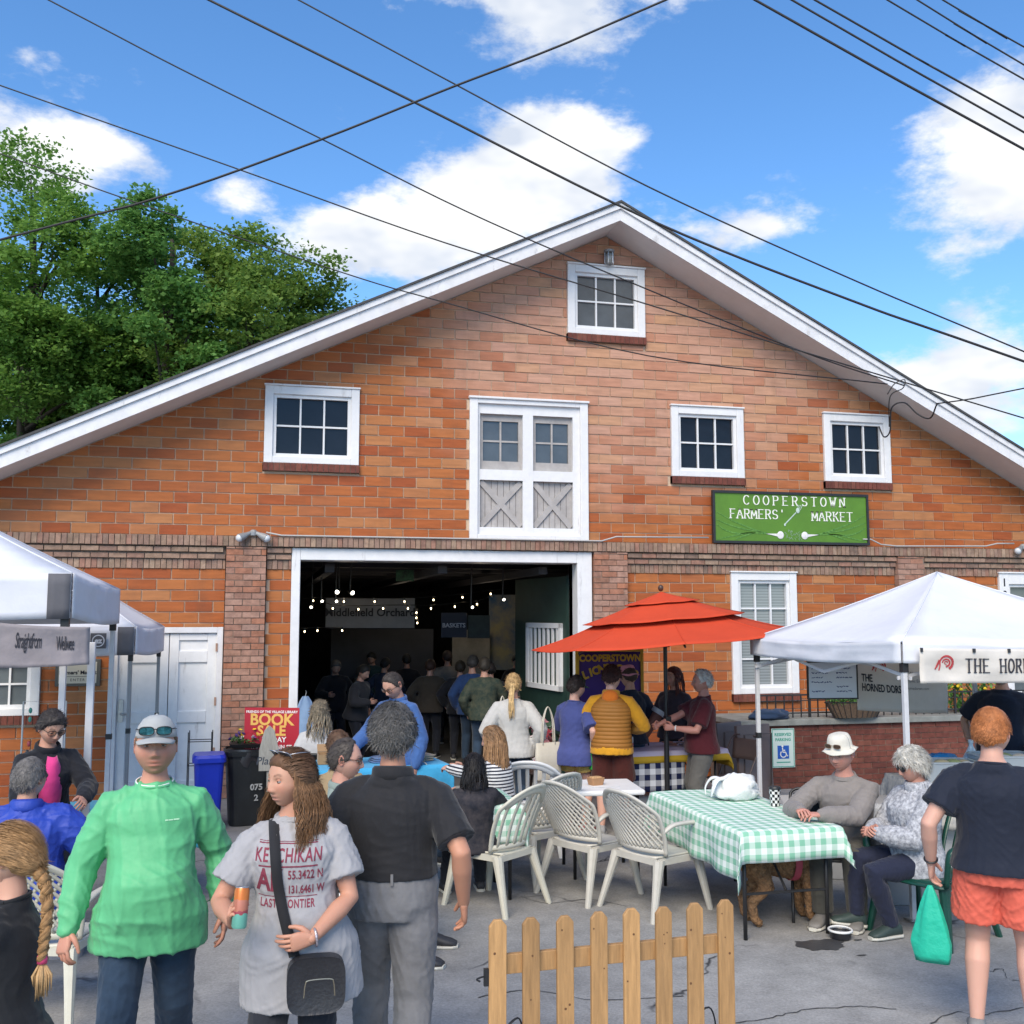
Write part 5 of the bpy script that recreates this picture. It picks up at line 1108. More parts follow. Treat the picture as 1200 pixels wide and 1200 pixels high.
def hand_mb(M, s, right, curl=(.35, .4, .45, .5), thumb=.5, spread=.06, n=8):
    """hand local: z = fingers, y = palm normal, x = towards the thumb"""
    mb = MB(); sg = 1
    mb.loft([((0, 0, -.012), (.027, 0, 0), (0, .02, 0)), ((0, 0, .008), (.028, 0, 0), (0, .02, 0)), ((.002, 0, .03), (.036, 0, 0), (0, .0175, 0)), ((.001, 0, .06), (.041, 0, 0), (0, .0155, 0)), ((0, 0, .085), (.040, 0, 0), (0, .013, 0)), ((0, 0, .095), (.034, 0, 0), (0, .008, 0))], 14, e=2.6)
    for i, (x, z, l, r) in enumerate(((.030, .084, .072, .0092), (.010, .089, .080, .0094), (-.011, .085, .074, .009), (-.030, .076, .058, .0082))):
        a = curl[i]; p = Vector((x, 0, z)); pts = [p - Vector((0, 0, .012)), p]; ang = 0; yaw = (x / .03) * spread
        for f, ca in ((.44, a * .9), (.31, a * 1.25), (.25, a * .8)):
            ang += ca; d = Vector((math.sin(yaw) * math.cos(ang), math.sin(ang), math.cos(yaw) * math.cos(ang))); p = p + d * l * f; pts.append(p)
        mb.capsule(pts, [r * 1.05, r * 1.05, r * .98, r * .9, r * .72], n)
    d1 = Vector((.75, .35 * thumb + .1, .65)).normalized(); p0 = Vector((.024, .004, .014)); p1 = p0 + d1 * .035; d2 = Vector((.45 - .5 * thumb, .3 + .6 * thumb, .85)).normalized(); p2 = p1 + d2 * .032; d3 = Vector((.25 - .6 * thumb, .2 + .8 * thumb, .9)).normalized(); p3 = p2 + d3 * .024
    mb.capsule([p0, p1, p2, p3], [.0155, .0135, .0105, .0082], n)
    mb.v = [tuple(M @ (Vector(v) * s)) for v in mb.v]; return mb
def frame(z, y):                                       # orthonormal matrix with z and (approx) y
    z = Vector(z).normalized(); y = Vector(y); y = (y - z * y.dot(z)); y = y.normalized() if y.length > 1e-5 else z.orthogonal().normalized(); x = y.cross(z); return Matrix((x, y, z)).transposed()
class Person: pass
def rz_face(loc, ang): d = CAM - Vector(loc); return math.atan2(d.x, -d.y) + R(ang)
def person(label, head=None, htop=None, ang=0, H=1.7, loc=None, sit=None, fem=0, build=1.0, belly=0.0, lean=0, side=0, twist=0, neck=0, hyaw=0, hpitch=0, hroll=0,
           arms=None, legs=None, top=None, bottom=None, skin=(.50, .29, .20), hair=None, lips=None, stubble=None, shoes=(.03, .03, .035), q=1, seed=1, group=None, name='person', brow=None, hat_h=0.0, ears=True, headw=1.0, jaw=1.0, headscale=1.07):
    P = Person()
    if loc is None:
        ztop = htop if htop else H + hat_h; t = zp(head[0], head[1], ztop); loc = Vector((t.x, t.y, 0))
    loc = Vector(loc); rz = rz_face(loc, ang)
    rt = thing(name, label, 'person', loc, rz, group=group); P.rt = rt
    k = H; pz = sit if sit else .525 * k
    # spine
    Rz = Matrix.Rotation(R(twist), 3, 'Z'); dsp = Vector((math.sin(R(side)), -math.sin(R(lean)), math.cos(R(lean)))).normalized(); xd = Rz @ Vector((1, 0, 0)); xd = (xd - dsp * xd.dot(dsp)).normalized(); yd = dsp.cross(xd)   # yd: back
    pel = Vector((0, 0, pz))
    if head is not None and (lean or side): pel = pel - Vector((dsp.x, dsp.y, 0)) * .42 * k
    def sp(t, bend=0): return pel + dsp * (t * k)
    P.sp = sp; P.xd, P.yd, P.dsp = xd, yd, dsp; P.k = k
    ww = build; wm = .93 if fem else 1.0
    prof = [(-.055, .086, .066), (-.02, .097 * (1.03 if fem else 1), .072), (.02, .097 * (1.02 if fem else 1), .071), (.07, .088 * wm, .065), (.12, .087 * wm, .063), (.18, .096 * wm, .066 + .006 * fem), (.215, .100 * wm, .065 + .006 * fem), (.245, .092 * wm, .058), (.270, .070 * wm, .049), (.288, .050, .042), (.312, .037, .036)]
    def torso(off, t0, t1, flare=0.0, fat=1.0, n=28, shirt=False):
        rings = []; ts = [p[0] for p in prof]; sel = sorted(set([t0, t0 + .004] + [t for t in ts if t0 + .01 < t < t1] + [t1]))
        for t in sel:
            w = np.interp(t, ts, [p[1] for p in prof]); d = np.interp(t, ts, [p[2] for p in prof])
            if shirt and t < 0: w, d = prof[1][1], prof[1][2]
            bl = belly * math.exp(-((t - .055) / .075) ** 2) * k
            if shirt and t < .03: off_h = (.032 if t0 < -.09 else .016) * sstep(.03, -.03, t)
            else: off_h = 0.0
            up = 1.0 if t < .25 else (.55 if t < .28 else .25); fl = flare * max(0, (.12 - t)) * k
            W_ = (w * k * ww + off * up) * fat + fl + off_h; D_ = (d * k * (ww * .75 + .25) + off * up) * fat + fl * .7 + bl * .5 + off_h * 1.3
            bust = .012 * fem * math.exp(-((t - .2) / .04) ** 2) * k
            rings.append((sp(t) - yd * (bl * .5 + bust) + yd * (.012 * k if t > .28 else 0), xd * W_, yd * (D_ + bust * .5)))
        return rings
    # joints
    shl = {}; hd = {}; arms = arms or {}
    la, lf = .172 * k, .152 * k
    P.sh = {}; P.el = {}; P.wr = {}
    for s, nm in ((-1, 'R'), (1, 'L')):                # person's right is -x
        a = arms.get(nm, {}); S = sp(.250) + xd * (s * .099 * k * ww ** .8 * wm); tg = a.get('to', (s * (.135 * k * ww + .03), -.02, pz - .045 * k))
        tgv = Vector(tg); E, Wr = ik(S, tgv, la, lf, a.get('pole', (s * .35, .8, -.2))); P.sh[nm], P.el[nm], P.wr[nm] = S, E, Wr
    P.hip = {}; P.kn = {}; P.an = {}; legs = legs or {}
    for s, nm in ((-1, 'R'), (1, 'L')):
        a = legs.get(nm, {}); Hj = pel + Vector((s * .054 * k, 0, -.012 * k)); tg = a.get('to', (s * .065 * k, .0, .042 * k) if not sit else (s * .10 * k, -.26 * k - .06, .042 * k))
        K, A = ik(Hj, tg, .245 * k, .243 * k, a.get('pole', (s * .06, -1, .15 if not sit else .9))); P.hip[nm], P.kn[nm], P.an[nm] = Hj, K, A
    hn = Matrix.Rotation(R(twist + hyaw), 3, 'Z') @ Matrix.Rotation(R(hpitch), 3, 'X') @ Matrix.Rotation(R(hroll), 3, 'Y')
    nb = sp(.298) + yd * (.012 * k); ndir = (dsp + Vector((0, 0, 1))).normalized(); ndir = (Matrix.Rotation(R(neck), 3, 'X') @ ndir)
    hs = .130 * k / .23 * headscale
    hc = nb + ndir * (.050 * k) + hn @ Vector((0, -.012 * k, .046 * k)); P.hc, P.hn, P.hs = hc, hn, hs
    vx = {2: .0085, 1: .0125, 0: .02}[q]; fat = ww ** .5
    # ---- body
    body = MB(); body.loft(torso(-.004, -.05, .31, fat=.93), 20)
    body.loft([(nb - ndir * .035 * k, xd * .060 * k, yd * .042 * k), (nb - ndir * .01 * k, xd * .042 * k * fat, yd * .038 * k * fat), (nb + ndir * .008 * k, xd * .0345 * k * fat, yd * .0355 * k * fat), (nb + ndir * .03 * k, xd * .031 * k * fat, yd * .033 * k * fat), (hc + hn @ Vector((0, .012, -.05)) * hs, hn @ Vector((.028 * k * fat, 0, 0)), hn @ Vector((0, .030 * k, 0)))], 16)
    for nm in 'RL':
        S, E, Wr = P.sh[nm], P.el[nm], P.wr[nm]; body.capsule([S, S.lerp(E, .35), S.lerp(E, .75), E, E.lerp(Wr, .3), E.lerp(Wr, .7), Wr], [.028 * k * fat, .029 * k * fat, .025 * k * fat, .0235 * k * fat, .0245 * k * fat, .019 * k * fat, .0155 * k], 12)
        h, K, A = P.hip[nm], P.kn[nm], P.an[nm]; sh_ = Vector((0, .012 * k, 0)) if not sit else Vector((0, .006 * k, -.006 * k))
        lfac = .84 if (bottom and bottom.get('len', 1) > .6) else 1.0
        body.capsule([h, h.lerp(K, .3), h.lerp(K, .75), K, K.lerp(A, .25) + sh_, K.lerp(A, .6) + sh_ * .5, A], [.05 * k * fat * lfac, .050 * k * fat * lfac, .037 * k * fat * lfac, .0335 * k * fat * lfac, .035 * k * fat * lfac, .027 * k * fat * lfac, .0195 * k * lfac], 14)
    # ---- head grid
    nA, nE = {2: (88, 64), 1: (56, 44), 0: (30, 24)}[q]
    t = np.linspace(-1, 1, nA, endpoint=False); AZ = np.pi * (t * .55 + .45 * t ** 3); EL = np.linspace(-np.pi / 2 + .03, np.pi / 2 - .03, nE)
    A2, E2 = np.meshgrid(AZ, EL); hx, hy, hz, sx, sy, sz = head_surface(A2, E2, fem, headw, jaw)
    HV = np.stack([hx, hy, hz], -1).reshape(-1, 3) * hs; Mh = np.array(hn); HVw = HV @ Mh.T + np.array(hc)
    HF = [(i * nA + j, i * nA + (j + 1) % nA, (i + 1) * nA + (j + 1) % nA, (i + 1) * nA + j) for i in range(nE - 1) for j in range(nA)] + [tuple(range(nA - 1, -1, -1)), tuple(range((nE - 1) * nA, nE * nA))]
    sk = np.array(skin); HC = np.tile(sk, (len(HV), 1)); X, Z, Fr = hx.reshape(-1), sz.reshape(-1), sstep(0, .5, -sy.reshape(-1)); AZf = A2.reshape(-1)
    def tint(mask, c): 
        nonlocal HC
        HC = HC * (1 - mask[:, None]) + np.array(c) * mask[:, None]
    tint(.30 * Fr * (g_(np.abs(X) - .042, .02) * g_(Z + .2, .2) + g_(X, .014) * g_(Z + .27, .1)), sk * np.array((1.1, .62, .6)))
    tint(.22 * Fr * g_(np.abs(X) - .032, .018) * g_(Z - .03, .12), sk * np.array((.62, .5, .48)))
    if stubble is not None:
        inv = sstep(-.12, -.45, Z) * sstep(-.1, .25, -sy.reshape(-1) + .35); tint(stubble[3] * inv * (1 - .8 * g_(X, .02) * g_(Z + .565, .09)), stubble[:3])
    tint(.75 * Fr * g_(X, .0215) ** .8 * np.clip(g_(Z + .505, .04) + g_(Z + .63, .05), 0, 1), lips or tuple(sk * np.array((.85, .50, .50))))
    tint(.8 * Fr * g_(X, .024) * g_(Z + .565, .012), sk * .25)
    bc = brow or (tuple(np.array(hair['c']) * .7) if hair else (.05, .03, .02))
    tint(.8 * Fr * sstep(.012, .018, np.abs(X)) * sstep(.052, .044, np.abs(X)) * g_(Z - .255 - .05 * g_(np.abs(X) - .035, .012), .035), bc)
    tint(.55 * Fr * g_(np.abs(X) - .033, .013) * g_(Z - .125, .02), sk * .25)
    if hair and hair.get('cap', True): tint(.85 * sstep(-.04, .06, Z - hairline(AZf, hair.get('recede', 0)) - .04), np.array(hair['c']) * .8)
    P.ex = MB(); exc = []
    def extra(mb, c): P.ex.add(mb.v, mb.f); exc.extend([c] * len(mb.v))
    if ears:
        for s in (-1, 1):
            m1 = MB(); pts = []
            prim = [(-.010, -.022), (.004, -.028), (.014, -.010), (.018, .012), (.010, .028), (-.006, .026), (-.010, .008)]
            m1.loft([(hn @ (Vector((s * (.070 + .002), .004, .0)) * hs) + hc, hn @ (Vector((0, .010, 0)) * hs), hn @ (Vector((0, 0, .020)) * hs)), (hn @ (Vector((s * .078, .008, .002)) * hs) + hc, hn @ (Vector((0, .016, -.004)) * hs), hn @ (Vector((0, .003, .030)) * hs)), (hn @ (Vector((s * .086, .013, .004)) * hs) + hc, hn @ (Vector((0, .0165, -.004)) * hs), hn @ (Vector((0, .004, .032)) * hs)), (hn @ (Vector((s * .086, .012, .004)) * hs) + hc, hn @ (Vector((0, .011, -.003)) * hs), hn @ (Vector((0, .003, .024)) * hs)), (hn @ (Vector((s * .080, .010, .003)) * hs) + hc, hn @ (Vector((0, .006, -.001)) * hs), hn @ (Vector((0, .002, .016)) * hs))], 14, e=2)
            extra(m1, sk * np.array((1.02, .8, .78)))
    if q >= 1:
        for s in (-1, 1):
            ec = Vector((s * .032, -.0735, .0075)); r_ = .0118
            e1 = MB(); n_, m_2 = 14, 10; vs = []; 
            for i in range(m_2 + 1):
                th = math.pi * i / m_2
                for j in range(n_): ph = 2 * math.pi * j / n_; vs.append((Vector((math.sin(th) * math.cos(ph), -math.cos(th), math.sin(th) * math.sin(ph))), th))
            base = len(P.ex.v); mm = MB(); mm.v = [tuple(hc + hn @ ((ec + v * r_) * hs)) for v, th in vs]; mm.f = [(i * n_ + j, i * n_ + (j + 1) % n_, (i + 1) * n_ + (j + 1) % n_, (i + 1) * n_ + j) for i in range(m_2) for j in range(n_)]; mm.m = [0] * len(mm.f)
            P.ex.add(mm.v, mm.f); exc.extend([np.array((.01, .008, .008)) if th < .3 else (np.array((.10, .07, .05)) if th < .6 else np.array((.36, .33, .31))) for v, th in vs])
            for up, c0 in ((1, .16), (-1, .45)):        # lids
                ld = MB(); Pq = []
                for i in range(5):
                    el_ = up * (c0 + (1.5 - c0) * i / 4)
                    Pq.append([hc + hn @ ((ec + Vector((math.sin(a) * math.cos(el_), -math.cos(a) * math.cos(el_), math.sin(el_))) * r_ * 1.1) * hs) for a in np.linspace(-1.5, 1.5, 9)])
                ld.grid(Pq); extra(ld, sk * np.array((.80, .68, .66)))
    # ---- hands
    for nm in 'RL':
        a = arms.get(nm, {}); 
        if a.get('hand') is False: continue
        E, Wr = P.el[nm], P.wr[nm]; z = a.get('dir') or (Wr - E); s = 1 if nm == 'L' else -1; pn = a.get('palm') or (Vector((-s, .15, 0))); z = Vector(z).normalized(); y = Vector(pn); y = (y - z * y.dot(z)).normalized()
        x = z.cross(y) if nm == 'R' else y.cross(z); M_ = Matrix((x, y, z)).transposed().to_4x4(); M_.translation = Wr
        P.__dict__['hm' + nm] = M_
        hm_ = hand_mb(M_, k / 1.78 * .98, nm == 'R', a.get('curl', (.30, .36, .42, .48)), a.get('thumb', .35), n=8 if q > 0 else 5); extra(hm_, sk * np.array((1.0, .92, .92)))
    def body_done(V, F, Nn):
        Vh = HVw; n0 = len(V); n1 = n0 + len(Vh); ex = P.ex
        allV = np.vstack([V, Vh] + ([np.array(ex.v)] if ex.v else [])); allF = list(F) + [tuple(i + n0 for i in f) for f in HF] + [tuple(i + n1 for i in f) for f in ex.f]
        o = raw_obj('body', allV, allF, SKM, rt); C4 = np.ones((len(allV), 4)); C4[:n0, :3] = sk * np.array((1, .93, .92)); C4[n0:n1, :3] = HC
        if exc: C4[n1:, :3] = np.array(exc)
        ca = o.data.color_attributes.new('Col', 'FLOAT_COLOR', 'POINT'); ca.data.foreach_set('color', C4.reshape(-1)); P.body = o
    job(body, vx, 4, body_done)
    # ---- top
    if top:
        off = top.get('loose', .014); hem = top.get('hem', -.04); tm = MB(); tm.loft(torso(off, hem, .305, flare=top.get('flare', .04), shirt=True), 30, e=2.25)
        sl = top.get('sleeve', 'short'); tk = top.get('thick', 1.0)
        for nm in 'RL': rs_ = (.0345 * k * fat + off * .5) * tk * .90; tm.ell(P.sh[nm] - dsp * (.010 * k) - xd * ((1 if nm == 'L' else -1) * .006 * k), (rs_, rs_, rs_), 14, 10)
        for nm in 'RL':
            S, E, Wr = P.sh[nm], P.el[nm], P.wr[nm]; r0 = (.0345 * k * fat + off * .5) * tk
            inn = S - xd * ((1 if nm == 'L' else -1) * .055 * k) + dsp * (.020 * k)
            if sl == 'long': tm.capsule([inn, S + dsp * .004, S.lerp(E, .4), S.lerp(E, .8), E, E.lerp(Wr, .35), E.lerp(Wr, .75), E.lerp(Wr, .97)], [r0 * .62, r0 * .86, r0 * .95, r0 * .92, r0 * .88, r0 * .86, r0 * .76, r0 * (.56 if not top.get('cuff') else .5)], 14)
            elif sl == 'short': f_ = top.get('slen', .62); tm.tube([inn, inn.lerp(S, .55) + dsp * .004, S + (E - S) * .06, S.lerp(E, f_ * .5), S.lerp(E, f_ * .8), S.lerp(E, f_ * .985), S.lerp(E, f_)], [r0 * .60, r0 * .72, r0 * .90, r0 * 1.02, r0 * 1.08, r0 * 1.12, r0 * 1.12], 16)
            elif sl == 'none': tm.capsule([inn, S.lerp(inn, .2)], [r0 * .9, r0 * .85], 12)
        am = top.get('fold', .0035) * .8
        def top_done(V, F, Nn, top=top, am=am):
            V = folds(V, Nn, am, seed + 5, top.get('ff', 1.0)); o = raw_obj(top.get('name', 'shirt'), V, F, top['m'], rt); P.top = o
            if top.get('cb'): top['cb'](P, o)
        job(tm, vx, top.get('sm', 2), top_done)
        if top.get('collar', 1):
            c = MB(); rr_ = .040 * k * fat; cc = sp(.302) + yd * .010 * k - dsp * .004; cen = [cc + xd * (rr_ * 1.12 * math.cos(a)) + yd * (rr_ * 1.05 * math.sin(a)) + dsp * (.012 * math.sin(a) * 1.0) for a in np.linspace(0, 2 * math.pi, 25)]
            c.tube(cen, top.get('cr', .0075), 7, cap=False, flat=1.0 if top.get('collar', 1) == 1 else 2.4); c.build('collar', top.get('cm', top['m']), rt, smooth=True)
    if bottom:
        bm_ = MB(); off = bottom.get('loose', .010); bm_.loft(torso(off, -.055, bottom.get('waist', .06), fat=1.0), 26, e=2.2); fr = bottom.get('len', .985)
        for nm in 'RL':
            h, K, A = P.hip[nm], P.kn[nm], P.an[nm]; r0 = .052 * k * fat + off; rb = bottom.get('hemr', .034) * k; th = [h + Vector((0, 0, .02)), h.lerp(K, .3), h.lerp(K, .65), K]
            if fr < .6: f2 = fr / .5; bm_.tube([h + Vector((0, 0, .03)), h.lerp(K, f2 * .5), h.lerp(K, f2)], [r0, r0 * 1.05 + .004, r0 * bottom.get('flare', 1.06) + .006], 20)
            else: f3 = (fr - .5) / .5; bm_.tube(th + [K.lerp(A, .3), K.lerp(A, .65), K.lerp(A, f3)], [r0, r0 * 1.02, r0 * .86, .042 * k * fat + off * .6, .040 * k * fat + off * .6, (.036 * k + rb) / 2 + off * .5, rb], 16)
        def bot_done(V, F, Nn):
            V = folds(V, Nn, bottom.get('fold', .003), seed + 9, 1.15); P.bottom = raw_obj(bottom.get('name', 'trousers'), V, F, bottom['m'], rt)
            if bottom.get('cb'): bottom['cb'](P, P.bottom)
        job(bm_, vx, 3, bot_done)
    # ---- shoes
    if shoes is not None:
        for nm in 'RL':
            A = P.an[nm]; a = legs.get(nm, {}); fd = Vector(a.get('toe', (0.12 * (1 if nm == 'L' else -1), -1, 0))); fd = fd.normalized(); sdv = fd.cross(Vector((0, 0, 1))).normalized(); uz = sdv.cross(fd); u = MB(); b0 = A - uz * (.042 * k) 
            rings = []; L0 = .155 * k
            for t_, w_, h_ in ((-.27, .016, .03), (-.22, .023, .05), (-.05, .025, .06), (.15, .026, .052), (.40, .029, .034), (.58, .028, .026), (.70, .018, .018)):
                rings.append((b0 + fd * (t_ * L0) + uz * (h_ * k * .5 + .008), sdv * (w_ * k), uz * (h_ * k * .5)))
            u.loft(rings, 14, e=2.4); sh = u.build('shoe', mat('shoe_%.2f_%.2f_%.2f' % shoes[:3], shoes[:3], .6, var=.15, vs=20), rt, smooth=True)
            so = MB(); so.loft([(b0 + fd * (t_ * L0) + uz * .010, sdv * (w_ * k * 1.08), uz * .012) for t_, w_, h_ in ((-.30, .014, 0), (-.24, .024, 0), (0, .025, 0), (.4, .030, 0), (.62, .027, 0), (.73, .014, 0))], 12, e=3.5); so.build('sole', mat('shoe_sole', (.55, .53, .47), .7), sh)
    if hair: make_hair(P, hair, seed, q, fem, headw, jaw)
    return P
# ------------------------------------------------------------------ hair, hats, glasses
def hair_mat(c):
    nm = 'hair_%.3f_%.3f_%.3f' % tuple(c)
    if nm in _mats: return _mats[nm]
    m = mat(nm, c, .58, spec=.28, var=.35, vs=30); nt, N, L, p = nodes_of(m)
    r = N('ShaderNodeNewGeometry').outputs['Random Per Island']; mr = N('ShaderNodeMapRange'); mr.inputs[3].default_value = .75; mr.inputs[4].default_value = 1.25; L(r, mr.inputs[0])
    for l in list(nt.links):
        if l.to_node == p and l.to_socket.name == 'Base Color': src = l.from_socket
    hv = N('ShaderNodeHueSaturation'); L(src, hv.inputs['Color']); L(mr.outputs[0], hv.inputs['Value']); L(hv.outputs[0], p.inputs['Base Color']); return m
def make_hair(P, hair, seed, q, fem, headw, jaw):
    rng = np.random.default_rng(seed + 77); hs, hc, hn = P.hs, P.hc, np.array(P.hn); th = hair.get('t', .012); rec = hair.get('recede', 0); m = hair_mat(hair['c'])
    nA, nE = (60, 40) if q else (30, 22)
    AZ = np.linspace(-np.pi, np.pi, nA, endpoint=False); EL = np.linspace(-1.2, np.pi / 2 - .03, nE); A2, E2 = np.meshgrid(AZ, EL); x, y, z, sx, sy, sz = head_surface(A2, E2, fem, headw, jaw)
    low = hair.get('low', 0.0); mk = sstep(-.07, .12, sz - hairline(A2, rec) + low * sstep(1.3, 2.2, np.abs(A2))); d = np.stack([x, y, z], -1); nr = np.linalg.norm(d, axis=-1, keepdims=True)
    lump = hair.get('lump', .25); ns = np.array([[mnoise.noise(Vector(d[i, j]) * hair.get('ls', 38) + Vector((seed, 0, 0))) for j in range(nA)] for i in range(nE)])
    top_ = 1 + hair.get('vol', .35) * sstep(.2, .9, sz)
    disp = mk * (th * top_ * (1 + lump * 1.6 * ns)) - .010 * (1 - mk); V = (d * (1 + disp[..., None] / nr)).reshape(-1, 3) * hs @ hn.T + np.array(hc)
    F = [(i * nA + j, i * nA + (j + 1) % nA, (i + 1) * nA + (j + 1) % nA, (i + 1) * nA + j) for i in range(nE - 1) for j in range(nA)] + [tuple(range((nE - 1) * nA, nE * nA))]
    ho = raw_obj('hair', V, F, m, P.rt); P.hair = ho
    # tufts
    nt_ = hair.get('tufts', {2: 1500, 1: 500, 0: 220}[q]); tl = hair.get('tl', .03); sw = np.array(hair.get('sweep', (0, .6, -.3)))
    if nt_:
        a = rng.uniform(-np.pi, np.pi, nt_ * 9); e = np.arcsin(rng.uniform(-.65, .995, nt_ * 9)); ok = np.sin(e) >= hairline(a, rec) - low * (np.abs(a) > 1.6) + .04; a, e = a[ok][:nt_], e[ok][:nt_]; n_ = len(a)
        x, y, z, *_ = head_surface(a, e, fem, headw, jaw); p0 = np.stack([x, y, z], -1); n = p0 / np.linalg.norm(p0, axis=1)[:, None]; tg = sw + rng.normal(size=(n_, 3)) * hair.get('rnd', .45); tg = tg - n * ((tg * n).sum(1) * .85)[:, None]; tg /= np.linalg.norm(tg, axis=1)[:, None] + 1e-6
        l = (tl * rng.uniform(.6, 1.3, n_))[:, None]; w = (.0014 * rng.uniform(.6, 1.5, n_) * (1.8 if q < 2 else 1))[:, None]; sd_ = np.cross(n, tg); b = p0 + n * (th * .9 * (1 + hair.get('vol', .35) * np.clip(np.sin(e), 0, 1) * .8))[:, None]; c1 = b + tg * l * .5 + n * l * .16; c2 = b + tg * l + n * l * hair.get('lift', .08)
        V = np.empty((n_ * 5, 3))
        for i_, q_ in enumerate((b - n * .006 - sd_ * w, b - n * .006 + sd_ * w, c1 + sd_ * w * .9, c1 - sd_ * w * .9, c2)): V[i_::5] = q_
        V = V * hs @ hn.T + np.array(hc); F = []
        for i_ in range(n_): F.append((5 * i_, 5 * i_ + 1, 5 * i_ + 2, 5 * i_ + 3)); F.append((5 * i_ + 3, 5 * i_ + 2, 5 * i_ + 4))
        raw_obj('hair_tufts', V, F, m, P.rt)['kind'] = 'stuff'
    # long locks
    L_ = hair.get('locks')
    if L_:
        lk = MB()
        for i in range(L_['n']):
            a = rng.uniform(*L_.get('az', (.9, np.pi))) * rng.choice([-1, 1]) if 'azc' not in L_ else L_['azc'] + rng.normal() * L_['azs']
            e = rng.uniform(*L_.get('el', (-.1, .9))); x, y, z, *_ = head_surface(np.array(a), np.array(e), fem, headw, jaw); p0 = np.array([float(x), float(y), float(z)]); n = p0 / np.linalg.norm(p0); nh = n.copy(); nh[2] = 0; nh /= np.linalg.norm(nh) + 1e-6
            ln = L_['len'] * rng.uniform(.75, 1.1); pts = []; rad = []; ph = rng.uniform(0, 6); wv = L_.get('wave', .008); fq = L_.get('freq', 7); r0 = L_.get('r', .007) * rng.uniform(.35, 1.2)
            out = L_.get('out', .03); side = L_.get('to'); jt = rng.uniform(0, .07)
            az1 = math.copysign(max(abs(a), L_.get('back', 1.25)) * .6 + .4 * abs(a) if abs(a) < 1.25 else abs(a), a); e1 = -.12; ns_ = 6; last = None
            def world(p_): return tuple(hn @ (np.array(p_) * hs) + np.array(hc))
            for k_ in range(ns_):
                t = k_ / (ns_ - 1); aa, ee = a + (az1 - a) * t, e + (min(e, e1) - e) * t
                x, y, z, *_ = head_surface(np.array(aa), np.array(ee), fem, headw, jaw); p_ = np.array([float(x), float(y), float(z)]); p_ = p_ * (1 + (.10 + .06 * t + jt) * min(1, t * 3 + .3)); last = p_; pts.append(world(p_)); rad.append(r0 * (.6 + .4 * t))
            nh = last.copy(); nh[2] = 0; nh /= np.linalg.norm(nh) + 1e-6; w0 = np.array(world(last)); nw = hn @ nh; nw[2] = 0
            for k_ in range(1, 11):
                t = k_ / 10; p_ = w0 + np.array([0, 0, -ln * t * hs]) + nw * (out * math.sin(t * 1.5) + wv * math.sin(fq * t * 2 + ph)) + np.array([-nw[1], nw[0], 0]) * wv * math.cos(fq * t * 2 + ph * 1.3)
                if side is not None: p_ = p_ + np.array(side) * (t ** 1.6)
                pts.append(tuple(p_)); rad.append(r0 * (1 - .8 * t ** 2))
            lk.tube(pts, rad, 5 if q else 4, flat=.6)
        lk.build('hair_locks', hair_mat(L_.get('c', hair['c'])), P.rt, smooth=True, kind='stuff')
def hp(P, v): return P.hc + P.hn @ (Vector(v) * P.hs)
def glasses(P, m, lens, z=.0075, y=-.098, name='glasses', w=.028, up=0.0, tiltv=0.0, temples=True, thick=.0022, h=.019):
    mb = MB(); ln = MB()
    for s in (-1, 1):
        c = Vector((s * .034, y, z)); ring = []
        for a in np.linspace(0, 2 * math.pi, 21): ca, sa = math.cos(a), math.sin(a); ring.append(c + Vector((w * math.copysign(abs(ca) ** .7, ca), .008 * abs(ca * s > 0) * ca * s + tiltv * sa * h, h * math.copysign(abs(sa) ** .7, sa))))
        mb.tube([hp(P, r) for r in ring], thick * P.hs, 5, cap=False); cen = hp(P, c); ln.add([cen] + [hp(P, r) for r in ring[:-1]], [(0, i + 1, (i + 1) % 20 + 1) for i in range(20)])
        if temples: mb.tube([hp(P, (s * (.034 + w), y + .006, z + .006)), hp(P, (s * .076, y + .05, z + .008 + up)), hp(P, (s * .080, y + .10, z + .004 + up))], thick * P.hs, 5)
    mb.tube([hp(P, (-.034 + w * .97, y, z + .004)), hp(P, (0, y - .004, z + .008)), hp(P, (.034 - w * .97, y, z + .004))], thick * P.hs, 5)
    o = mb.build(name, m, P.rt, smooth=True); ln.build('lens', lens, o); return o
LENSD = mat('dark_lens', (.02, .025, .03), .05, spec=.8); LENSB = mat('mirror_lens', (.05, .22, .26), .08, metal=.7, var=.5, vs=40); LENSC = mat('clear_lens', (.9, .9, .9), .02, trans=1.0, spec=.5)
def bucket_hat(P, m, brim=.06, z=.035, h=.095, droop=.025, r=.088, name='bucket_hat', band=None):
    mb = MB(); n = 32; P_ = []
    for rr_, zz in ((.0, z + h), (.045, z + h), (.068, z + h - .008), (r * .90, z + h - .03), (r * .97, z + .03), (r, z), (r + brim * .5, z - droop * .45), (r + brim, z - droop)):
        P_.append([hp(P, (rr_ * math.cos(a) * .92, rr_ * math.sin(a) * 1.12 - .004, zz + (.008 * math.sin(3 * a + 1) + .006 * math.sin(5 * a)) * max(0, (rr_ - r) / brim))) for a in np.linspace(0, 2 * math.pi, n + 1)])
    o = mb.grid(P_).build(name, m, P.rt, smooth=True, solid=.003)
    if band: b = MB(); b.tube([hp(P, ((r + .001) * .92 * math.cos(a), (r + .001) * 1.12 * math.sin(a) - .004, z + .012)) for a in np.linspace(0, 2 * math.pi, 33)], .008 * P.hs, 6, cap=False, flat=.4); b.build('hat_band', band, o)
    return o
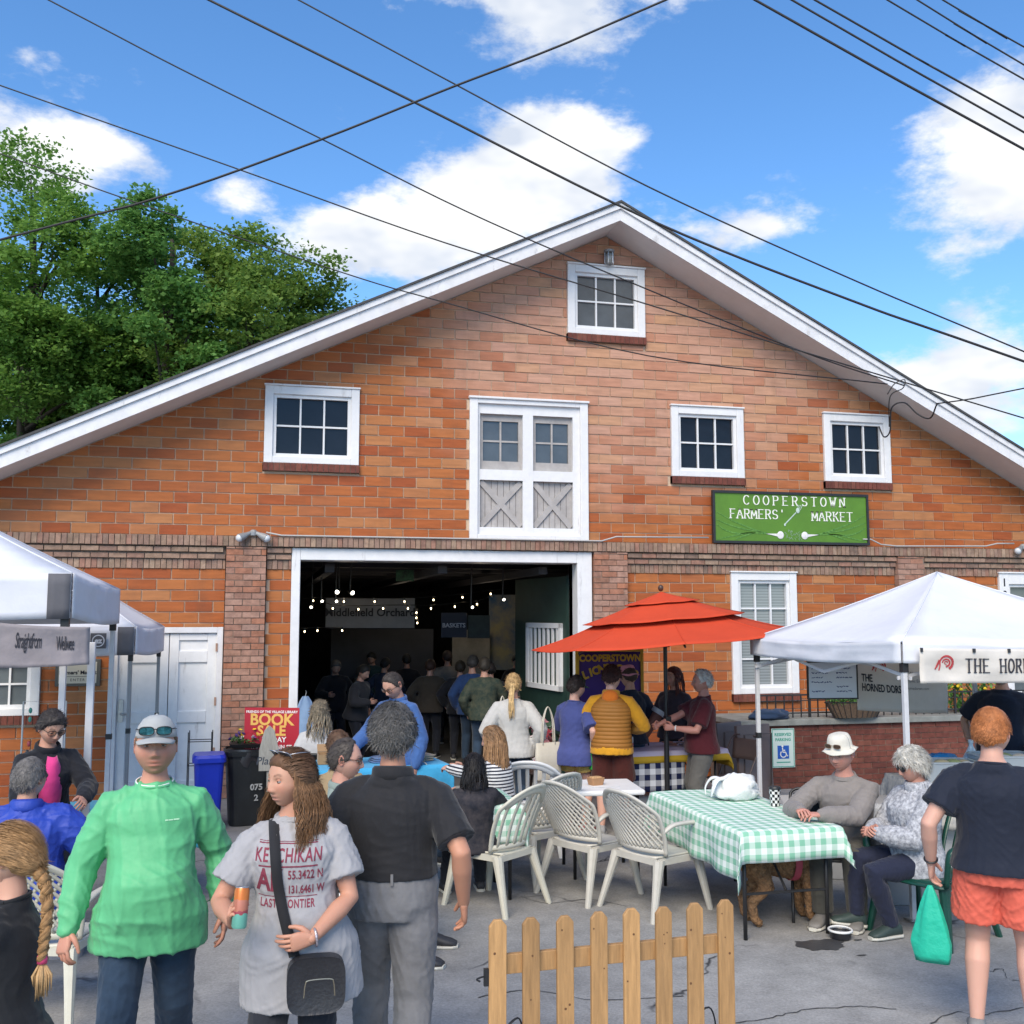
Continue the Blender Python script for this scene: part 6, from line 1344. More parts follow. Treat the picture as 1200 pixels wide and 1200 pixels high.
def baseball_cap(P, m, brimm=None, name='cap', z=.042, side=0):
    mb = MB(); P_ = []; n = 32
    for rr_, zz in ((.004, .085), (.03, .083), (.055, .070), (.075, .042), (.084, .012), (.086, -.004)): P_.append([hp(P, (rr_ * math.cos(a) * .95, rr_ * math.sin(a) * 1.16 + .002, z + zz)) for a in np.linspace(0, 2 * math.pi, n + 1)])
    o = mb.grid(P_).build(name, m, P.rt, smooth=True, solid=.003); b = MB(); rows = []
    for j in range(6):
        t = j / 5; rows.append([hp(P, (.078 * math.sin(a) * (1 - .10 * t * t), -.094 * abs(math.cos(a)) ** .6 - .082 * t * math.cos(a) ** .7, z - .002 - .018 * t - .018 * (math.sin(a) ** 2) * (1 - .3 * t))) for a in np.linspace(-1.35, 1.35, 17)])
    b.grid(rows).build('brim', brimm or m, o, smooth=True, solid=.004); bt = MB(); bt.ell(hp(P, (0, .002, z + .087)), (.007, .007, .005), 8, 6); bt.build('button', m, o); return o
# ================================================================== PEOPLE: the crowd
def M_noise2(name, c1, c2, vs, rough=.85): return mat(name, c1, rough, spec=.2, var2=c2, vs=vs, bump=.4, bs=9, bd=.02)
JEANS = cloth('jeans_dark', (.028, .05, .085), var=.2); DKPANT = cloth('dark_trousers', (.02, .022, .03)); GREYJEAN = cloth('grey_jeans', (.17, .17, .18), var=.12)
# --- man in green
GREEN = mat('green_jersey', (.105, .43, .20), .55, spec=.35, var=.05, vs=10, bump=.4, bs=7, bd=.03, sheen=.1, bdetail=3)
def green_logo(P, o):
    mb = MB(); [mb.add([(x, 0, 0), (x + w, 0, 0), (x + w, h, 0), (x, h, 0)], [(0, 1, 2, 3)]) for x, w, h in ((-.03, .012, .006), (-.016, .02, .005), (.006, .024, .006))]; lay_on(P, o, mb, Vector((.085, 0, P.sp(.215).z)), mat('logo_pale', (.45, .75, .5), .6), 'chest_logo')
def lay_on(P, o, mb, at, m, name, sub=0, rot=0.0):
    """drop flat lettering (x,y) onto the garment front by casting rays from in front"""
    bm = bmesh.new(); bm.from_mesh(mb.mesh('t')); bmesh.ops.triangulate(bm, faces=bm.faces[:])
    for lim in (.03, .016, .010):
        es = [e for e in bm.edges if e.calc_length() > lim]
        if es: bmesh.ops.subdivide_edges(bm, edges=es, cuts=1, use_grid_fill=False); bmesh.ops.triangulate(bm, faces=bm.faces[:])
    bm.verts.index_update(); mb = MB(); mb.add([v.co for v in bm.verts], [tuple(v.index for v in f.verts) for f in bm.faces]); bm.free()
    V = [v.co[:] for v in o.data.vertices]; F = [tuple(p.vertices) for p in o.data.polygons]; bv = BVHTree.FromPolygons(V, F); out = []
    tw = P.xd; fw = -P.yd; fw = Vector((fw.x, fw.y, 0)).normalized(); xr = Vector((tw.x, tw.y, 0)).normalized()
    for x, y, z in mb.v:
        c, s = math.cos(rot), math.sin(rot); x, y = x * c - y * s, x * s + y * c
        p_ = P.sp(0).copy(); p_.z = 0; p_ = Vector((at[0], at[1], at[2])) + xr * x + Vector((0, 0, y)); src = p_ + fw * 1.0; h = bv.ray_cast(src, -fw)
        out.append(tuple((h[0] if h[0] else p_) + fw * .0022))
    mb.v = out; return mb.build(name, m, P.rt)
P = person('broad man in bright green long sleeve shirt and cap walking toward the viewer', (184, 833), H=1.735, hat_h=.022, ang=-2, build=1.06, belly=.062, hpitch=-4,
    arms={'R': dict(to=(-.335, -.10, .83), pole=(-.5, .8, 0), curl=(.5, .55, .6, .65), palm=(.6, .6, 0)), 'L': dict(to=(.32, .02, .83), pole=(.5, .8, 0))}, legs={'R': dict(to=(-.13, -.16, .075)), 'L': dict(to=(.12, .2, .09), toe=(.1, -1, -.2))},
    top=dict(m=GREEN, sleeve='long', hem=-.108, loose=.026, flare=.06, fold=.0085, cb=green_logo, ff=.62, thick=1.08), bottom=dict(m=JEANS, hemr=.045, loose=.018), skin=(.52, .27, .19), hair=dict(c=(.16, .09, .05), t=.005, tufts=200, tl=.012), stubble=(.30, .15, .10, .40), q=2, seed=3, jaw=1.25, headw=1.06, headscale=1.13)
cp = baseball_cap(P, cloth('cap_grey', (.36, .37, .37), bump=.2)); SGF = mat('sunglass_frame', (.015, .015, .017), .35)
glasses(P, SGF, LENSB, z=.066, y=-.112, name='sunglasses', w=.029, h=.017, tiltv=-.4)
tag_ = MB(); 
mb = MB(); c = P.sp(.302) + P.yd * .010 * P.k; mb.tube([c + P.xd * (.047 * P.k * math.cos(a)) + P.yd * (.043 * P.k * math.sin(a)) + P.dsp * (.016 * math.sin(a) + .006) for a in np.linspace(0, 2 * math.pi, 25)], .0035, 6, cap=False); mb.build('undershirt_collar', PLASTW, P.rt, smooth=True)
# --- woman in grey tee with drink can
TEE = cloth('heather_grey', (.33, .325, .34), var=.07, bump=.5); MAROON = mat('print_maroon', (.20, .03, .055), .8, var=.3, vs=60)
def tee_print(P, o):
    mb = MB(); z0 = P.sp(.185).z; D = lambda x, y: Matrix.Translation((x, y, 0)) @ Matrix.Diagonal((.64, 1, 1, 1))
    text_mb('KETCHIKAN', .072, shear=.12, spacing=1.1, bold=.0012, M=D(0, .055), mb=mb)
    text_mb('AK', .125, bold=.004, align='LEFT', M=D(-.125, -.045), mb=mb); text_mb('55.3422 N', .05, spacing=1.05, bold=.001, align='LEFT', M=D(.0, -.02), mb=mb); text_mb('131.6461 W', .046, bold=.001, align='LEFT', M=D(0, -.08), mb=mb); text_mb('LAST FRONTIER', .044, spacing=1.12, bold=.001, M=D(-.0, -.135), mb=mb)
    for y, h in ((.098, .004), (.106, .002), (.012, .006), (-.108, .003)):
        for i in range(12): mb.add([(-.12 + .02 * i, y, 0), (-.12 + .02 * (i + 1), y, 0), (-.12 + .02 * (i + 1), y + h, 0), (-.12 + .02 * i, y + h, 0)], [(0, 1, 2, 3)])
    lay_on(P, o, mb, Vector((-.0, 0, z0)), MAROON, 'shirt_print')
    strap(P, o)
def strap(P, o):
    V = [v.co[:] for v in o.data.vertices]; F = [tuple(p.vertices) for p in o.data.polygons]; bv = BVHTree.FromPolygons(V, F); pts = []
    fw = Vector((0, -1, 0))
    top_ = P.sp(.285) + P.xd * (-.052 * P.k); bot = Vector((.02, 0, P.sp(-.015).z)); nn = []
    for t in np.linspace(0, 1, 26):
        p_ = top_.lerp(bot, t) + Vector((-.02 * math.sin(math.pi * t), 0, 0)); h = bv.ray_cast(Vector((p_.x, -1.2, p_.z)), Vector((0, 1, 0))); q_ = h[0] if h[0] else p_; pts.append(q_ + Vector((0, -.012, 0)))
    pts = [pts[0] + Vector((-.01, .12, .0)), pts[0] + Vector((0, .04, .02))] + pts; mb = MB()
    P_ = [[p_ + Vector((-.021, 0, -.004)), p_ + Vector((.021, 0, .004))] for p_ in pts]; 
    for i in range(2, len(P_) - 1):
        for j in (0, 1): P_[i][j].y = (P_[i - 1][j].y + P_[i][j].y + P_[i + 1][j].y) / 3 - .002
    mb.grid(P_).build('bag_strap', cloth('strap_black', (.02, .02, .023), bump=.2), P.rt, smooth=True, solid=.004)
    lastp = pts[-1]; bg = MB(); c = lastp + Vector((.085, -.035, -.10)); bg.loft([(c + Vector((0, -.025, 0)), (.105, 0, 0), (0, 0, .10)), (c + Vector((0, -.03, 0)), (.115, 0, 0), (0, 0, .11)), (c + Vector((0, .03, 0)), (.115, 0, 0), (0, 0, .11)), (c + Vector((0, .04, 0)), (.10, 0, 0), (0, 0, .10))], 28, e=4); b = bg.build('bag_pouch', mat('bag_leather', (.018, .018, .022), .45, var=.2, bump=.3, bs=60), P.rt, smooth=True, auto=50)
    fl = MB(); e = c + Vector((0.01, -.062, .02)); fl.tube(bez([e + Vector((-.06, 0, -.05)), e + Vector((-.055, 0, .0)), e + Vector((-.04, 0, .015)), e + Vector((.04, 0, .015)), e + Vector((.055, 0, 0)), e + Vector((.06, 0, -.05))], 4), .0025, 5); fl.build('pocket_trim', mat('brass_trim', (.35, .30, .22), .3, metal=.8), b)
P = person('woman in grey printed tee with long wavy hair holding a drink can', (342, 876), H=1.63, ang=2, fem=1, build=1.08, belly=.03, side=-4, hyaw=-52, hpitch=3, twist=-4,
    arms={'R': dict(to=(-.225, -.29, 1.00), pole=(-.55, .5, -.6), dir=(-.02, -.25, .35), palm=(.85, -.4, .1), curl=(.75, .78, .8, .82), thumb=.9), 'L': dict(to=(.085, -.25, .905), pole=(.8, .3, -.25), palm=(-.2, 1, 0), dir=(-.9, -.1, -.12), curl=(.3, .35, .4, .45))},
    legs={'R': dict(to=(-.12, -.05, .07)), 'L': dict(to=(.1, .1, .07))}, top=dict(m=TEE, sleeve='short', slen=.72, hem=-.155, loose=.028, flare=.05, fold=.0045, cb=tee_print, thick=1.08), bottom=dict(m=DKPANT, hemr=.03),
    skin=(.50, .27, .185), lips=(.40, .15, .13), hair=dict(c=(.125, .064, .034), t=.011, recede=-.02, tufts=4500, tl=.06, sweep=(0, 1.0, -.15), rnd=.12, lift=.0, low=.2, locks=dict(n=1700, len=.30, wave=.015, freq=6.0, r=.0019, out=.07, az=(1.25, 3.14), el=(-.1, 1.3), c=(.185, .098, .048))), q=2, seed=8)
glasses(P, mat('silver_frame', (.4, .4, .42), .3, metal=.8), mat('sky_lens', (.10, .13, .17), .04, metal=.6), z=.112, y=-.045, name='sunglasses', w=.03, h=.02, tiltv=-1.2)
M_ = P.hmR; c = M_ @ Vector((.004, .036, .088)); ax = (M_.to_3x3() @ Vector((1, 0, 0))).normalized(); ax = (ax * .25 + Vector((.0, 0, 1))).normalized(); Mr = frame(ax, (0, 1, 0)); g = MB()
can = thing('drink_can', 'orange and teal slim drink can in the hand of the woman in grey', 'can', P.rt.matrix_basis @ c)
_rzm = Matrix.Rotation(P.rt.rotation_euler.z, 3, 'Z'); Mr = _rzm @ Mr
cm_ = mat('can_print', (.55, .15, .04), .35, metal=.3, var=.1); nt, N, L, p = nodes_of(cm_); tc = N('ShaderNodeTexCoord'); sp_ = N('ShaderNodeSeparateXYZ'); L(tc.outputs['Object'], sp_.inputs[0]); nz = N('ShaderNodeTexNoise'); nz.inputs['Scale'].default_value = 28; L(tc.outputs['Object'], nz.inputs[0]); ad = N('ShaderNodeMath'); ad.operation = 'MULTIPLY_ADD'; ad.inputs[1].default_value = .06; L(nz.outputs[0], ad.inputs[0]); L(sp_.outputs[2], ad.inputs[2]); rp = N('ShaderNodeValToRGB'); mr = N('ShaderNodeMapRange'); mr.inputs[1].default_value = -.04; mr.inputs[2].default_value = .10; L(ad.outputs[0], mr.inputs[0]); L(mr.outputs[0], rp.inputs[0]); cr = rp.color_ramp; cr.interpolation = 'CONSTANT'; cr.elements[0].color = (.16, .45, .36, 1); cr.elements[1].color = (.58, .16, .03, 1); cr.elements[1].position = .72; e_ = cr.elements.new(.34); e_.color = (.35, .07, .09, 1); e_ = cr.elements.new(.46); e_.color = (.50, .18, .12, 1); L(rp.outputs[0], p.inputs['Base Color'])
MB().lathe([(0, -.074), (.025, -.074), (.029, -.066), (.029, .062), (.025, .074)], 24, M=Mr).build('can_body', cm_, can, smooth=True, auto=40); MB().lathe([(.026, .074), (.0255, .077), (.022, .075), (0, .073)], 24, M=Mr).build('can_lid', STEEL, can, smooth=True); MB().lathe([(.0, .0765), (.008, .0768), (.008, .078), (0, .078)], 10, M=Mr, c=Mr @ Vector((.006, 0, 0))).build('pull_tab', STEEL, can)
M_ = P.hmL; mb = MB(); mb.tube([M_ @ Vector((.034 * math.cos(a), .026 * math.sin(a), -.016)) for a in np.linspace(0, 2 * math.pi, 20)], .005, 6, cap=False); mb.build('bracelet', mat('bracelet', (.4, .36, .4), .4, metal=.5, var=.5, vs=120), P.rt)
# --- man in black polo seen from behind
POLO = cloth('polo_black', (.018, .018, .021), rough=.75, bump=.6)
def belt(P, o):
    c = P.sp(.068); mb = MB(); mb.loft([(c - P.dsp * .022, P.xd * (.0895 * P.k * 1.12 + .022), P.yd * (.064 * P.k * 1.05 + .028)), (c + P.dsp * .0, P.xd * (.0895 * P.k * 1.12 + .024), P.yd * (.064 * P.k * 1.05 + .03)), (c + P.dsp * .014, P.xd * (.0895 * P.k * 1.12 + .022), P.yd * (.064 * P.k * 1.05 + .028))], 30, e=2.2, cap=False)
    bo = MB()
    for x in (-.02,): q_ = c - P.dsp * .03 + P.xd * x + P.yd * (.064 * P.k * 1.05 + .032); bo.box(q_, (.012, .010, .05))
    bo.build('belt_loop', GREYJEAN, P.rt)
    for s in (-1, 1): pk = MB(); q0 = P.sp(-.005) + P.yd * (.085 * P.k) + P.xd * s * .075; 
P = person('man in black polo and grey jeans with his back to the viewer', (462, 822), H=1.785, hat_h=.012, ang=172, build=1.13, belly=.03, hyaw=14, hpitch=2, 
    arms={'R': dict(to=(-.33, .03, .90), pole=(-.35, .7, 0)), 'L': dict(to=(.335, .06, .87), pole=(.4, .6, 0), palm=(-.25, 1, 0), curl=(.35, .4, .45, .5))}, legs={'R': dict(to=(-.10, .18, .08)), 'L': dict(to=(.12, -.12, .08))},
    top=dict(m=POLO, name='polo_shirt', sleeve='short', slen=.82, hem=.045, loose=.026, flare=-.02, fold=.0042, collar=2, cr=.014, thick=1.05), bottom=dict(m=GREYJEAN, hemr=.042, loose=.016, waist=.085, cb=belt, fold=.004), skin=(.50, .26, .17),
    hair=dict(c=(.115, .11, .105), t=.018, vol=.7, tufts=7000, tl=.042, sweep=(.3, .7, -.25), rnd=.4, lift=.12, lump=.28, ls=26, low=-.05), q=2, seed=12, headw=1.05)
glasses(P, SGF, LENSC, w=.026)
# --- girl with braid at left edge
BLKTEE = cloth('tee_black', (.014, .015, .018), rough=.8)
P = person('girl in black tee with a long blond braid at the left edge', (12, 963), H=1.475, ang=-108, fem=1, build=.98, loc=None, hyaw=-6, hpitch=2,
    arms={'L': dict(to=(.10, -.34, .80), pole=(.5, .6, -.6)), 'R': dict(to=(-.15, -.25, .80), pole=(-.5, .6, -.5))}, top=dict(m=BLKTEE, sleeve='short', slen=.75, hem=-.1, loose=.022, fold=.004, thick=1.1), bottom=dict(m=DKPANT), skin=(.56, .33, .24),
    hair=dict(c=(.33, .19, .085), t=.013, tufts=5000, tl=.07, sweep=(0, 1.0, -.35), rnd=.10, lift=.0, lump=.12, low=.1, recede=-.04), q=2, seed=21)
br = MB(); st = MB(); a0 = hp(P, (.01, .115, -.05)); path = bez([a0, hp(P, (.015, .150, -.10)), hp(P, (.05, .175, -.20)), hp(P, (.075, .175, -.30)), hp(P, (.08, .17, -.37))], 12); nP = len(path)
for k in range(3):
    pts = []; rad = []
    for i, p_ in enumerate(path):
        t = i / (nP - 1); ph = t * 17 + k * 2.094; pts.append(p_ + Vector((math.sin(ph) * .016, .009 * math.sin(2 * ph), 0)) * (1 - .35 * t)); rad.append(.0165 * (1 - .35 * t))
    br.tube(pts, [r_ * .86 for r_ in rad], 8, flat=.9)
    for j in range(16):
        sub_ = []; a_ = 2 * math.pi * j / 16
        for i, p_ in enumerate(pts):
            tdir = (pts[min(i + 1, nP - 1)] - pts[max(i - 1, 0)]).normalized(); u_ = tdir.cross(Vector((0, 0, 1))).normalized(); v_ = tdir.cross(u_); sub_.append(p_ + (u_ * math.cos(a_) + v_ * math.sin(a_)) * rad[i] * random.uniform(.86, .96))
        br.tube(sub_, [r_ * .17 for r_ in rad], 4)
br.build('braid', hair_mat((.33, .19, .085)), P.rt, smooth=True); e = path[-1]
mb = MB(); mb.tube([e + Vector((0, 0, .012)), e + Vector((0, 0, -.012))], .017, 12); mb.build('hair_tie', mat('tie_pink', (.6, .06, .16), .6), P.rt, smooth=True); mb = MB(); rr = random.Random(3)
for i in range(60): d = Vector((rr.gauss(0, .2), rr.gauss(0, .2), -1)); mb.tube([e, e + d * .05, e + Vector((d.x * .5, d.y * .5, -1)) * rr.uniform(.08, .13)], [.004, .005, .001], 4)
mb.build('braid_tip', hair_mat((.40, .25, .12)), P.rt, smooth=True)
# --- young man in navy tee and coral shorts
NAVY = cloth('tee_navy', (.012, .016, .03), rough=.75); CORAL = mat('coral_shorts', (.68, .13, .085), .65, spec=.3, var=.04, bump=.5, bs=11, bd=.02)
P = person('young red haired man in navy tee and coral shorts seen from behind', (1160, 827), H=1.715, ang=176, build=1.12, belly=.02, hyaw=-10, hpitch=0,
    arms={'L': dict(to=(.325, .0, .86), pole=(.4, .8, 0)), 'R': dict(to=(-.30, -.02, .86), pole=(-.4, .8, 0), curl=(.9, .95, 1, 1.05), thumb=.8)}, legs={'R': dict(to=(-.145, .02, .07)), 'L': dict(to=(.13, .0, .07))},
    top=dict(m=NAVY, sleeve='short', slen=.66, hem=-.02, loose=.024, flare=.03, fold=.004, thick=1.12), bottom=dict(m=CORAL, name='shorts', len=.33, loose=.024, flare=1.1, waist=.03, fold=.004), skin=(.58, .35, .27),
    hair=dict(c=(.36, .13, .045), t=.010, vol=.8, tufts=7000, tl=.018, sweep=(.4, .2, -.6), rnd=.3, lift=.05, lump=.2, low=-.1), shoes=(.2, .2, .2), q=2, seed=31, headw=1.06)
M_ = P.hmR
mb = MB(); mb.box(P.sp(-.005) + P.yd * .155, (.006, .004, .05)); mb.build('pocket_zip', BLACK, P.rt)
w_ = P.wr['L']; d_ = (P.wr['L'] - P.el['L']).normalized(); 
def band(P, nm, r, m, name, back=.03):
    w_ = P.wr[nm]; d_ = (P.wr[nm] - P.el[nm]).normalized(); x = d_.orthogonal().normalized(); y = d_.cross(x); mb = MB(); mb.tube([w_ - d_ * back + x * r * math.cos(a) + y * r * math.sin(a) for a in np.linspace(0, 2 * math.pi, 20)], .008, 6, cap=False, flat=.5); return mb.build(name, m, P.rt, smooth=True)
band(P, 'R', .031, BLACK, 'watch'); band(P, 'L', .031, BLACK, 'wristband')
def carrier(name, label, top_, w, h, m, seed, d=.07, cat='bag', flare=.75, rz=0.0):
    rt = thing(name, label, cat, top_, rz); P_ = []; n = 30
    for j in range(13):
        t = j / 12; row = []; ww_ = w * (.10 + .9 * min(1, (t / flare)) ** .8) * (1 - .12 * max(0, t - .85) / .15); dd = d * (.15 + .85 * math.sin(min(t * 1.25, 1) * math.pi * .5)) * (1 if t < .95 else .7)
        for i in range(n + 1):
            a = 2 * math.pi * i / n; f = 1 + .16 * math.sin(a * 5 + seed) * (1 - t * .6) + .08 * fbm((math.cos(a), math.sin(a), t * 3), 1.5, seed); row.append((math.cos(a) * ww_ * .5 * f, math.sin(a) * dd * .5 * f, -h * t))
        P_.append(row)
    P_.append([(x * .9, y * .3, z + .005) for x, y, z in P_[-1]]); MB().grid(P_).build('bag_body', m, rt, smooth=True); return rt
TEAL = mat('bag_teal', (.02, .42, .28), .4, spec=.4, bump=.5, bs=12, bd=.03, var=.06)
bgp = P.rt.matrix_basis @ (P.hmR @ Vector((0, .03, .08))); 
# bag hangs from the hand nearest the tables
bgp = Vector(P.rt.location) + Matrix.Rotation(P.rt.rotation_euler.z, 3, 'Z') @ (P.wr['L'] + Vector((.01, .0, -.115)))
carrier('carrier_bag', 'teal plastic carrier bag beside the coral shorts', bgp, .20, .40, TEAL, 2.0, rz=P.rt.rotation_euler.z)
# --- seated couple
GREYSW = cloth('sweat_grey', (.215, .195, .185), bump=.45); OLIVE = cloth('olive_trousers', (.075, .07, .058)); HEATH = M_noise2('heather_hoodie', (.20, .205, .23), (.52, .53, .56), 45); NAVYP = cloth('navy_trousers', (.018, .022, .045))
P = person('seated old man in grey sweatshirt and cream bucket hat looking down', (985, 866), htop=1.285, H=1.76, sit=.50, ang=-14, lean=15, hpitch=10, hyaw=-14, build=1.04, belly=.02,
    arms={'R': dict(to=(-.22, -.34, .80), pole=(-.7, .3, -.5), palm=(.2, 0, -1)), 'L': dict(to=(-.06, -.36, .79), pole=(.8, .2, -.5), palm=(-.1, 0, -1))}, legs={'R': dict(to=(-.10, -.24, .08)), 'L': dict(to=(.12, -.16, .08))},
    top=dict(m=GREYSW, name='sweatshirt', sleeve='long', hem=-.03, loose=.028, fold=.005, thick=1.12), bottom=dict(m=OLIVE, hemr=.042, loose=.016), skin=(.52, .27, .21), hair=dict(c=(.35, .33, .31), t=.006, tufts=100, recede=.1), shoes=(.16, .15, .14), q=2, seed=41)
h_ = bucket_hat(P, cloth('hat_cream', (.60, .57, .50), bump=.3), brim=.040, z=.046, droop=.016); glasses(P, mat('tort_frame', (.16, .10, .06), .4), mat('brown_lens', (.05, .03, .02), .1, spec=.7), z=.078, y=-.108, name='sunglasses', w=.024, h=.014, temples=False)
P = person('seated woman with short silver hair and sunglasses in a mottled grey hoodie', (1072, 884), htop=1.215, H=1.64, sit=.50, ang=-58, fem=1, lean=-1, hpitch=16, hyaw=-4, build=1.1, belly=.02,
    arms={'R': dict(to=(-.05, -.32, .70), pole=(-.7, .5, -.4), palm=(.7, .4, -.5), curl=(.6, .6, .6, .6)), 'L': dict(to=(.03, -.33, .69), pole=(.7, .5, -.4), palm=(-.7, .4, -.5), curl=(.6, .6, .6, .6))}, legs={'R': dict(to=(-.12, -.42, .10), toe=(-.1, -1, .15), pole=(0, -.6, 1)), 'L': dict(to=(.08, -.27, .075), toe=(.15, -1, 0))},
    top=dict(m=HEATH, name='hoodie', sleeve='long', hem=-.06, loose=.034, fold=.005, thick=1.2, collar=2, cr=.02), bottom=dict(m=NAVYP, hemr=.032, loose=.010), skin=(.52, .28, .21), hair=dict(c=(.52, .50, .45), t=.020, vol=.6, tufts=4000, tl=.06, sweep=(0, .3, -.9), rnd=.4, lift=.08, lump=.35, low=.25, recede=-.12), shoes=(.035, .055, .05), q=2, seed=44)
glasses(P, SGF, LENSD)
hd_ = MB(); c = P.sp(.285) + P.yd * .07; hd_.ell(c, (.12, .05, .075), 18, 10); hd_.build('hood', HEATH, P.rt, smooth=True)
# --- man with glasses seated behind, woman in stripes, dark-haired person
SAGE = cloth('sage_shirt', (.22, .27, .25), bump=.4); STRIPE = cloth('stripe_tee', (.65, .64, .63))
nt, N, L, p = nodes_of(STRIPE); tc = N('ShaderNodeTexCoord'); sp_ = N('ShaderNodeSeparateXYZ'); L(tc.outputs['Object'], sp_.inputs[0]); f1 = N('ShaderNodeMath'); f1.operation = 'MULTIPLY'; f1.inputs[1].default_value = 36; L(sp_.outputs[2], f1.inputs[0]); f2 = N('ShaderNodeMath'); f2.operation = 'FRACT'; L(f1.outputs[0], f2.inputs[0]); f3 = N('ShaderNodeMath'); f3.operation = 'GREATER_THAN'; f3.inputs[1].default_value = .55; L(f2.outputs[0], f3.inputs[0]); mx = N('ShaderNodeMix'); mx.data_type = 'RGBA'; L(f3.outputs[0], mx.inputs[0]); mx.inputs[6].default_value = (.62, .61, .6, 1); mx.inputs[7].default_value = (.018, .02, .035, 1); L(mx.outputs[2], p.inputs['Base Color'])
P = person('seated man with glasses and receding dark hair in a sage shirt, in profile', (404, 868), htop=1.36, H=1.82, sit=.52, ang=72, hpitch=6, hyaw=8, build=1.0, arms={'R': dict(to=(-.15, -.4, .84), pole=(-.7, .3, -.5)), 'L': dict(to=(.15, -.4, .84), pole=(.7, .3, -.5))}, top=dict(m=SAGE, sleeve='short', loose=.022, collar=2, cr=.012), bottom=dict(m=DKPANT), skin=(.52, .29, .22), hair=dict(c=(.06, .05, .045), t=.012, recede=.26, tufts=700, tl=.03, low=.1), q=2, seed=51)
glasses(P, SGF, LENSC)
def seat_under(P, label, m, back='slat', rz=0): 
    q_ = P.rt.location; plastic_chair('garden_chair', label, m, Vector((q_.x, q_.y, 0)), P.rt.rotation_euler.z + R(rz), back=back, arms=False, top=.84)
seat_under(P, 'white plastic chair under the man with glasses', PLASTW)
P = person('woman in a striped top with long light brown hair seated with her back turned', (577, 853), htop=1.205, H=1.60, sit=.48, ang=-128, fem=1, lean=8, hpitch=10, hyaw=18, arms={'R': dict(to=(-.12, -.42, .80), pole=(-.7, .3, -.5)), 'L': dict(to=(.05, -.46, .82), pole=(.7, .3, -.5), palm=(-.5, 0, -1))}, top=dict(m=STRIPE, sleeve='long', loose=.02, hem=-.03, fold=.003), bottom=dict(m=JEANS), skin=(.54, .31, .23),
    hair=dict(c=(.22, .125, .065), t=.013, tufts=600, tl=.05, sweep=(0, .6, -.8), rnd=.15, lift=0, low=.3, locks=dict(n=220, len=.40, wave=.006, freq=4, r=.0055, out=.03, az=(.9, 3.14), el=(-.2, .8), c=(.27, .15, .075))), q=1, seed=55)
DJ = M_noise2('dark_floral', (.016, .018, .026), (.05, .045, .05), 14)
P = person('person with black bobbed hair in a dark jacket sitting in the slatted chair', (556, 886), htop=1.115, H=1.42, sit=.46, ang=192, fem=1, hpitch=8, arms={'R': dict(to=(-.15, -.34, .76), pole=(-.7, .3, -.5)), 'L': dict(to=(.15, -.34, .76), pole=(.7, .3, -.5))}, top=dict(m=DJ, name='jacket', sleeve='long', loose=.03, collar=2, cr=.016, thick=1.15), bottom=dict(m=DKPANT), skin=(.5, .3, .22), hair=dict(c=(.012, .011, .012), t=.022, tufts=900, tl=.06, sweep=(0, .3, -1), rnd=.15, lift=0, low=.45, locks=dict(n=70, len=.16, wave=.004, freq=3, r=.009, out=.025, az=(.8, 3.14), el=(-.4, .6))), q=1, seed=58)
P = person('person with brown hair seated behind the man with glasses', (382, 866), htop=1.30, H=1.68, sit=.50, ang=200, fem=1, top=dict(m=cloth('tan_top', (.30, .22, .13)), sleeve='long'), bottom=dict(m=DKPANT), hair=dict(c=(.09, .05, .03), t=.02, tufts=400, low=.3), q=1, seed=59)
P.rt.location += Vector(FH) * .55
seat_under(P, 'pale chair hidden behind the man with glasses', PLASTC)
# --- left group
BLUE = mat('windbreaker_blue', (.022, .055, .36), .55, spec=.35, var=.08, bump=.7, bs=8, bd=.03)
P = person('grey haired man in a bright blue windbreaker seated in a cream chair', (34, 898), htop=1.255, H=1.72, sit=.50, ang=168, hyaw=-25, build=1.15, arms={'R': dict(to=(-.3, -.25, .68), pole=(-.7, .3, -.5)), 'L': dict(to=(.3, -.25, .68), pole=(.7, .3, -.5))}, top=dict(m=BLUE, name='windbreaker', sleeve='long', hem=-.06, loose=.05, fold=.009, ff=.7, thick=1.3, collar=2, cr=.018), bottom=dict(m=cloth('khaki', (.20, .19, .16))), hair=dict(c=(.15, .14, .135), t=.012, tufts=1400, tl=.028, low=.05, sweep=(0, .3, -.8)), stubble=(.4, .38, .36, .6), shoes=(.02, .02, .02), q=2, seed=61)
PINK = cloth('pink_top', (.62, .05, .22)); BLKJ = cloth('jacket_black', (.012, .013, .018))
P = person('woman with short dark hair and glasses in black jacket over a pink top', (61, 828), H=1.57, ang=18, fem=1, lean=12, hpitch=22, hyaw=6, build=1.08, arms={'R': dict(to=(-.2, -.28, .84), pole=(-.7, .4, -.4)), 'L': dict(to=(.12, -.34, .98), pole=(.8, .4, -.5), palm=(-.6, .2, -.6))}, top=dict(m=BLKJ, name='jacket', sleeve='long', hem=-.08, loose=.028, fold=.005, thick=1.1, collar=2, cr=.014), bottom=dict(m=DKPANT), skin=(.50, .28, .20), hair=dict(c=(.035, .03, .03), t=.018, tufts=1400, tl=.04, rnd=.6, lift=.2, recede=-.05, low=.1), q=2, seed=64)
glasses(P, SGF, LENSC)
pv = []; sv2 = P.sp
for t in np.linspace(.03, .285, 10):
    w_ = np.interp(t, [.03, .1, .2, .285], [.055, .075, .07, .03]); dpt = np.interp(t, [.03, .1, .2, .26, .285], [.131, .130, .137, .118, .085]) * P.k / 1.57 * 1.6 * .62 + .02
    pv.append([P.sp(t) + P.xd * (u * w_) - P.yd * (dpt + .022 - .035 * u * u) for u in np.linspace(-1, 1, 7)])
MB().grid(pv).build('pink_blouse', PINK, P.rt, smooth=True, solid=.004)
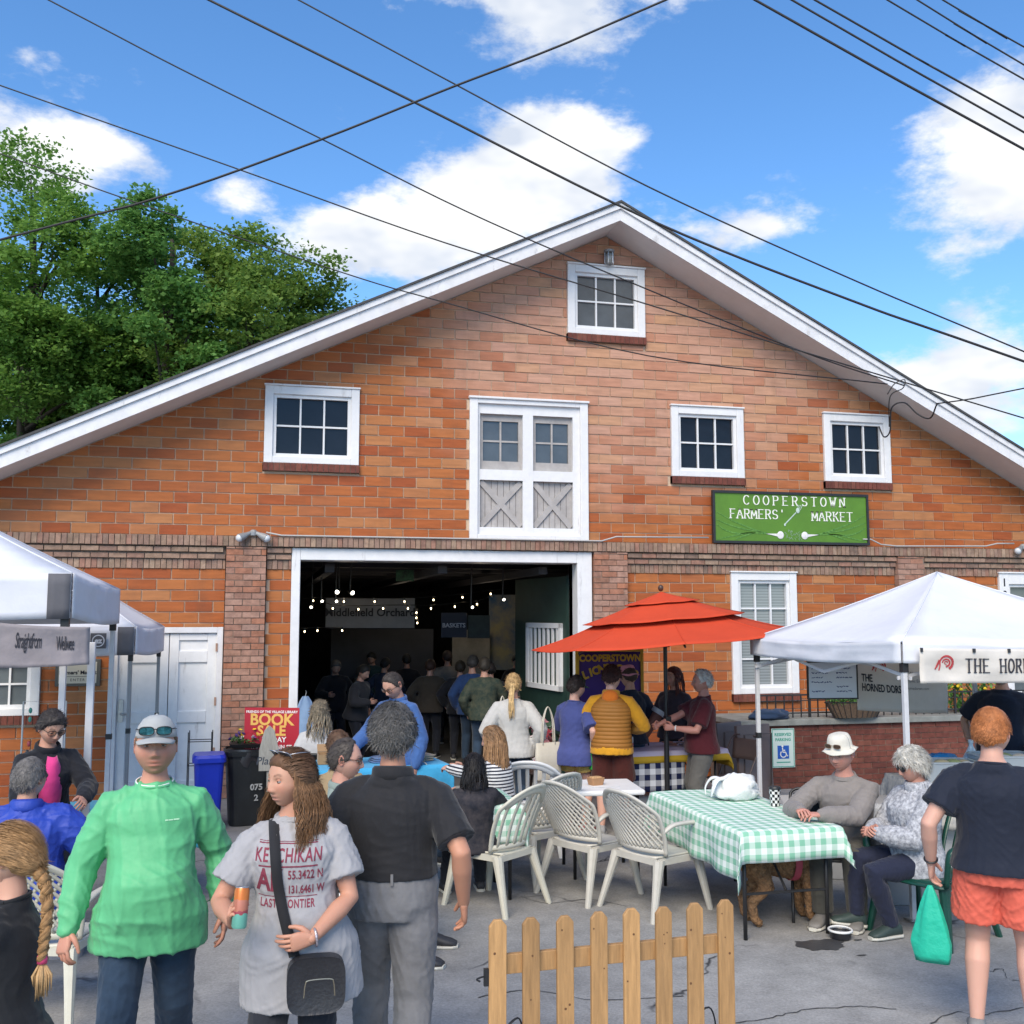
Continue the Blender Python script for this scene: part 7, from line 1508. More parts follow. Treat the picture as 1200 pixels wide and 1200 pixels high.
# --- around the doorway
DENIM = cloth('blue_shirt', (.05, .115, .30)); BEIGE = cloth('beige_trousers', (.26, .22, .17)); CANVAS = cloth('canvas_bag', (.50, .46, .38), bump=.3)
P = person('man in blue shirt and glasses looking down in front of the doorway', (464, 782), H=1.70, ang=-42, lean=6, neck=14, hpitch=34, arms={'R': dict(to=(-.22, -.36, .96), pole=(-.5, .6, -.5)), 'L': dict(to=(.27, -.02, .80), pole=(.4, .7, 0), curl=(.9, .95, 1, 1))}, top=dict(m=DENIM, sleeve='long', hem=-.06, loose=.028, fold=.005, thick=1.12, collar=2, cr=.012), bottom=dict(m=BEIGE), skin=(.50, .28, .21), hair=dict(c=(.04, .033, .03), t=.009, recede=.1, tufts=500, tl=.02), q=1, seed=71)
glasses(P, SGF, LENSC)
def tote(name, label, loc, w, h, m, rz, d=.08, handle=.16, hm=None):
    rt = thing(name, label, 'bag', loc, rz); rings = [((0, 0, -h), (w * .46, 0, 0), (0, d * .5, 0)), ((0, 0, -h * .92), (w * .5, 0, 0), (0, d * .6, 0)), ((0, 0, -h * .5), (w * .5, 0, 0), (0, d * .5, 0)), ((0, 0, 0), (w * .48, 0, 0), (0, d * .22, 0))]
    MB().loft(rings, 26, e=4).build('bag_body', m, rt, smooth=True)
    for s in (-1, 1): MB().tube(bez([(-w * .25, s * d * .2, -.02), (-w * .2, s * d * .15, handle * .6), (0, 0, handle), (w * .2, s * d * .15, handle * .6), (w * .25, s * d * .2, -.02)], 5), .010, 6, flat=.4).build('handle', hm or m, rt, smooth=True)
    return rt
tote('tote_bag', 'cream canvas tote hanging from the hand of the man in blue shirt', lw(-.83, 9.75, .66), .30, .34, CANVAS, R(-20), handle=.17)
CAMO = M_noise2('camo_jacket', (.02, .035, .03), (.06, .065, .045), 16); DKBLUE = cloth('dark_blue_jacket', (.018, .045, .13)); SWEAT = cloth('sweater_white', (.44, .43, .41), bump=.5)
P = person('woman in white sweater with a blond ponytail in the doorway, seen from behind', (601, 788), H=1.60, ang=186, fem=1, hyaw=-14, arms={'R': dict(to=(-.24, -.0, .82), pole=(-.5, .7, 0)), 'L': dict(to=(.22, -.12, .9), pole=(.5, .6, -.3))}, top=dict(m=SWEAT, name='sweater', sleeve='long', hem=-.06, loose=.035, flare=.08, fold=.005, thick=1.15), bottom=dict(m=JEANS, hemr=.03), skin=(.55, .33, .25), hair=dict(c=(.42, .27, .12), t=.012, tufts=300, tl=.04, locks=dict(n=40, len=.32, azc=3.14, azs=.12, el=(.1, .35), wave=.005, freq=3, r=.008, out=.05, c=(.5, .34, .16))), q=1, seed=74)
PURP = cloth('tee_indigo', (.055, .07, .21)); YEL = cloth('shorts_yellow', (.60, .40, .11)); TAN = (.50, .30, .22)
P = person('woman in indigo tee and yellow shorts with a tote, beside the umbrella table', (674, 790), H=1.585, ang=148, fem=1, hyaw=-14, hpitch=12, arms={'R': dict(to=(-.22, .0, .84), pole=(-.5, .6, 0)), 'L': dict(to=(.10, -.30, 1.0), pole=(.7, .4, -.5))}, top=dict(m=PURP, sleeve='short', slen=.9, hem=-.10, loose=.03, flare=.05, thick=1.2), bottom=dict(m=YEL, name='shorts', len=.26, loose=.018), skin=(.58, .36, .28), hair=dict(c=(.035, .025, .022), t=.015, tufts=500, tl=.04, low=.1), shoes=(.3, .1, .1), q=1, seed=77)
baseball_cap(P, cloth('cap_green', (.03, .10, .06), bump=.2)); pl = P.rt.location
tote('tote_bag', 'cream tote on the left hip of the woman in indigo', Vector((pl.x - .30, pl.y - .02, .90)), .30, .38, CANVAS, R(18), handle=.36)
tt = tote('tote_bag', 'white and green tote under the arm of the woman in indigo', Vector((pl.x + .20, pl.y - .16, 1.02)), .20, .36, CANVAS, R(14), handle=.2); MB().loft([((0, 0, -.378), (.104, 0, 0), (0, .044, 0)), ((0, 0, -.2), (.114, 0, 0), (0, .047, 0))], 22, e=4).build('green_panel', mat('tote_green', (.03, .38, .06), .7), tt)
VEST = mat('quilted_vest', (.30, .125, .022), .6, spec=.3, var=.08); nt, N, L, p = nodes_of(VEST); tc = N('ShaderNodeTexCoord'); sp_ = N('ShaderNodeSeparateXYZ'); L(tc.outputs['Object'], sp_.inputs[0]); f1 = N('ShaderNodeMath'); f1.operation = 'MULTIPLY'; f1.inputs[1].default_value = 82; L(sp_.outputs[2], f1.inputs[0]); f2 = N('ShaderNodeMath'); f2.operation = 'SINE'; L(f1.outputs[0], f2.inputs[0]); f3 = N('ShaderNodeMath'); f3.operation = 'ABSOLUTE'; L(f2.outputs[0], f3.inputs[0]); bn = N('ShaderNodeBump'); bn.inputs['Distance'].default_value = .006; bn.inputs['Strength'].default_value = .8; L(f3.outputs[0], bn.inputs['Height']); L(bn.outputs[0], p.inputs['Normal'])
MUST = cloth('hoodie_mustard', (.55, .26, .018)); MARS = cloth('shorts_maroon', (.075, .018, .014))
P = person('person in mustard hoodie, quilted vest and maroon shorts at the umbrella table', (716, 778), H=1.70, ang=172, hpitch=16, hyaw=-6, build=1.02, arms={'R': dict(to=(-.17, -.28, 1.02), pole=(-.8, .35, -.5)), 'L': dict(to=(.17, -.28, 1.02), pole=(.8, .35, -.5))}, top=dict(m=MUST, name='hoodie', sleeve='long', hem=-.05, loose=.024, fold=.004, thick=1.15, collar=2, cr=.016), bottom=dict(m=MARS, name='shorts', len=.42, loose=.022), skin=(.58, .36, .28), hair=dict(c=(.05, .022, .018), t=.018, tufts=700, tl=.04, rnd=.6, lift=.2), shoes=(.3, .3, .3), q=1, seed=81)
vm = MB(); k = P.k; vr = []
for t, w, d in ((-.035, .124, .096), (.0, .124, .097), (.07, .116, .092), (.12, .115, .09), (.18, .122, .094), (.215, .122, .092), (.245, .108, .084), (.268, .082, .07), (.285, .06, .055)): vr.append((P.sp(t), P.xd * (w * k), P.yd * (d * k)))
vm.loft(vr, 30, e=2.4).build('quilted_vest', VEST, P.rt, smooth=True, auto=60); mb = MB(); mb.ell(P.sp(.285) + P.yd * .085, (.085, .05, .07), 16, 10); mb.build('hood', cloth('hood_orange', (.62, .16, .02)), P.rt, smooth=True)
P = person('person in navy tee and pink bucket hat behind the umbrella table', (740, 776), H=1.66, hat_h=.03, ang=-150, hpitch=10, arms={'R': dict(to=(-.2, -.2, .9), pole=(-.6, .5, -.4)), 'L': dict(to=(.22, -.1, .85), pole=(.6, .5, -.4))}, top=dict(m=NAVY, sleeve='short', slen=.8, loose=.028, thick=1.15), bottom=dict(m=JEANS), hair=dict(c=(.06, .04, .03), t=.01, tufts=100), q=1, seed=84)
bucket_hat(P, cloth('hat_pink', (.60, .25, .33), bump=.2), brim=.04, z=.03); P.rt.location += Vector(FH) * .25
P = person('woman with long auburn hair and a pendant in a charcoal top under the umbrella', (797, 783), H=1.60, ang=-35, fem=1, hyaw=-12, arms={'R': dict(to=(-.15, -.2, .95), pole=(-.6, .5, -.4)), 'L': dict(to=(.2, -.05, .8), pole=(.5, .6, -.2))}, top=dict(m=cloth('charcoal_top', (.045, .035, .045)), sleeve='long', loose=.03, thick=1.1), bottom=dict(m=DKPANT), skin=(.5, .28, .22), hair=dict(c=(.10, .028, .02), t=.014, tufts=400, tl=.05, sweep=(0, .6, -.8), rnd=.2, locks=dict(n=60, len=.28, wave=.006, freq=4, r=.008, out=.02, az=(.9, 2.6), el=(-.2, .6))), q=1, seed=86)
P.rt.location += Vector(FH) * .45
pd = MB(); pd.lathe([(0, .006), (.02, .004), (.022, 0), (0, -.004)], 8, c=P.sp(.17) - P.yd * .145, M=Matrix.Rotation(R(90), 3, 'X')); pd.build('pendant', mat('pendant_pale', (.65, .66, .7), .3), P.rt)
P = person('white haired man in maroon tee and grey trousers holding the umbrella pole', (822, 784), H=1.63, ang=-78, build=1.05, belly=.03, arms={'R': dict(to=(.02, -.46, 1.06), pole=(-.3, .6, -.8), curl=(.9, .95, 1, 1), thumb=.8, palm=(.6, 0, 0)), 'L': dict(to=(.16, -.34, 1.04), pole=(.5, .5, -.6), curl=(.9, .9, .9, .9))}, top=dict(m=cloth('tee_maroon', (.085, .014, .02)), sleeve='short', slen=.8, loose=.026, hem=-.05, thick=1.15), bottom=dict(m=cloth('cargo_grey', (.13, .125, .115)), hemr=.045, loose=.02), skin=(.55, .27, .21), hair=dict(c=(.62, .60, .57), t=.016, tufts=800, tl=.035, recede=.12, rnd=.7, lift=.3), q=1, seed=88)
band(P, 'L', .028, PLASTW, 'watch')
# vendor under the right tent
P = person('vendor in navy tee standing behind the counter of the right tent', (1172, 772), H=1.76, ang=-14, build=1.15, belly=.04, arms={'R': dict(to=(-.30, -.12, .95), pole=(-.6, .5, -.2)), 'L': dict(to=(.3, -.12, .95), pole=(.6, .5, -.2))}, top=dict(m=NAVY, sleeve='short', slen=.8, hem=-.08, loose=.03, thick=1.15), bottom=dict(m=DKPANT), hair=dict(c=(.12, .11, .1), t=.008, tufts=100), stubble=(.25, .22, .2, .7), q=1, seed=91)
# grey-haired woman sitting by the door jamb
P = person('woman with long ash blond hair seated just inside the doorway at the left', (375, 822), htop=1.32, H=1.66, sit=.55, ang=170, fem=1, top=dict(m=cloth('pale_top', (.45, .45, .46)), sleeve='long', loose=.026), bottom=dict(m=DKPANT), hair=dict(c=(.17, .14, .10), t=.018, tufts=400, tl=.05, low=.3, locks=dict(n=70, len=.26, wave=.009, freq=5, r=.009, out=.03, az=(.9, 3.14), el=(-.2, .7), c=(.22, .18, .13))), q=1, seed=93)
seat_under(P, 'dark chair just inside the doorway at the left', BLACK)
# browsing crowd in the dim hall
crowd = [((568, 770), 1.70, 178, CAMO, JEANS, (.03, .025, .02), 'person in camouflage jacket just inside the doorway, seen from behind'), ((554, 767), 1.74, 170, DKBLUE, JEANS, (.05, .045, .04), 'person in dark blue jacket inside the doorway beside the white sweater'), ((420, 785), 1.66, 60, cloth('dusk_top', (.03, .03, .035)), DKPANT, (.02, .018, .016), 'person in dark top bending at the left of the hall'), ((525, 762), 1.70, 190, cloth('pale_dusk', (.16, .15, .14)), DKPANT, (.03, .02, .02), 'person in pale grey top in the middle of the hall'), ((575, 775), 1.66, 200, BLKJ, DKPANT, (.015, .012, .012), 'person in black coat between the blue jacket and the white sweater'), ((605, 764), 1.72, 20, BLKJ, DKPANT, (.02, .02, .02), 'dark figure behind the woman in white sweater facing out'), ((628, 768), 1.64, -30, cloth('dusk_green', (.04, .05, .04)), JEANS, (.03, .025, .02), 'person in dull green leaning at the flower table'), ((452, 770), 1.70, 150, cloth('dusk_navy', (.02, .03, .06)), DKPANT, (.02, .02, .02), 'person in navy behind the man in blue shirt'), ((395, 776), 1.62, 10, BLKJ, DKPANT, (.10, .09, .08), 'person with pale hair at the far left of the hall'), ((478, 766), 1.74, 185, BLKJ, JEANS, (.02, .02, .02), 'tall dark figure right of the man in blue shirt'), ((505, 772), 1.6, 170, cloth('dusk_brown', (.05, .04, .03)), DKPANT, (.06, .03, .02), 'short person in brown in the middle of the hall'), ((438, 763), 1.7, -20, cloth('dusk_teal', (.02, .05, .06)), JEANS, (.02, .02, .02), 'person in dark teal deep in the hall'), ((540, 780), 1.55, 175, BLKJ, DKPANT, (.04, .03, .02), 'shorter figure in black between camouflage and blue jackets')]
for i, (hd_, H_, an, tm, bm2, hcol, lab) in enumerate(crowd):
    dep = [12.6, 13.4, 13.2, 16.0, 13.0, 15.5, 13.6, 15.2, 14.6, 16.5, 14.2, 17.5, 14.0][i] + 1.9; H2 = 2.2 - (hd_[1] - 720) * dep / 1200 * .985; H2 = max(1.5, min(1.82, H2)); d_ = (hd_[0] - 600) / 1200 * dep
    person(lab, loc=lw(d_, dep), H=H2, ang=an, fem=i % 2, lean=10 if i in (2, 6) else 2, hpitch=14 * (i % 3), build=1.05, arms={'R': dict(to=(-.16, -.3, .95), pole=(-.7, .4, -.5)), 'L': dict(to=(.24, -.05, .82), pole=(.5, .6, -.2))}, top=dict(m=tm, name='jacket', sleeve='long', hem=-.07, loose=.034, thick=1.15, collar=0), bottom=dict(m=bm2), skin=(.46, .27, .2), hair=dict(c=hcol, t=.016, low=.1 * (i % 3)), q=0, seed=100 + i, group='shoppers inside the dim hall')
run_jobs()
# ================================================================== REMAINING THINGS
# ---------------------------------------------------------------- picket fence
WOOD = mat('fence_pine', (.42, .235, .095), .65, var=.22, vs=5, stretch=(14, 14, 1.1), bump=.25, bs=9, bd=.004)
nt, N, L, p = nodes_of(WOOD); hv_ = N('ShaderNodeHueSaturation'); mr_ = N('ShaderNodeMapRange'); mr_.inputs[3].default_value = .78; mr_.inputs[4].default_value = 1.15; L(N('ShaderNodeObjectInfo').outputs['Random'], mr_.inputs[0]); L(mr_.outputs[0], hv_.inputs['Value'])
for l_ in list(nt.links):
    if l_.to_node == p and l_.to_socket.name == 'Base Color': L(l_.from_socket, hv_.inputs['Color'])
L(hv_.outputs[0], p.inputs['Base Color']); weather(WOOD, .45, 5, col=(.16, .10, .055), lo=.5, hi=.8, streak=(6, 6, .6))
fa, fb = lw((583 - 600) / 1200 * 4.45, 4.45), lw((841 - 600) / 1200 * 4.74, 4.74); fd = (fb - fa); fang = math.atan2(fd.y, fd.x); fl = fd.length
fn = thing('picket_fence', 'short unpainted wooden picket fence panel in the foreground', 'fence', fa, fang)
hts = [.925, .922, .918, .922, .925, .92, .925, .928]
knot = mat('wood_knot', (.13, .06, .025), .7)
for i in range(8):
    x = fl * i / 7; w = .0375; h = hts[i]; c = .02; tl = random.uniform(-.004, .004)
    pk = MB().prism([(x - w, .03), (x + w, .03), (x + w + tl, h - c * 1.3), (x + w * .42 + tl, h), (x - w * .42 + tl, h), (x - w + tl, h - c * 1.3)], -.010, .010).build('picket', WOOD, fn, bevel=.003)
    for k in range(random.choice((1, 2, 3))): kz = random.uniform(.5, .88); kx = x + random.uniform(-.025, .025); MB().lathe([(0, 0), (random.uniform(.003, .006), 0)], 8, c=(kx, -.0108, kz), M=Matrix.Rotation(R(90), 3, 'X')).build('knot', knot, pk)
for z in (.735, .17): MB().bb(-.02, fl + .02, .011, .038, z - .04, z + .04).build('rail', WOOD, fn, bevel=.003)
for i in range(8):
    for dz in (-.018, .018): MB().lathe([(0, -.0015), (.0035, -.001), (.0035, 0)], 8, c=(fl * i / 7 + dz * .5, -.0102, .735 + dz), M=Matrix.Rotation(R(90), 3, 'X')).build('nail', STEEL, fn)
mb = MB(); mb.bb(-.055, -.035, -.004, .012, .66, .73); mb.tube(bez([(-.05, 0, .70), (-.075, -.01, .70), (-.09, -.012, .695), (-.075, -.012, .685)], 4), .004, 6); mb.build('latch', BLACK, fn)
def black_bag(label, loc, s, rz):
    b = blob_bag('tote_bag', label, loc, (.07 * s, .05 * s, .10 * s), mat('bag_black', (.012, .012, .014), .6, bump=.5, bs=20, bd=.02), loc.x, knots=False, rz=rz)
    MB().tube(bez([(-.03, 0, .13 * s), (-.06, .0, .24 * s), (.02, 0, .30 * s), (.05, 0, .22 * s), (.03, 0, .14 * s)], 5), .008, 6, flat=.5).build('strap', _mats['bag_black'], b, smooth=True)
black_bag('small black bag on the ground behind the left pickets', lw(.01, 5.05), 1.0, .3); black_bag('black bag with a looped strap on the ground behind the right pickets', lw(.93, 5.15), 1.05, -.2)
# ---------------------------------------------------------------- dog bowl, wet patch
bl = zp(985, 1100); bw = thing('dog_bowl', 'black dog bowl with a white rim on the asphalt', 'bowl', bl); MB().lathe([(.062, 0), (.068, .01), (.075, .052), (.072, .052), (.06, .035), (0, .034)], 28).build('bowl_body', mat('bowl_black', (.02, .02, .024), .35), bw, smooth=True, auto=40)
MB().lathe([(.072, .05), (.083, .053), (.084, .063), (.076, .068), (.071, .060)], 28).build('rim', PLASTW, bw, smooth=True); MB().lathe([(0, .046), (.068, .046)], 24).build('water', mat('bowl_water', (.03, .03, .035), .05, spec=.7), bw)
WET = mat('wet_asphalt', (.055, .055, .058), .35, spec=.5, bump=.4, bs=60, bd=.004)
def puddle(c, r, seed, label):
    n = 40; pts = [(c.x + r[0] * math.cos(a) * (1 + .42 * fbm((math.cos(a), math.sin(a), seed), 1.7)), c.y + r[1] * math.sin(a) * (1 + .42 * fbm((math.cos(a), math.sin(a), seed + 3), 1.7)), .004) for a in np.linspace(0, 2 * math.pi, n, endpoint=False)]
    struct(MB().add([(c.x, c.y, .004)] + pts, [(0, i + 1, (i + 1) % n + 1) for i in range(n)]).build('wet_patch', WET))
puddle(zp(962, 1107), (.17, .12), 1.2, ''); puddle(zp(1005, 1102), (.03, .015), 2.2, ''); puddle(zp(1010, 1120), (.035, .01), 4.2, '')
for i, pts in enumerate(([(860, 1199), (905, 1192), (940, 1184), (1000, 1179), (1050, 1182)], [(1090, 1199), (1120, 1186), (1150, 1190), (1199, 1180)], [(1150, 1130), (1160, 1138), (1175, 1135), (1180, 1146), (1199, 1150)], [(610, 1050), (640, 1058), (690, 1054), (735, 1062)], [(560, 1168), (620, 1160), (700, 1172), (800, 1166)])):
    pp = bez([zp(x, y, .004) for x, y in pts], 6); P_ = []
    for k, p_ in enumerate(pp): w = .0035 * (1.2 + fbm((k * .4, i, 0), 1.3)); o_ = .02 * fbm((k * .5, i * 3, 1), 1.2); P_.append([p_ + Vector((0, o_ - w, 0)), p_ + Vector((0, o_ + w, 0))])
    struct(MB().grid(P_).build('asphalt_crack', mat('crack_dark', (.05, .05, .052), .95)))
# ---------------------------------------------------------------- dog
def dog():
    rt = thing('dog', 'curly golden brown dog with a pink harness standing under the gingham table', 'dog', lw(1.92, 7.62), R(0)); mb = MB()
    mb.loft([((x, 0, z), (0, w, 0), (0, 0, h)) for x, z, w, h in ((-.27, .44, .05, .06), (-.22, .45, .10, .11), (-.05, .44, .10, .115), (.1, .43, .115, .14), (.2, .44, .11, .14), (.27, .48, .08, .10))], 16)
    mb.capsule([(.24, 0, .50), (.33, 0, .58), (.38, 0, .60)], [.085, .075, .08], 12); mb.capsule([(.38, 0, .61), (.46, 0, .585), (.52, 0, .57)], [.075, .05, .035], 12)
    for s in (-1, 1):
        mb.capsule([(.2, s * .07, .40), (.20, s * .075, .22), (.21, s * .075, .06), (.235, s * .075, .03)], [.065, .042, .036, .035], 10); mb.capsule([(-.2, s * .07, .42), (-.13, s * .08, .27), (-.25, s * .08, .17), (-.23, s * .08, .06), (-.2, s * .08, .03)], [.085, .06, .04, .034, .034], 10); mb.capsule([(.36, s * .07, .64), (.35, s * .10, .56), (.36, s * .10, .50)], [.02, .03, .02], 8)
    mb.capsule([(-.27, 0, .48), (-.36, 0, .56), (-.38, 0, .64)], [.03, .025, .02], 8)
    FUR = mat('dog_fur', (.26, .14, .065), .9, var=.45, vs=30, bump=1.0, bs=45, bd=.03)
    def done(V, F, Nn): V = folds(V, Nn, .006, 4, 2.0); raw_obj('body', V, F, FUR, rt)
    job(mb, .012, 2, done); run_jobs()
    MB().loft([((.08, 0, .44), (0, .125, 0), (0, 0, .15)), ((.13, 0, .44), (0, .128, 0), (0, 0, .153))], 24, cap=False).build('harness', mat('harness_pink', (.45, .07, .10), .7), rt, solid=.006); MB().ell((.55, 0, .575), (.018, .02, .016), 10, 8).build('nose', BLACK, rt)
    for s in (-1, 1): MB().ell((.44, s * .045, .625), (.011, .011, .011), 8, 6).build('eye', BLACK, rt)
dog()
# ---------------------------------------------------------------- bins, flowers, book sale sign
tc_ = zp(290, 964); tcn = thing('trash_can', 'black wheeled trash can with white stencil beside the doorway', 'bin', tc_, R(6))
MB().loft([((0, 0, 0), (.20, 0, 0), (0, .19, 0)), ((0, 0, .74), (.245, 0, 0), (0, .235, 0))], 24, e=5).build('can_body', mat('can_black', (.012, .014, .016), .5, var=.3), tcn, bevel=.01); MB().loft([((0, 0, .72), (.258, 0, 0), (0, .248, 0)), ((0, 0, .77), (.262, 0, 0), (0, .252, 0))], 24, e=5).build('rim', _mats['can_black'], tcn)
P_ = [[((.255 + .012 * math.sin(k * .9 + j)) * math.cos(2 * math.pi * k / 40), (.245 + .012 * math.sin(k * 1.1 + j)) * math.sin(2 * math.pi * k / 40), .79 - .05 * j + .015 * math.sin(k * 1.7) * j) for k in range(41)] for j in range(4)]; MB().grid(P_).build('liner', mat('liner', (.03, .03, .035), .3, spec=.6), tcn, smooth=True)
text_mb('075', .085, bold=.003, M=facing((.06, -.232, .40), (0, -1, .06))).build('stencil', mat('stencil', (.35, .36, .36), .8, var=.4, vs=60), tcn); text_mb('2', .085, bold=.003, M=facing((.06, -.226, .29), (0, -1, .06))).build('stencil', _mats['stencil'], tcn)
fp = thing('flower_tray', 'tray of yellow and purple pansies on top of the black trash can', 'flowers', tc_ + Vector((0, 0, .80))); MB().loft([((0, 0, 0), (.19, 0, 0), (0, .18, 0)), ((0, 0, .04), (.21, 0, 0), (0, .2, 0))], 20, e=5).build('tray', BLACK, fp)
mb = MB(); rr = random.Random(8)
for i in range(260): a = rr.uniform(0, 6.28); r_ = .2 * math.sqrt(rr.random()); c = Vector((r_ * math.cos(a), r_ * math.sin(a), .04 + rr.uniform(0, .06))); M_ = Matrix.Rotation(rr.uniform(0, 6.28), 3, 'Z') @ Matrix.Rotation(rr.uniform(-.9, .9), 3, 'X'); mb.add([c + M_ @ Vector(v) for v in ((-.012, 0, 0), (0, -.022, .004), (.012, 0, 0), (0, .022, .004))], [(0, 1, 2, 3)])
mb.build('leaves', mat('pansy_leaf', (.04, .10, .025), .7, var=.4, vs=40), fp, kind='stuff')
for nm, col, n in (('yellow_bloom', (.75, .52, .02), 16), ('purple_bloom', (.11, .05, .22), 22), ('white_bloom', (.65, .62, .55), 8)):
    for i in range(n):
        a = rr.uniform(0, 6.28); r_ = .2 * math.sqrt(rr.random()); z = .08 + rr.uniform(0, .08) + (.05 if nm[0] == 'y' and i < 7 else 0)
        if nm[0] == 'y' and i < 7: c = Vector((rr.uniform(.0, .09), rr.uniform(-.15, 0), z))
        else: c = Vector((r_ * math.cos(a), r_ * math.sin(a), z))
        mb = MB(); M_ = Matrix.Rotation(rr.uniform(0, 6.28), 3, 'Z') @ Matrix.Rotation(rr.uniform(.2, 1.3), 3, 'X')
        for k in range(5): b = k * 1.257; d = Vector((math.cos(b), math.sin(b), .25)); e = Vector((-math.sin(b), math.cos(b), 0)); mb.add([c + M_ @ v for v in (Vector((0, 0, 0)), d * .014 - e * .011, d * .024, d * .014 + e * .011)], [(0, 1, 2, 3)])
        mb.build(nm, mat(nm + '_m', col, .7), fp)
bb = thing('recycling_bin', 'bright blue recycling bin beside the white double door', 'bin', lw(-3.12, 10.75), R(4)); BLUEB = mat('bin_blue', (.008, .03, .42), .4, var=.08)
MB().loft([((0, 0, 0), (.115, 0, 0), (0, .13, 0)), ((0, 0, .70), (.15, 0, 0), (0, .17, 0))], 20, e=6).build('bin_body', BLUEB, bb, bevel=.008); MB().loft([((0, 0, .70), (.168, 0, 0), (0, .19, 0)), ((0, 0, .745), (.168, 0, 0), (0, .19, 0)), ((0, .0, .775), (.15, 0, 0), (0, .17, 0))], 20, e=6).build('lid', BLUEB, bb)
sg0, sg1 = dp(287, 829, 11.05), dp(351, 825, 11.0); d = sg1 - sg0; d.z = 0; Ls = d.length
bs = thing('book_sale_sign', 'red yard sign reading BOOK SALE beside the open doorway', 'sign', Vector((sg0.x, sg0.y, 0)), math.atan2(d.y, d.x)); zt = sg0.z; hs_ = .455
MB().bb(0, Ls, 0, .006, zt - hs_, zt).build('panel', mat('sign_red', (.40, .012, .03), .5), bs); W2 = mat('sign_ink_white', (.8, .78, .78), .6); Y2 = mat('sign_ink_yellow', (.72, .42, .10), .6)
text_mb('FRIENDS OF THE VILLAGE LIBRARY', .036, bold=.0008, M=facing((Ls / 2, -.003, zt - .045))).build('top_line', W2, bs); text_mb('BOOK', .165, bold=.005, M=facing((Ls / 2, -.003, zt - .13))).build('book_line', Y2, bs); text_mb('SALE', .145, bold=.005, M=facing((Ls / 2, -.003, zt - .245))).build('sale_line', Y2, bs); text_mb('TODAY', .075, bold=.002, M=facing((Ls / 2 + .03, -.003, zt - .335))).build('day_line', W2, bs); text_mb('9AM - 22 MAIN ST', .056, bold=.0016, M=facing((Ls / 2, -.003, zt - .41))).build('address_line', W2, bs)
for x in (Ls * .25, Ls * .75): MB().tube([(x, .01, 0), (x, .01, zt - .02)], .004, 6).build('stake', STEEL, bs)
pm = dp(316, 850, 10.7); gm = thing('plant_marker', 'tall pointed grey board with dark script in front of the book sale sign', 'sign', Vector((pm.x, pm.y, 0)), R(-5)); z1_ = pm.z; z0_ = z1_ - .46
MB().prism([(-.10, z0_), (.10, z0_), (.10, z1_ - .25), (.05, z1_ - .05), (.0, z1_), (-.05, z1_ - .05), (-.10, z1_ - .25)], -.008, .008).build('board', mat('weathered_board', (.32, .31, .28), .85, var=.2, vs=10, stretch=(8, 8, 1)), gm, bevel=.003); text_mb('Plants', .11, shear=.2, bold=.001, M=facing((.0, -.0095, z1_ - .36))).build('script', mat('marker_dark', (.05, .06, .08), .7), gm); MB().bb(-.02, .02, .009, .03, 0, z0_ + .1).build('stake', _mats['weathered_board'], gm)
# denim shirt hung on the door jamb
q = dp(356, 816, 12.6); dn = thing('hanging_shirt', 'pale denim shirt hanging at the left jamb of the doorway', 'shirt', q); P_ = []
for j in range(12):
    t = j / 11; hw = .035 + .15 * min(1, t * 1.6) ** .7; P_.append([(.02 + hw * math.cos(a) + .02 * t, .035 * math.sin(a) * (1 + .5 * math.sin(a * 4 + t * 3)), -.68 * t) for a in np.linspace(0, 2 * math.pi, 29)])
MB().grid(P_).build('shirt_body', cloth('denim_pale', (.20, .30, .46), bump=.6), dn, smooth=True); MB().tube([(.02, 0, .07), (.03, 0, .05), (.02, 0, .0)], .004, 5).build('hook', STEEL, dn)
# ---------------------------------------------------------------- left stall goods
vt = lw(-2.98, 8.05); table('stall_table', 'vendor table behind the posts of the left tent', vt, R(10), .5, .32, .74, PLASTW, BLACK); draped_cloth(vt, R(10), .5, .32, .74, .25, .3, .3, .1, cloth('cyan_cloth', (.03, .26, .40), bump=.4), 'cyan tablecloth on the vendor table at the left', seed=8)
gb = zp(78, 1120); put('paper_bag', 'grey shopping bag standing beside the cream chair at the left', 'bag', MB().loft([((0, 0, 0), (.10, 0, 0), (0, .07, 0)), ((0, 0, .2), (.105, 0, 0), (0, .075, 0)), ((0, 0, .36), (.10, 0, 0), (0, .05, 0))], 20, e=5), mat('bag_grey', (.24, .23, .25), .7, bump=.4, bs=14, bd=.02), gb, smooth=True)
rk = thing('trinket_rack', 'wire rack with small colourful trinkets behind the woman in black', 'rack', lw(-3.78, 8.4)); MB().tube([(-.16, 0, 0), (-.16, 0, 1.5), (.16, 0, 1.5), (.16, 0, 0)], .008, 6).build('frame', STEEL, rk)
for k in range(10): c_ = random.choice([(.5, .42, .05), (.05, .25, .2), (.5, .5, .5), (.02, .02, .03), (.35, .05, .06)]); MB().ell((random.uniform(-.15, .15), random.uniform(-.03, .03), random.uniform(1.0, 1.48)), (.014, .012, .024), 10, 6).build('trinket', mat('trinket_%d' % int(c_[0] * 100), c_, .4), rk, smooth=True)
crt = thing('wire_stand', 'thin wire stand between the white door and the blue bin', 'stand', lw(-3.35, 11.2)); mb = MB()
for z in (.35, .6, .85): mb.tube([(-.12, -.1, z), (.12, -.1, z), (.12, .1, z), (-.12, .1, z), (-.12, -.1, z)], .005, 5)
for x in (-.12, .12): mb.tube([(x, -.1, 0), (x, -.1, .95)], .006, 5); mb.tube([(x, .1, 0), (x, .1, .95)], .006, 5)
mb.build('frame', BLACK, crt)
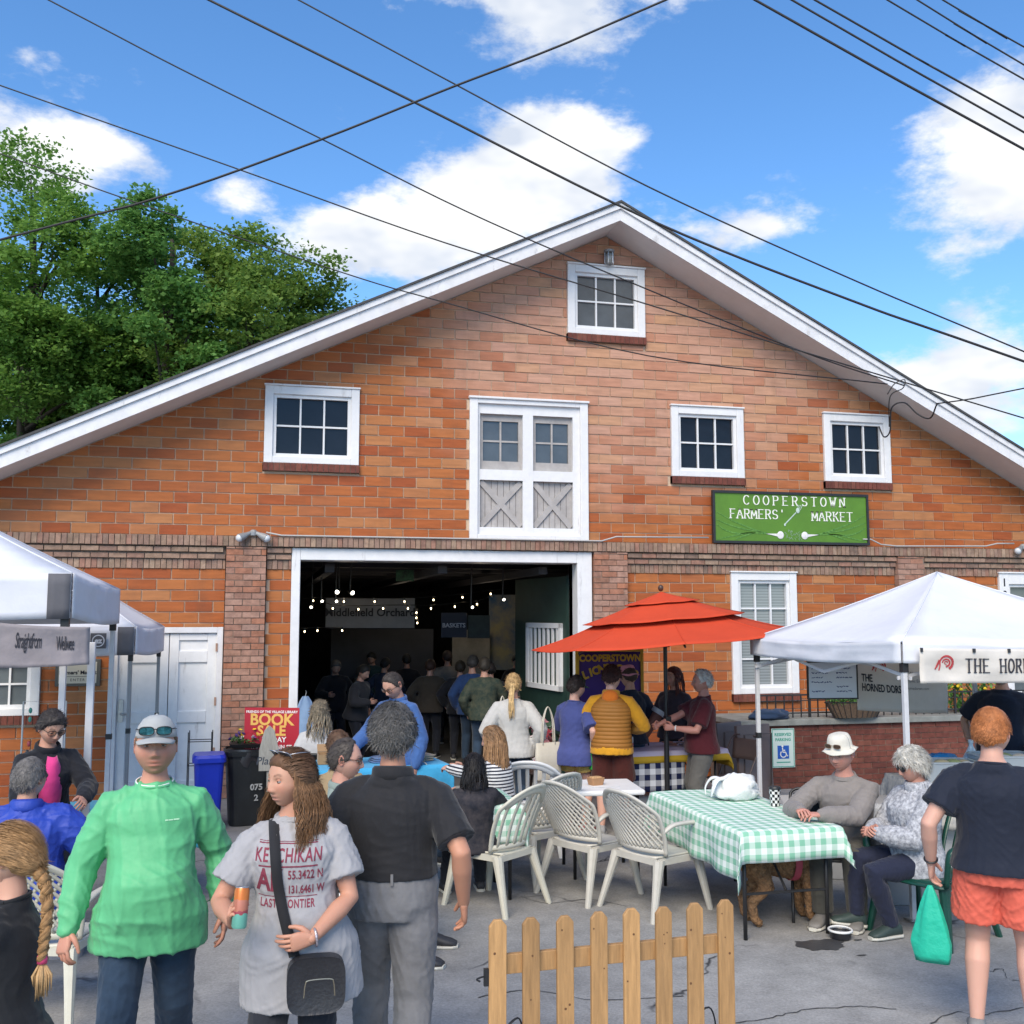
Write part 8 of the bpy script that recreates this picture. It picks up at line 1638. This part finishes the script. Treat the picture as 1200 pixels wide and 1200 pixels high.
# ---------------------------------------------------------------- planter wall on the right
PY = -1.05; px0, px1 = wp(868, 846, PY).x, wp(1142, 838, PY).x + 2.2; pz = wp(1000, 841, PY).z
pw = thing('planter_wall', 'low dark red brick planter wall with a stone cap along the right of the hall', 'wall', (px0, 0, 0), world=True); mb = MB(); z = 0; r = 0
while z < pz - .09:
    x = px0 - (.1 if r % 2 else 0)
    while x < px1:
        a, b = max(x, px0) + .005, min(x + .215, px1) - .005
        if b - a > .02: mb.bb(a, b, PY + random.uniform(-.004, .004), PY + .1, z + .005, min(z + .072, pz - .075) - .004)
        x += .215
    z += .072; r += 1
mb.build('brick_courses', REDB, pw, kind='stuff'); MB().bb(px0, px1, PY + .008, -.12, 0, pz - .076).build('core', MORT2, pw); MB().bb(px0 - .04, px1 + .04, PY - .05, -.12, pz - .075, pz).build('stone_cap', mat('cap_stone', (.20, .21, .20), .8, var=.25, vs=6), pw, bevel=.008)
ry = PY + .18; rx0, rx1 = wp(889, 830, ry).x, wp(1142, 815, ry).x + 1.5; rl = thing('iron_railing', 'black wrought iron railing on top of the planter wall', 'railing', (rx0, ry, pz)); rh = .30; mb = MB()
mb.bb(0, rx1 - rx0, -.012, .012, rh - .02, rh); mb.bb(0, rx1 - rx0, -.01, .01, .05, .066); mb.bb(0, rx1 - rx0, -.009, .009, rh - .09, rh - .078); mb.build('rails', BLACK, rl); n = int((rx1 - rx0) / .12)
for i in range(n + 1): x = (rx1 - rx0) * i / n; w = .014 if i % 6 == 0 else .007; MB().bb(x - w, x + w, -w, w, 0, rh + (.03 if i % 6 == 0 else 0)).build('baluster', BLACK, rl)
# basket of greens
bc = wp(1000, 838, PY - .0); bk = thing('hanging_basket', 'long wire basket planter with green herbs on the railing', 'planter', (bc.x, PY - .05, pz + .01)); hw = (wp(1035, 838, PY).x - wp(967, 838, PY).x) / 2
P_ = [[(hw * math.cos(a) * (.72 + .28 * t), .13 * math.sin(a) * (.7 + .3 * t), .19 * t) for a in np.linspace(0, 2 * math.pi, 41)] for t in (0, .33, .66, 1)]; MB().grid(P_).build('liner', mat('coir', (.09, .06, .04), .95, var=.3, vs=40), bk, smooth=True)
for k in range(26): a = 2 * math.pi * k / 26; MB().tube([(hw * .72 * math.cos(a), .092 * math.sin(a), -.002), (hw * 1.01 * math.cos(a), .132 * math.sin(a), .2)], .006, 5).build('wire', BLACK, bk)
MB().tube([(hw * 1.01 * math.cos(a), .132 * math.sin(a), .2) for a in np.linspace(0, 2 * math.pi, 41)], .008, 5, cap=False).build('rim', BLACK, bk); mb = MB(); rr = random.Random(5)
for i in range(700): c = Vector((rr.uniform(-hw, hw * .5) * .9, rr.uniform(-.11, .11), .17 + rr.uniform(0, .12))); M_ = Matrix.Rotation(rr.uniform(0, 6.28), 3, 'Z') @ Matrix.Rotation(rr.uniform(-1.2, 1.2), 3, 'X'); mb.add([c + M_ @ Vector(v) for v in ((-.008, 0, 0), (0, -.022, .003), (.008, 0, 0), (0, .022, .003))], [(0, 1, 2, 3)])
mb.build('herbs', mat('herb_leaf', (.07, .19, .035), .7, var=.35, vs=30), bk, kind='stuff')
blob_bag('cloth_heap', 'heap of dark blue cloth on the planter wall by the railing', Vector((wp(903, 838, PY).x, PY + .05, pz + .002)), (.27, .11, .085), cloth('heap_blue', (.02, .04, .085), bump=.8), 6.1, knots=False, cat='cloth')
# yellow flowers further along
for k, xx in enumerate((1145, 1178)):
    f0 = wp(xx, 820, PY); yf = thing('flower_plant', ['yellow flowering plant by the right tent post behind the railing', 'leafy plant behind the vendor in navy'][k], 'plant', (f0.x, PY + .4, pz)); mb = MB()
    for i in range(220): c = Vector((rr.gauss(0, .10), rr.gauss(0, .08), rr.uniform(.05, .5))); M_ = Matrix.Rotation(rr.uniform(0, 6.28), 3, 'Z') @ Matrix.Rotation(rr.uniform(-1.2, 1.2), 3, 'X'); mb.add([c + M_ @ Vector(v) for v in ((-.02, 0, 0), (0, -.05, .01), (.02, 0, 0), (0, .05, .01))], [(0, 1, 2, 3)])
    mb.build('leaves', _mats['herb_leaf'], yf, kind='stuff'); mb = MB(); mb.tube([(0, 0, 0), (.01, 0, .25), (0, .01, .42)], [.012, .01, .006], 6); mb.build('stem', _mats['herb_leaf'], yf)
    for i in range(9): c = Vector((rr.gauss(0, .1), rr.gauss(0, .06) - .05, rr.uniform(.25, .5))); MB().ell(c, (.025, .018, .02), 8, 6).build('bloom', mat('yellow_bloom_m', (.75, .52, .02), .7), yf)
# reserved parking sign
ra = wp(904, 854, PY - .02); rb = wp(932, 899, PY - .02); rs = thing('parking_sign', 'white and green reserved parking sign with blue wheelchair symbol on the planter wall', 'sign', ((ra.x + rb.x) / 2, PY - .012, (ra.z + rb.z) / 2)); w2, h2 = (rb.x - ra.x) / 2, (ra.z - rb.z) / 2; GRN = mat('sign_teal', (.03, .30, .22), .5)
MB().bb(-w2, w2, -.004, .004, -h2, h2).build('plate', mat('plate_white', (.55, .66, .63), .4), rs); mb = MB(); e = .008
mb.bb(-w2 + e, w2 - e, -.006, -.0035, h2 - 2 * e, h2 - e); mb.bb(-w2 + e, w2 - e, -.006, -.0035, -h2 + e, -h2 + 2 * e); mb.bb(-w2 + e, -w2 + 2 * e, -.0058, -.0035, -h2 + 2 * e, h2 - 2 * e); mb.bb(w2 - 2 * e, w2 - e, -.0058, -.0035, -h2 + 2 * e, h2 - 2 * e); mb.build('border', GRN, rs)
text_mb('RESERVED', .052, bold=.0015, M=facing((0, -.0055, h2 * .68))).build('reserved_line', GRN, rs); text_mb('PARKING', .052, bold=.0015, M=facing((0, -.0055, h2 * .42))).build('parking_line', GRN, rs); MB().bb(-w2 * .5, w2 * .5, -.0056, -.0036, -h2 * .55, h2 * .12).build('blue_square', mat('access_blue', (.012, .09, .42), .5), rs); MB().bar((-w2 * .6, -.005, -h2 * .73), (w2 * .6, -.005, -h2 * .73), .002, .012).build('arrow', GRN, rs)
mb = MB(); pc = Vector((0, -.007, -h2 * .22)); s_ = h2 * .5
for a, b in (((-.1, .48), (-.06, .0)), ((-.06, 0), (.25, 0)), ((.25, 0), (.38, -.38)), ((-.08, .2), (.2, .2)), ((.38, -.38), (.52, -.34))): mb.bar(pc + Vector((a[0] * s_, 0, a[1] * s_)), pc + Vector((b[0] * s_, 0, b[1] * s_)), .002, .014)
ar = [pc + Vector((s_ * (-.0 + .33 * math.cos(t)), 0, s_ * (-.18 + .33 * math.sin(t)))) for t in np.linspace(2.3, 6.0, 14)]
for i in range(13): mb.bar(ar[i], ar[i + 1], .002, .013)
mb.lathe([(0, 0), (.014, 0)], 12, c=pc + Vector((-.1 * s_, -.001, .62 * s_)), M=Matrix.Rotation(R(90), 3, 'X')); mb.build('wheelchair_symbol', PLASTW, rs)
# folded tables leaning, coolers
BRN = mat('folded_brown', (.24, .17, .15), .6, var=.08)
for k, (x0_, x1_, y0_, dep, lab) in enumerate(((866, 905, 851, 11.6, 'brown folded table leaning against the end of the planter wall'), (843, 872, 848, 11.9, 'second brown folded table behind the folding chair'))):
    a = dp(x0_, y0_, dep); b = dp(x1_, y0_ + 3, dep + .25); d = b - a; d.z = 0; ft = thing('folded_table', lab, 'table', Vector((a.x, a.y, 0)), math.atan2(d.y, d.x), group='folded tables'); MB().box((d.length / 2, .03, a.z / 2), (d.length, .045, a.z), Matrix.Rotation(R(-4), 3, 'X')).build('panel', BRN, ft, bevel=.01)
    MB().tube([(.05, -.02, .1), (.05, -.03, a.z - .1), (d.length - .05, -.03, a.z - .1), (d.length - .05, -.02, .1)], .012, 6).build('leg_frame', mat('chair_brown_tube', (.16, .12, .11), .4), ft)
COOL = mat('cooler_grey', (.42, .42, .42), .5, var=.06)
for k, (lat, dep, w_, d_, h_, rz_, lab) in enumerate(((2.62, 9.0, .62, .42, .62, -20, 'grey chest cooler behind the man in the bucket hat'), (3.35, 8.75, .78, .46, .66, -16, 'large pale grey chest cooler behind the silver haired woman'))):
    cl = thing('cooler', lab, 'cooler', lw(lat, dep), R(rz_), group='coolers'); MB().loft([((0, 0, 0), (w_ / 2 * .94, 0, 0), (0, d_ / 2 * .94, 0)), ((0, 0, h_ * .8), (w_ / 2, 0, 0), (0, d_ / 2, 0))], 28, e=8).build('body', COOL, cl, bevel=.01)
    MB().loft([((0, 0, h_ * .805), (w_ / 2 * 1.02, 0, 0), (0, d_ / 2 * 1.02, 0)), ((0, 0, h_ * .95), (w_ / 2 * 1.02, 0, 0), (0, d_ / 2 * 1.02, 0)), ((0, 0, h_), (w_ / 2 * .96, 0, 0), (0, d_ / 2 * .94, 0))], 28, e=8).build('lid', COOL, cl, bevel=.01)
    for x in (-.3, .3): MB().box((x * w_, -d_ / 2 - .008, h_ * .8), (.05, .03, .11)).build('latch', BLACK, cl, bevel=.005)
    for s in (-1, 1): MB().tube(bez([(s * w_ / 2, -.1, h_ * .7), (s * (w_ / 2 + .04), -.09, h_ * .6), (s * (w_ / 2 + .04), .09, h_ * .6), (s * w_ / 2, .1, h_ * .7)], 4), .012, 6).build('handle', BLACK, cl)
    mb = MB(); [mb.bb(-w_ * .4, w_ * .4, -d_ / 2 - .002, -d_ / 2 + .03, z_, z_ + .02) for z_ in (h_ * .25, h_ * .4, h_ * .55)]; mb.build('rib', COOL, cl)
# vendor counter on the right
VC = lw(4.22, 8.75); table('vendor_counter', 'vendor counter under the right tent with tubs and bags on it', VC, R(-14), .95, .36, .82, PLASTW, BLACK)
vcl = draped_cloth(VC, R(-14), .95, .36, .82, .25, .1, .35, .1, M_noise2('patterned_cloth', (.55, .52, .46), (.22, .24, .26), 12), 'pale patterned cloth hanging from the vendor counter', seed=3.7)
VL = lambda x, y, z=0.0: VC + Matrix.Rotation(R(-14), 3, 'Z') @ Vector((x, y, .83 + z))
TUB = mat('clear_tub', (.42, .46, .48), .15, spec=.6)
for k, (x, y, w_, d_, h_, lab) in enumerate(((-.62, -.1, .46, .3, .16, 'clear plastic tub of wrapped produce at the left of the vendor counter'), (-.1, .0, .5, .34, .20, 'large translucent tub in the middle of the vendor counter'), (.55, -.05, .46, .32, .18, 'dark crate at the right of the vendor counter'))):
    tb = thing('storage_tub', lab, 'tub', VL(x, y), R(-14 + 6 * k), group='tubs on the vendor counter'); m_ = TUB if k < 2 else mat('crate_dark', (.06, .07, .09), .5)
    mb = MB(); rings = [((0, 0, 0), (w_ / 2 * .9, 0, 0), (0, d_ / 2 * .9, 0)), ((0, 0, h_), (w_ / 2, 0, 0), (0, d_ / 2, 0))]; mb.loft(rings, 28, e=7, cap=False); mb.build('tub_wall', m_, tb, solid=.004); MB().loft([((0, 0, .003), (w_ / 2 * .89, 0, 0), (0, d_ / 2 * .89, 0)), ((0, 0, .006), (w_ / 2 * .89, 0, 0), (0, d_ / 2 * .89, 0))], 28, e=7).build('floor', m_, tb)
    MB().tube([(w_ / 2 * math.copysign(abs(math.cos(a)) ** .3, math.cos(a)), d_ / 2 * math.copysign(abs(math.sin(a)) ** .3, math.sin(a)), h_) for a in np.linspace(0, 2 * math.pi, 41)], .01, 6, cap=False).build('rim', m_, tb)
    for i in range(9): c_ = random.choice([(.6, .6, .56), (.26, .30, .14), (.42, .36, .22), (.55, .5, .42)]) if k < 2 else random.choice([(.2, .05, .05), (.3, .25, .2), (.1, .12, .2)]); MB().ell((random.uniform(-.33, .33) * w_, random.uniform(-.3, .3) * d_, h_ * random.uniform(.5, .95)), (.07, .05, .04), 12, 8, Matrix.Rotation(random.uniform(-1, 1), 3, 'Z')).build('packet', mat('packet_%d_%d' % (c_[0] * 100, c_[2] * 100), c_, .4, bump=.6, bs=20, bd=.02), tb, smooth=True)
CYAN = mat('bag_cyan', (.02, .22, .50), .4, bump=.6, bs=16, bd=.03)
blob_bag('plastic_bag', 'crumpled bright blue bag at the back left of the vendor counter', VL(-.55, .22), (.27, .13, .11), CYAN, 7.3, knots=False); blob_bag('plastic_bag', 'dark blue bag beside the clear bottle on the vendor counter', VL(-.02, .27, .05), (.2, .12, .09), mat('bag_navy', (.015, .04, .22), .45, bump=.6, bs=16, bd=.03), 8.8, knots=False)
jg = thing('water_jug', 'clear plastic water jug on the vendor counter', 'jug', VL(-.28, .2)); MB().lathe([(0, 0), (.065, .003), (.07, .1), (.068, .15), (.03, .22), (.018, .25), (.018, .28), (0, .281)], 18).build('jug_body', mat('clear_jug', (.55, .62, .66), .12, spec=.6), jg, smooth=True); MB().tube([(0, 0, .275), (0, 0, .30)], .021, 12).build('jug_cap', PLASTW, jg); MB().lathe([(.0705, .06), (.0705, .11)], 18).build('jug_label', mat('label_red', (.4, .12, .14), .6), jg)
mn = thing('price_card', 'white price card leaning on the vendor counter beside the red haired man', 'card', VL(.28, -.25), R(-10)); MB().box((0, 0, .16), (.2, .006, .32), Matrix.Rotation(R(-12), 3, 'X')).build('card', PLASTW, mn); mb = MB(); [mb.box((0, -.006 + .0 , .26 - .035 * i), (.14 - .02 * (i % 3), .002, .006), Matrix.Rotation(R(-12), 3, 'X')) for i in range(0)]
# produce sack on the ground near the silver haired woman
blob_bag('grocery_bag', 'patterned grocery bag with fruit print beside the silver haired woman', lw(3.02, 8.15, .0) + Vector((0, 0, .38)), (.16, .11, .18), M_noise2('fruit_bag', (.58, .50, .30), (.45, .42, .20), 9), 5.5, knots=False)
put('bag_stool', 'small crate under the patterned grocery bag', 'crate', MB().box((0, 0, .19), (.34, .26, .38)), mat('stool_grey', (.25, .25, .26), .6), lw(3.02, 8.15), R(-14), bevel=.01)
# ---------------------------------------------------------------- goods by the doorway right side
fl_ = lw(.47, 12.3); ft = thing('flower_stand', 'stand crowded with red and white flowers beside the green door', 'flowers', fl_); MB().box((0, 0, .42), (.55, .4, .04)).build('shelf', mat('stand_dark', (.04, .05, .045), .7), ft)
for sx in (-1, 1):
    for sy in (-1, 1): MB().bb(sx * .25 - .015, sx * .25 + .015, sy * .17 - .015, sy * .17 + .015, 0, .40).build('leg', _mats['stand_dark'], ft)
for nm, col, n in (('red_bloom', (.42, .04, .06), 34), ('white_bloom', (.55, .52, .52), 26), ('green_spray', (.03, .07, .035), 30), ('pink_bloom', (.45, .2, .22), 18)):
    for i in range(n):
        c = Vector((rr.uniform(-.27, .27), rr.uniform(-.2, .12), rr.uniform(.46, .92))); mb = MB(); M_ = Matrix.Rotation(rr.uniform(0, 6.28), 3, 'Z') @ Matrix.Rotation(rr.uniform(.2, 1.5), 3, 'X')
        for k in range(5): b = k * 1.257; d = Vector((math.cos(b), math.sin(b), .3)); e = Vector((-math.sin(b), math.cos(b), 0)); mb.add([c + M_ @ v for v in (Vector((0, 0, 0)), d * .03 - e * .025, d * .055, d * .03 + e * .025)], [(0, 1, 2, 3)])
        mb.build(nm, mat(nm + '_d', col, .7), ft)
sl_ = lw(.30, 11.6); so = thing('wooden_stool', 'small round wooden stool in the doorway right of the white sweater', 'stool', sl_); SW = mat('stool_wood', (.06, .035, .022), .6); MB().lathe([(0, .47), (.15, .47), (.16, .455), (.15, .44), (0, .44)], 20).build('seat', SW, so)
for k in range(4): a = math.pi / 4 + k * math.pi / 2; MB().tube([(.09 * math.cos(a), .09 * math.sin(a), .44), (.15 * math.cos(a), .15 * math.sin(a), 0)], .016, 8).build('leg', SW, so)
MB().tube([(.125 * math.cos(a), .125 * math.sin(a), .2) for a in np.linspace(0, 2 * math.pi, 17)], .009, 6, cap=False).build('ring', SW, so)
rb_ = thing('striped_bag', 'red and white canvas bag on the ground in the doorway', 'bag', lw(.42, 10.9), R(5)); MB().loft([((0, 0, 0), (.15, 0, 0), (0, .09, 0)), ((0, 0, .36), (.16, 0, 0), (0, .06, 0))], 24, e=5).build('bag_body', CANVAS, rb_); MB().bb(-.06, .05, -.093, -.05, .01, .34).build('red_stripe', mat('stripe_red', (.42, .02, .04), .7), rb_)
tote('shoulder_bag', 'white shoulder bag on the woman in white sweater', lw(-.10, 10.85, .93), .22, .34, CANVAS, R(20), handle=.42)
# ---------------------------------------------------------------- stalls inside the hall
for k, (x, y, w_) in enumerate(((-3.2, 4.5, 1.6), (-1.0, 7.5, 2.0), (1.6, 5.5, 1.6), (2.6, 9, 1.8))):
    table('stall_table', ['long table at the left inside the hall', 'long table in the middle of the hall', 'long table at the right inside the hall', 'long table deep at the right of the hall'][k], (x, y, .004), 0, w_ / 2, .38, .76, mat('dark_top', (.06, .05, .045), .7), BLACK, group='stall tables inside the hall')
    put('crate', 'wooden produce crate on the %s' % ['left hall table', 'middle hall table', 'right hall table', 'deep right hall table'][k], 'crate', MB().loft([((0, 0, 0), (.23, 0, 0), (0, .15, 0)), ((0, 0, .2), (.25, 0, 0), (0, .17, 0))], 16, e=6), mat('crate_wood', (.10, .06, .03), .8), (x, y, .766), group='crates inside the hall')
# ================================================================== OVERHEAD WIRES
WIRE = mat('wire_black', (.012, .012, .014), .6)
def wire(label, pts, dep, r=.011, name='power_line', ext=(0, 0)):
    dd = dep if isinstance(dep, (list, tuple)) else [dep] * len(pts); Q = [dp(x, y, d) for (x, y), d in zip(pts, dd)]
    if ext[0]: Q = [Q[0] + (Q[0] - Q[1]).normalized() * ext[0]] + Q
    if ext[1]: Q = Q + [Q[-1] + (Q[-1] - Q[-2]).normalized() * ext[1]]
    return tag(MB().tube(bez(Q, 6), r, 6).build(name, WIRE, smooth=True), label, 'wire', 'overhead wires')
wire('wire from the upper left corner falling to the right gable slope', [(57, 0), (210, 80), (375, 162), (545, 247), (720, 323), (940, 412), (1060, 452)], [11, 11.2, 11.4, 11.7, 12, 12.6, 12.9], r=.009, ext=(8, 0))
wire('thick wire passing just over the gable peak', [(245, 0), (490, 122), (760, 257), (1000, 353), (1190, 420)], 10.5, r=.014, ext=(8, 8))
wire('wire running above the peak to the lower right edge', [(350, 0), (530, 97), (760, 219), (1000, 328), (1200, 412)], 11.5, r=.010, ext=(8, 8))
wire('wire rising from the trees at left to the top middle', [(780, 0), (650, 56), (530, 102), (375, 164), (190, 230), (0, 281)], 10, r=.013, ext=(8, 8))
wire('wire from the left edge below the clouds to the eave at right', [(0, 100), (270, 195), (520, 284), (760, 357), (960, 418), (1200, 490)], 12.2, r=.009, ext=(8, 8))
wire('lowest wire crossing the trees and the gable window level', [(0, 180), (150, 234), (400, 319), (520, 354), (760, 417), (1040, 450)], [12, 12, 12.2, 12.3, 12.5, 12.9], r=.008, ext=(8, 0))
for i, (a, b, r_) in enumerate((((885, 0), (1200, 175), .014), ((928, 0), (1200, 155), .012), ((955, 0), (1200, 138), .012), ((1040, 0), (1200, 93), .010), ((1075, 0), (1200, 76), .010), ((1105, 0), (1200, 55), .010))):
    wire(['lowest of the six wires at the upper right corner', 'second lowest of the six wires at the upper right', 'third lowest of the six wires at the upper right', 'third from top of the six wires at the upper right', 'second from top of the six wires at the upper right', 'topmost of the six wires at the upper right'][i], [a, ((a[0] + b[0]) / 2, (a[1] + b[1]) / 2 + 1), b], 10 + i * .3, r=r_, ext=(10, 10))
wire('service wire from the right eave to the right edge', [(1098, 473), (1140, 467), (1200, 455)], [12.4, 12, 11.5], r=.008, ext=(0, 6))
wire('looped black service cable hanging by the rightmost window', [(1030, 500), (1036, 512), (1043, 505), (1045, 478), (1060, 472), (1075, 485), (1090, 490), (1098, 473)], [13.6, 13.5, 13.4, 13.3, 13.2, 13.0, 12.9, 12.6], r=.010, name='service_cable')
wire('thin curled service cable under the right soffit', [(1042, 500), (1043, 465), (1058, 455), (1060, 445), (1048, 450), (1040, 462)], [13.4, 13.2, 13.1, 13.0, 13.0, 13.0], r=.007, name='service_cable')

# ================================================================== TREES beyond the hall
LEAFM = []
for i, (c1, c2) in enumerate((((.13, .27, .045), (.22, .38, .085)), ((.11, .26, .06), (.19, .36, .09)), ((.135, .245, .045), (.23, .34, .075)))):
    m = mat('tree_leaf_%d' % i, c1, .6, spec=.25); nt, N, L, p = nodes_of(m); mx = N('ShaderNodeMix'); mx.data_type = 'RGBA'; L(N('ShaderNodeNewGeometry').outputs['Random Per Island'], mx.inputs[0]); mx.inputs[6].default_value = (*c1, 1); mx.inputs[7].default_value = (*c2, 1); L(mx.outputs[2], p.inputs['Base Color'])
    tr = N('ShaderNodeBsdfTranslucent'); L(mx.outputs[2], tr.inputs[0]); ms = N('ShaderNodeMixShader'); ms.inputs[0].default_value = .5; out = nt.nodes['Material Output']; L(p.outputs[0], ms.inputs[1]); L(tr.outputs[0], ms.inputs[2]); L(ms.outputs[0], out.inputs[0]); LEAFM.append(m)
BARK = mat('bark', (.06, .048, .038), .95, var=.35, vs=8, stretch=(3, 3, .6), bump=.8, bs=20, bd=.03)
def tree(label, base, H, crown, seed, lm, nleaf=16000, lobes=34, leaf=.145, open_=.0):
    rng = np.random.default_rng(seed); rt = thing('tree', label, 'tree', base, group='trees behind the hall'); cz, rx, rzz = crown
    tm = MB(); tm.tube(bez([(0, 0, 0), (.1, .05, H * .3), (-.05, .1, H * .55), (.05, 0, H * .8), (0, 0, H * .97)], 6), list(np.linspace(.30, .03, 25)), 10)
    cen = []
    while len(cen) < lobes:
        v = rng.normal(size=3); v /= np.linalg.norm(v); r_ = rng.uniform(.25, 1) ** .5; c = v * r_ * np.array([rx, rx, rzz]) + np.array([0, 0, cz]); s = rng.uniform(.45, 1.0) * rx * .42
        if c[2] < H * .2: continue
        cen.append((c, s))
    for c, s in cen[: max(10, lobes // 2)]: z0 = max(H * .25, c[2] - rng.uniform(1.0, 2.5)); tm.tube(bez([(0, 0, z0), (c[0] * .5, c[1] * .5, (z0 + c[2]) / 2 + .2), tuple(c)], 5), list(np.linspace(.08, .012, 11)), 6)
    tm.build('trunk', BARK, rt, smooth=True)
    w = np.array([s ** 2 for c, s in cen]); w /= w.sum(); nleaf = int(nleaf * 1.9); idx = rng.choice(len(cen), nleaf, p=w); C = np.array([c for c, s in cen])[idx]; S = np.array([s for c, s in cen])[idx]
    # twig clumps inside each lobe
    ncl = lobes * 26; ci = rng.choice(len(cen), ncl, p=w); d = rng.normal(size=(ncl, 3)); d /= np.linalg.norm(d, axis=1)[:, None]; CC = np.array([c for c, s in cen])[ci] + d * (np.array([s for c, s in cen])[ci] * rng.uniform(.35, 1.0, ncl) ** .6)[:, None] * np.array([1, 1, .75])
    k = rng.integers(0, ncl, nleaf); pos = CC[k] + rng.normal(size=(nleaf, 3)) * np.array([.20, .20, .11]) * (rx / 3.2) ** .5
    nrm = rng.normal(size=(nleaf, 3)) * .55 + np.array([0, 0, 1.0]); nrm /= np.linalg.norm(nrm, axis=1)[:, None]; t = np.cross(nrm, rng.normal(size=(nleaf, 3))); t /= np.linalg.norm(t, axis=1)[:, None]; b = np.cross(nrm, t); sz = leaf * rng.uniform(.55, 1.25, nleaf)[:, None]
    V = np.empty((nleaf * 4, 3)); V[0::4] = pos - t * sz * .5; V[1::4] = pos + b * sz * .36 - nrm * sz * .1; V[2::4] = pos + t * sz * .55; V[3::4] = pos - b * sz * .36 - nrm * sz * .1
    me = bpy.data.meshes.new('crown'); me.vertices.add(nleaf * 4); me.vertices.foreach_set('co', V.reshape(-1)); me.loops.add(nleaf * 4); me.loops.foreach_set('vertex_index', np.arange(nleaf * 4, dtype=np.int32)); me.polygons.add(nleaf); me.polygons.foreach_set('loop_start', np.arange(0, nleaf * 4, 4, dtype=np.int32)); me.polygons.foreach_set('loop_total', np.full(nleaf, 4, dtype=np.int32)); me.update(calc_edges=True); me.validate()
    mobj('crown', me, lm, rt, kind='stuff')
def tloc(x, dep): return lw((x - 600) / 1200 * dep, dep)
tree('tallest tree at the left edge with an airy top', tloc(20, 29), 15.0, (10.0, 3.3, 4.9), 1, LEAFM[0], 34000, 44)
tree('dense mid green tree left of the thin tree', tloc(100, 31), 13.4, (8.8, 3.4, 4.4), 2, LEAFM[1], 34000, 44)
tree('thin loose tree with visible limbs in the middle of the tree group', tloc(188, 28), 13.9, (10.0, 2.2, 4.1), 3, LEAFM[1], 15000, 26)
tree('rounded olive green tree just left of the roof slope', tloc(285, 30), 13.6, (9.2, 3.4, 4.3), 4, LEAFM[2], 34000, 44)
tree('lower tree touching the roof line right of the others', tloc(372, 33), 12.9, (8.9, 3.1, 4.0), 5, LEAFM[0], 26000, 36)
tree('dark dense tree low at the far left edge', tloc(-40, 33), 11.0, (6.4, 3.6, 4.2), 6, LEAFM[1], 26000, 36)
tree('dense low tree behind the left eave', tloc(150, 36), 12.2, (7.6, 4.6, 4.6), 7, LEAFM[0], 38000, 44)
tree('dense low tree behind the middle of the left roof slope', tloc(250, 37), 12.6, (8.2, 4.4, 4.4), 8, LEAFM[2], 32000, 40)
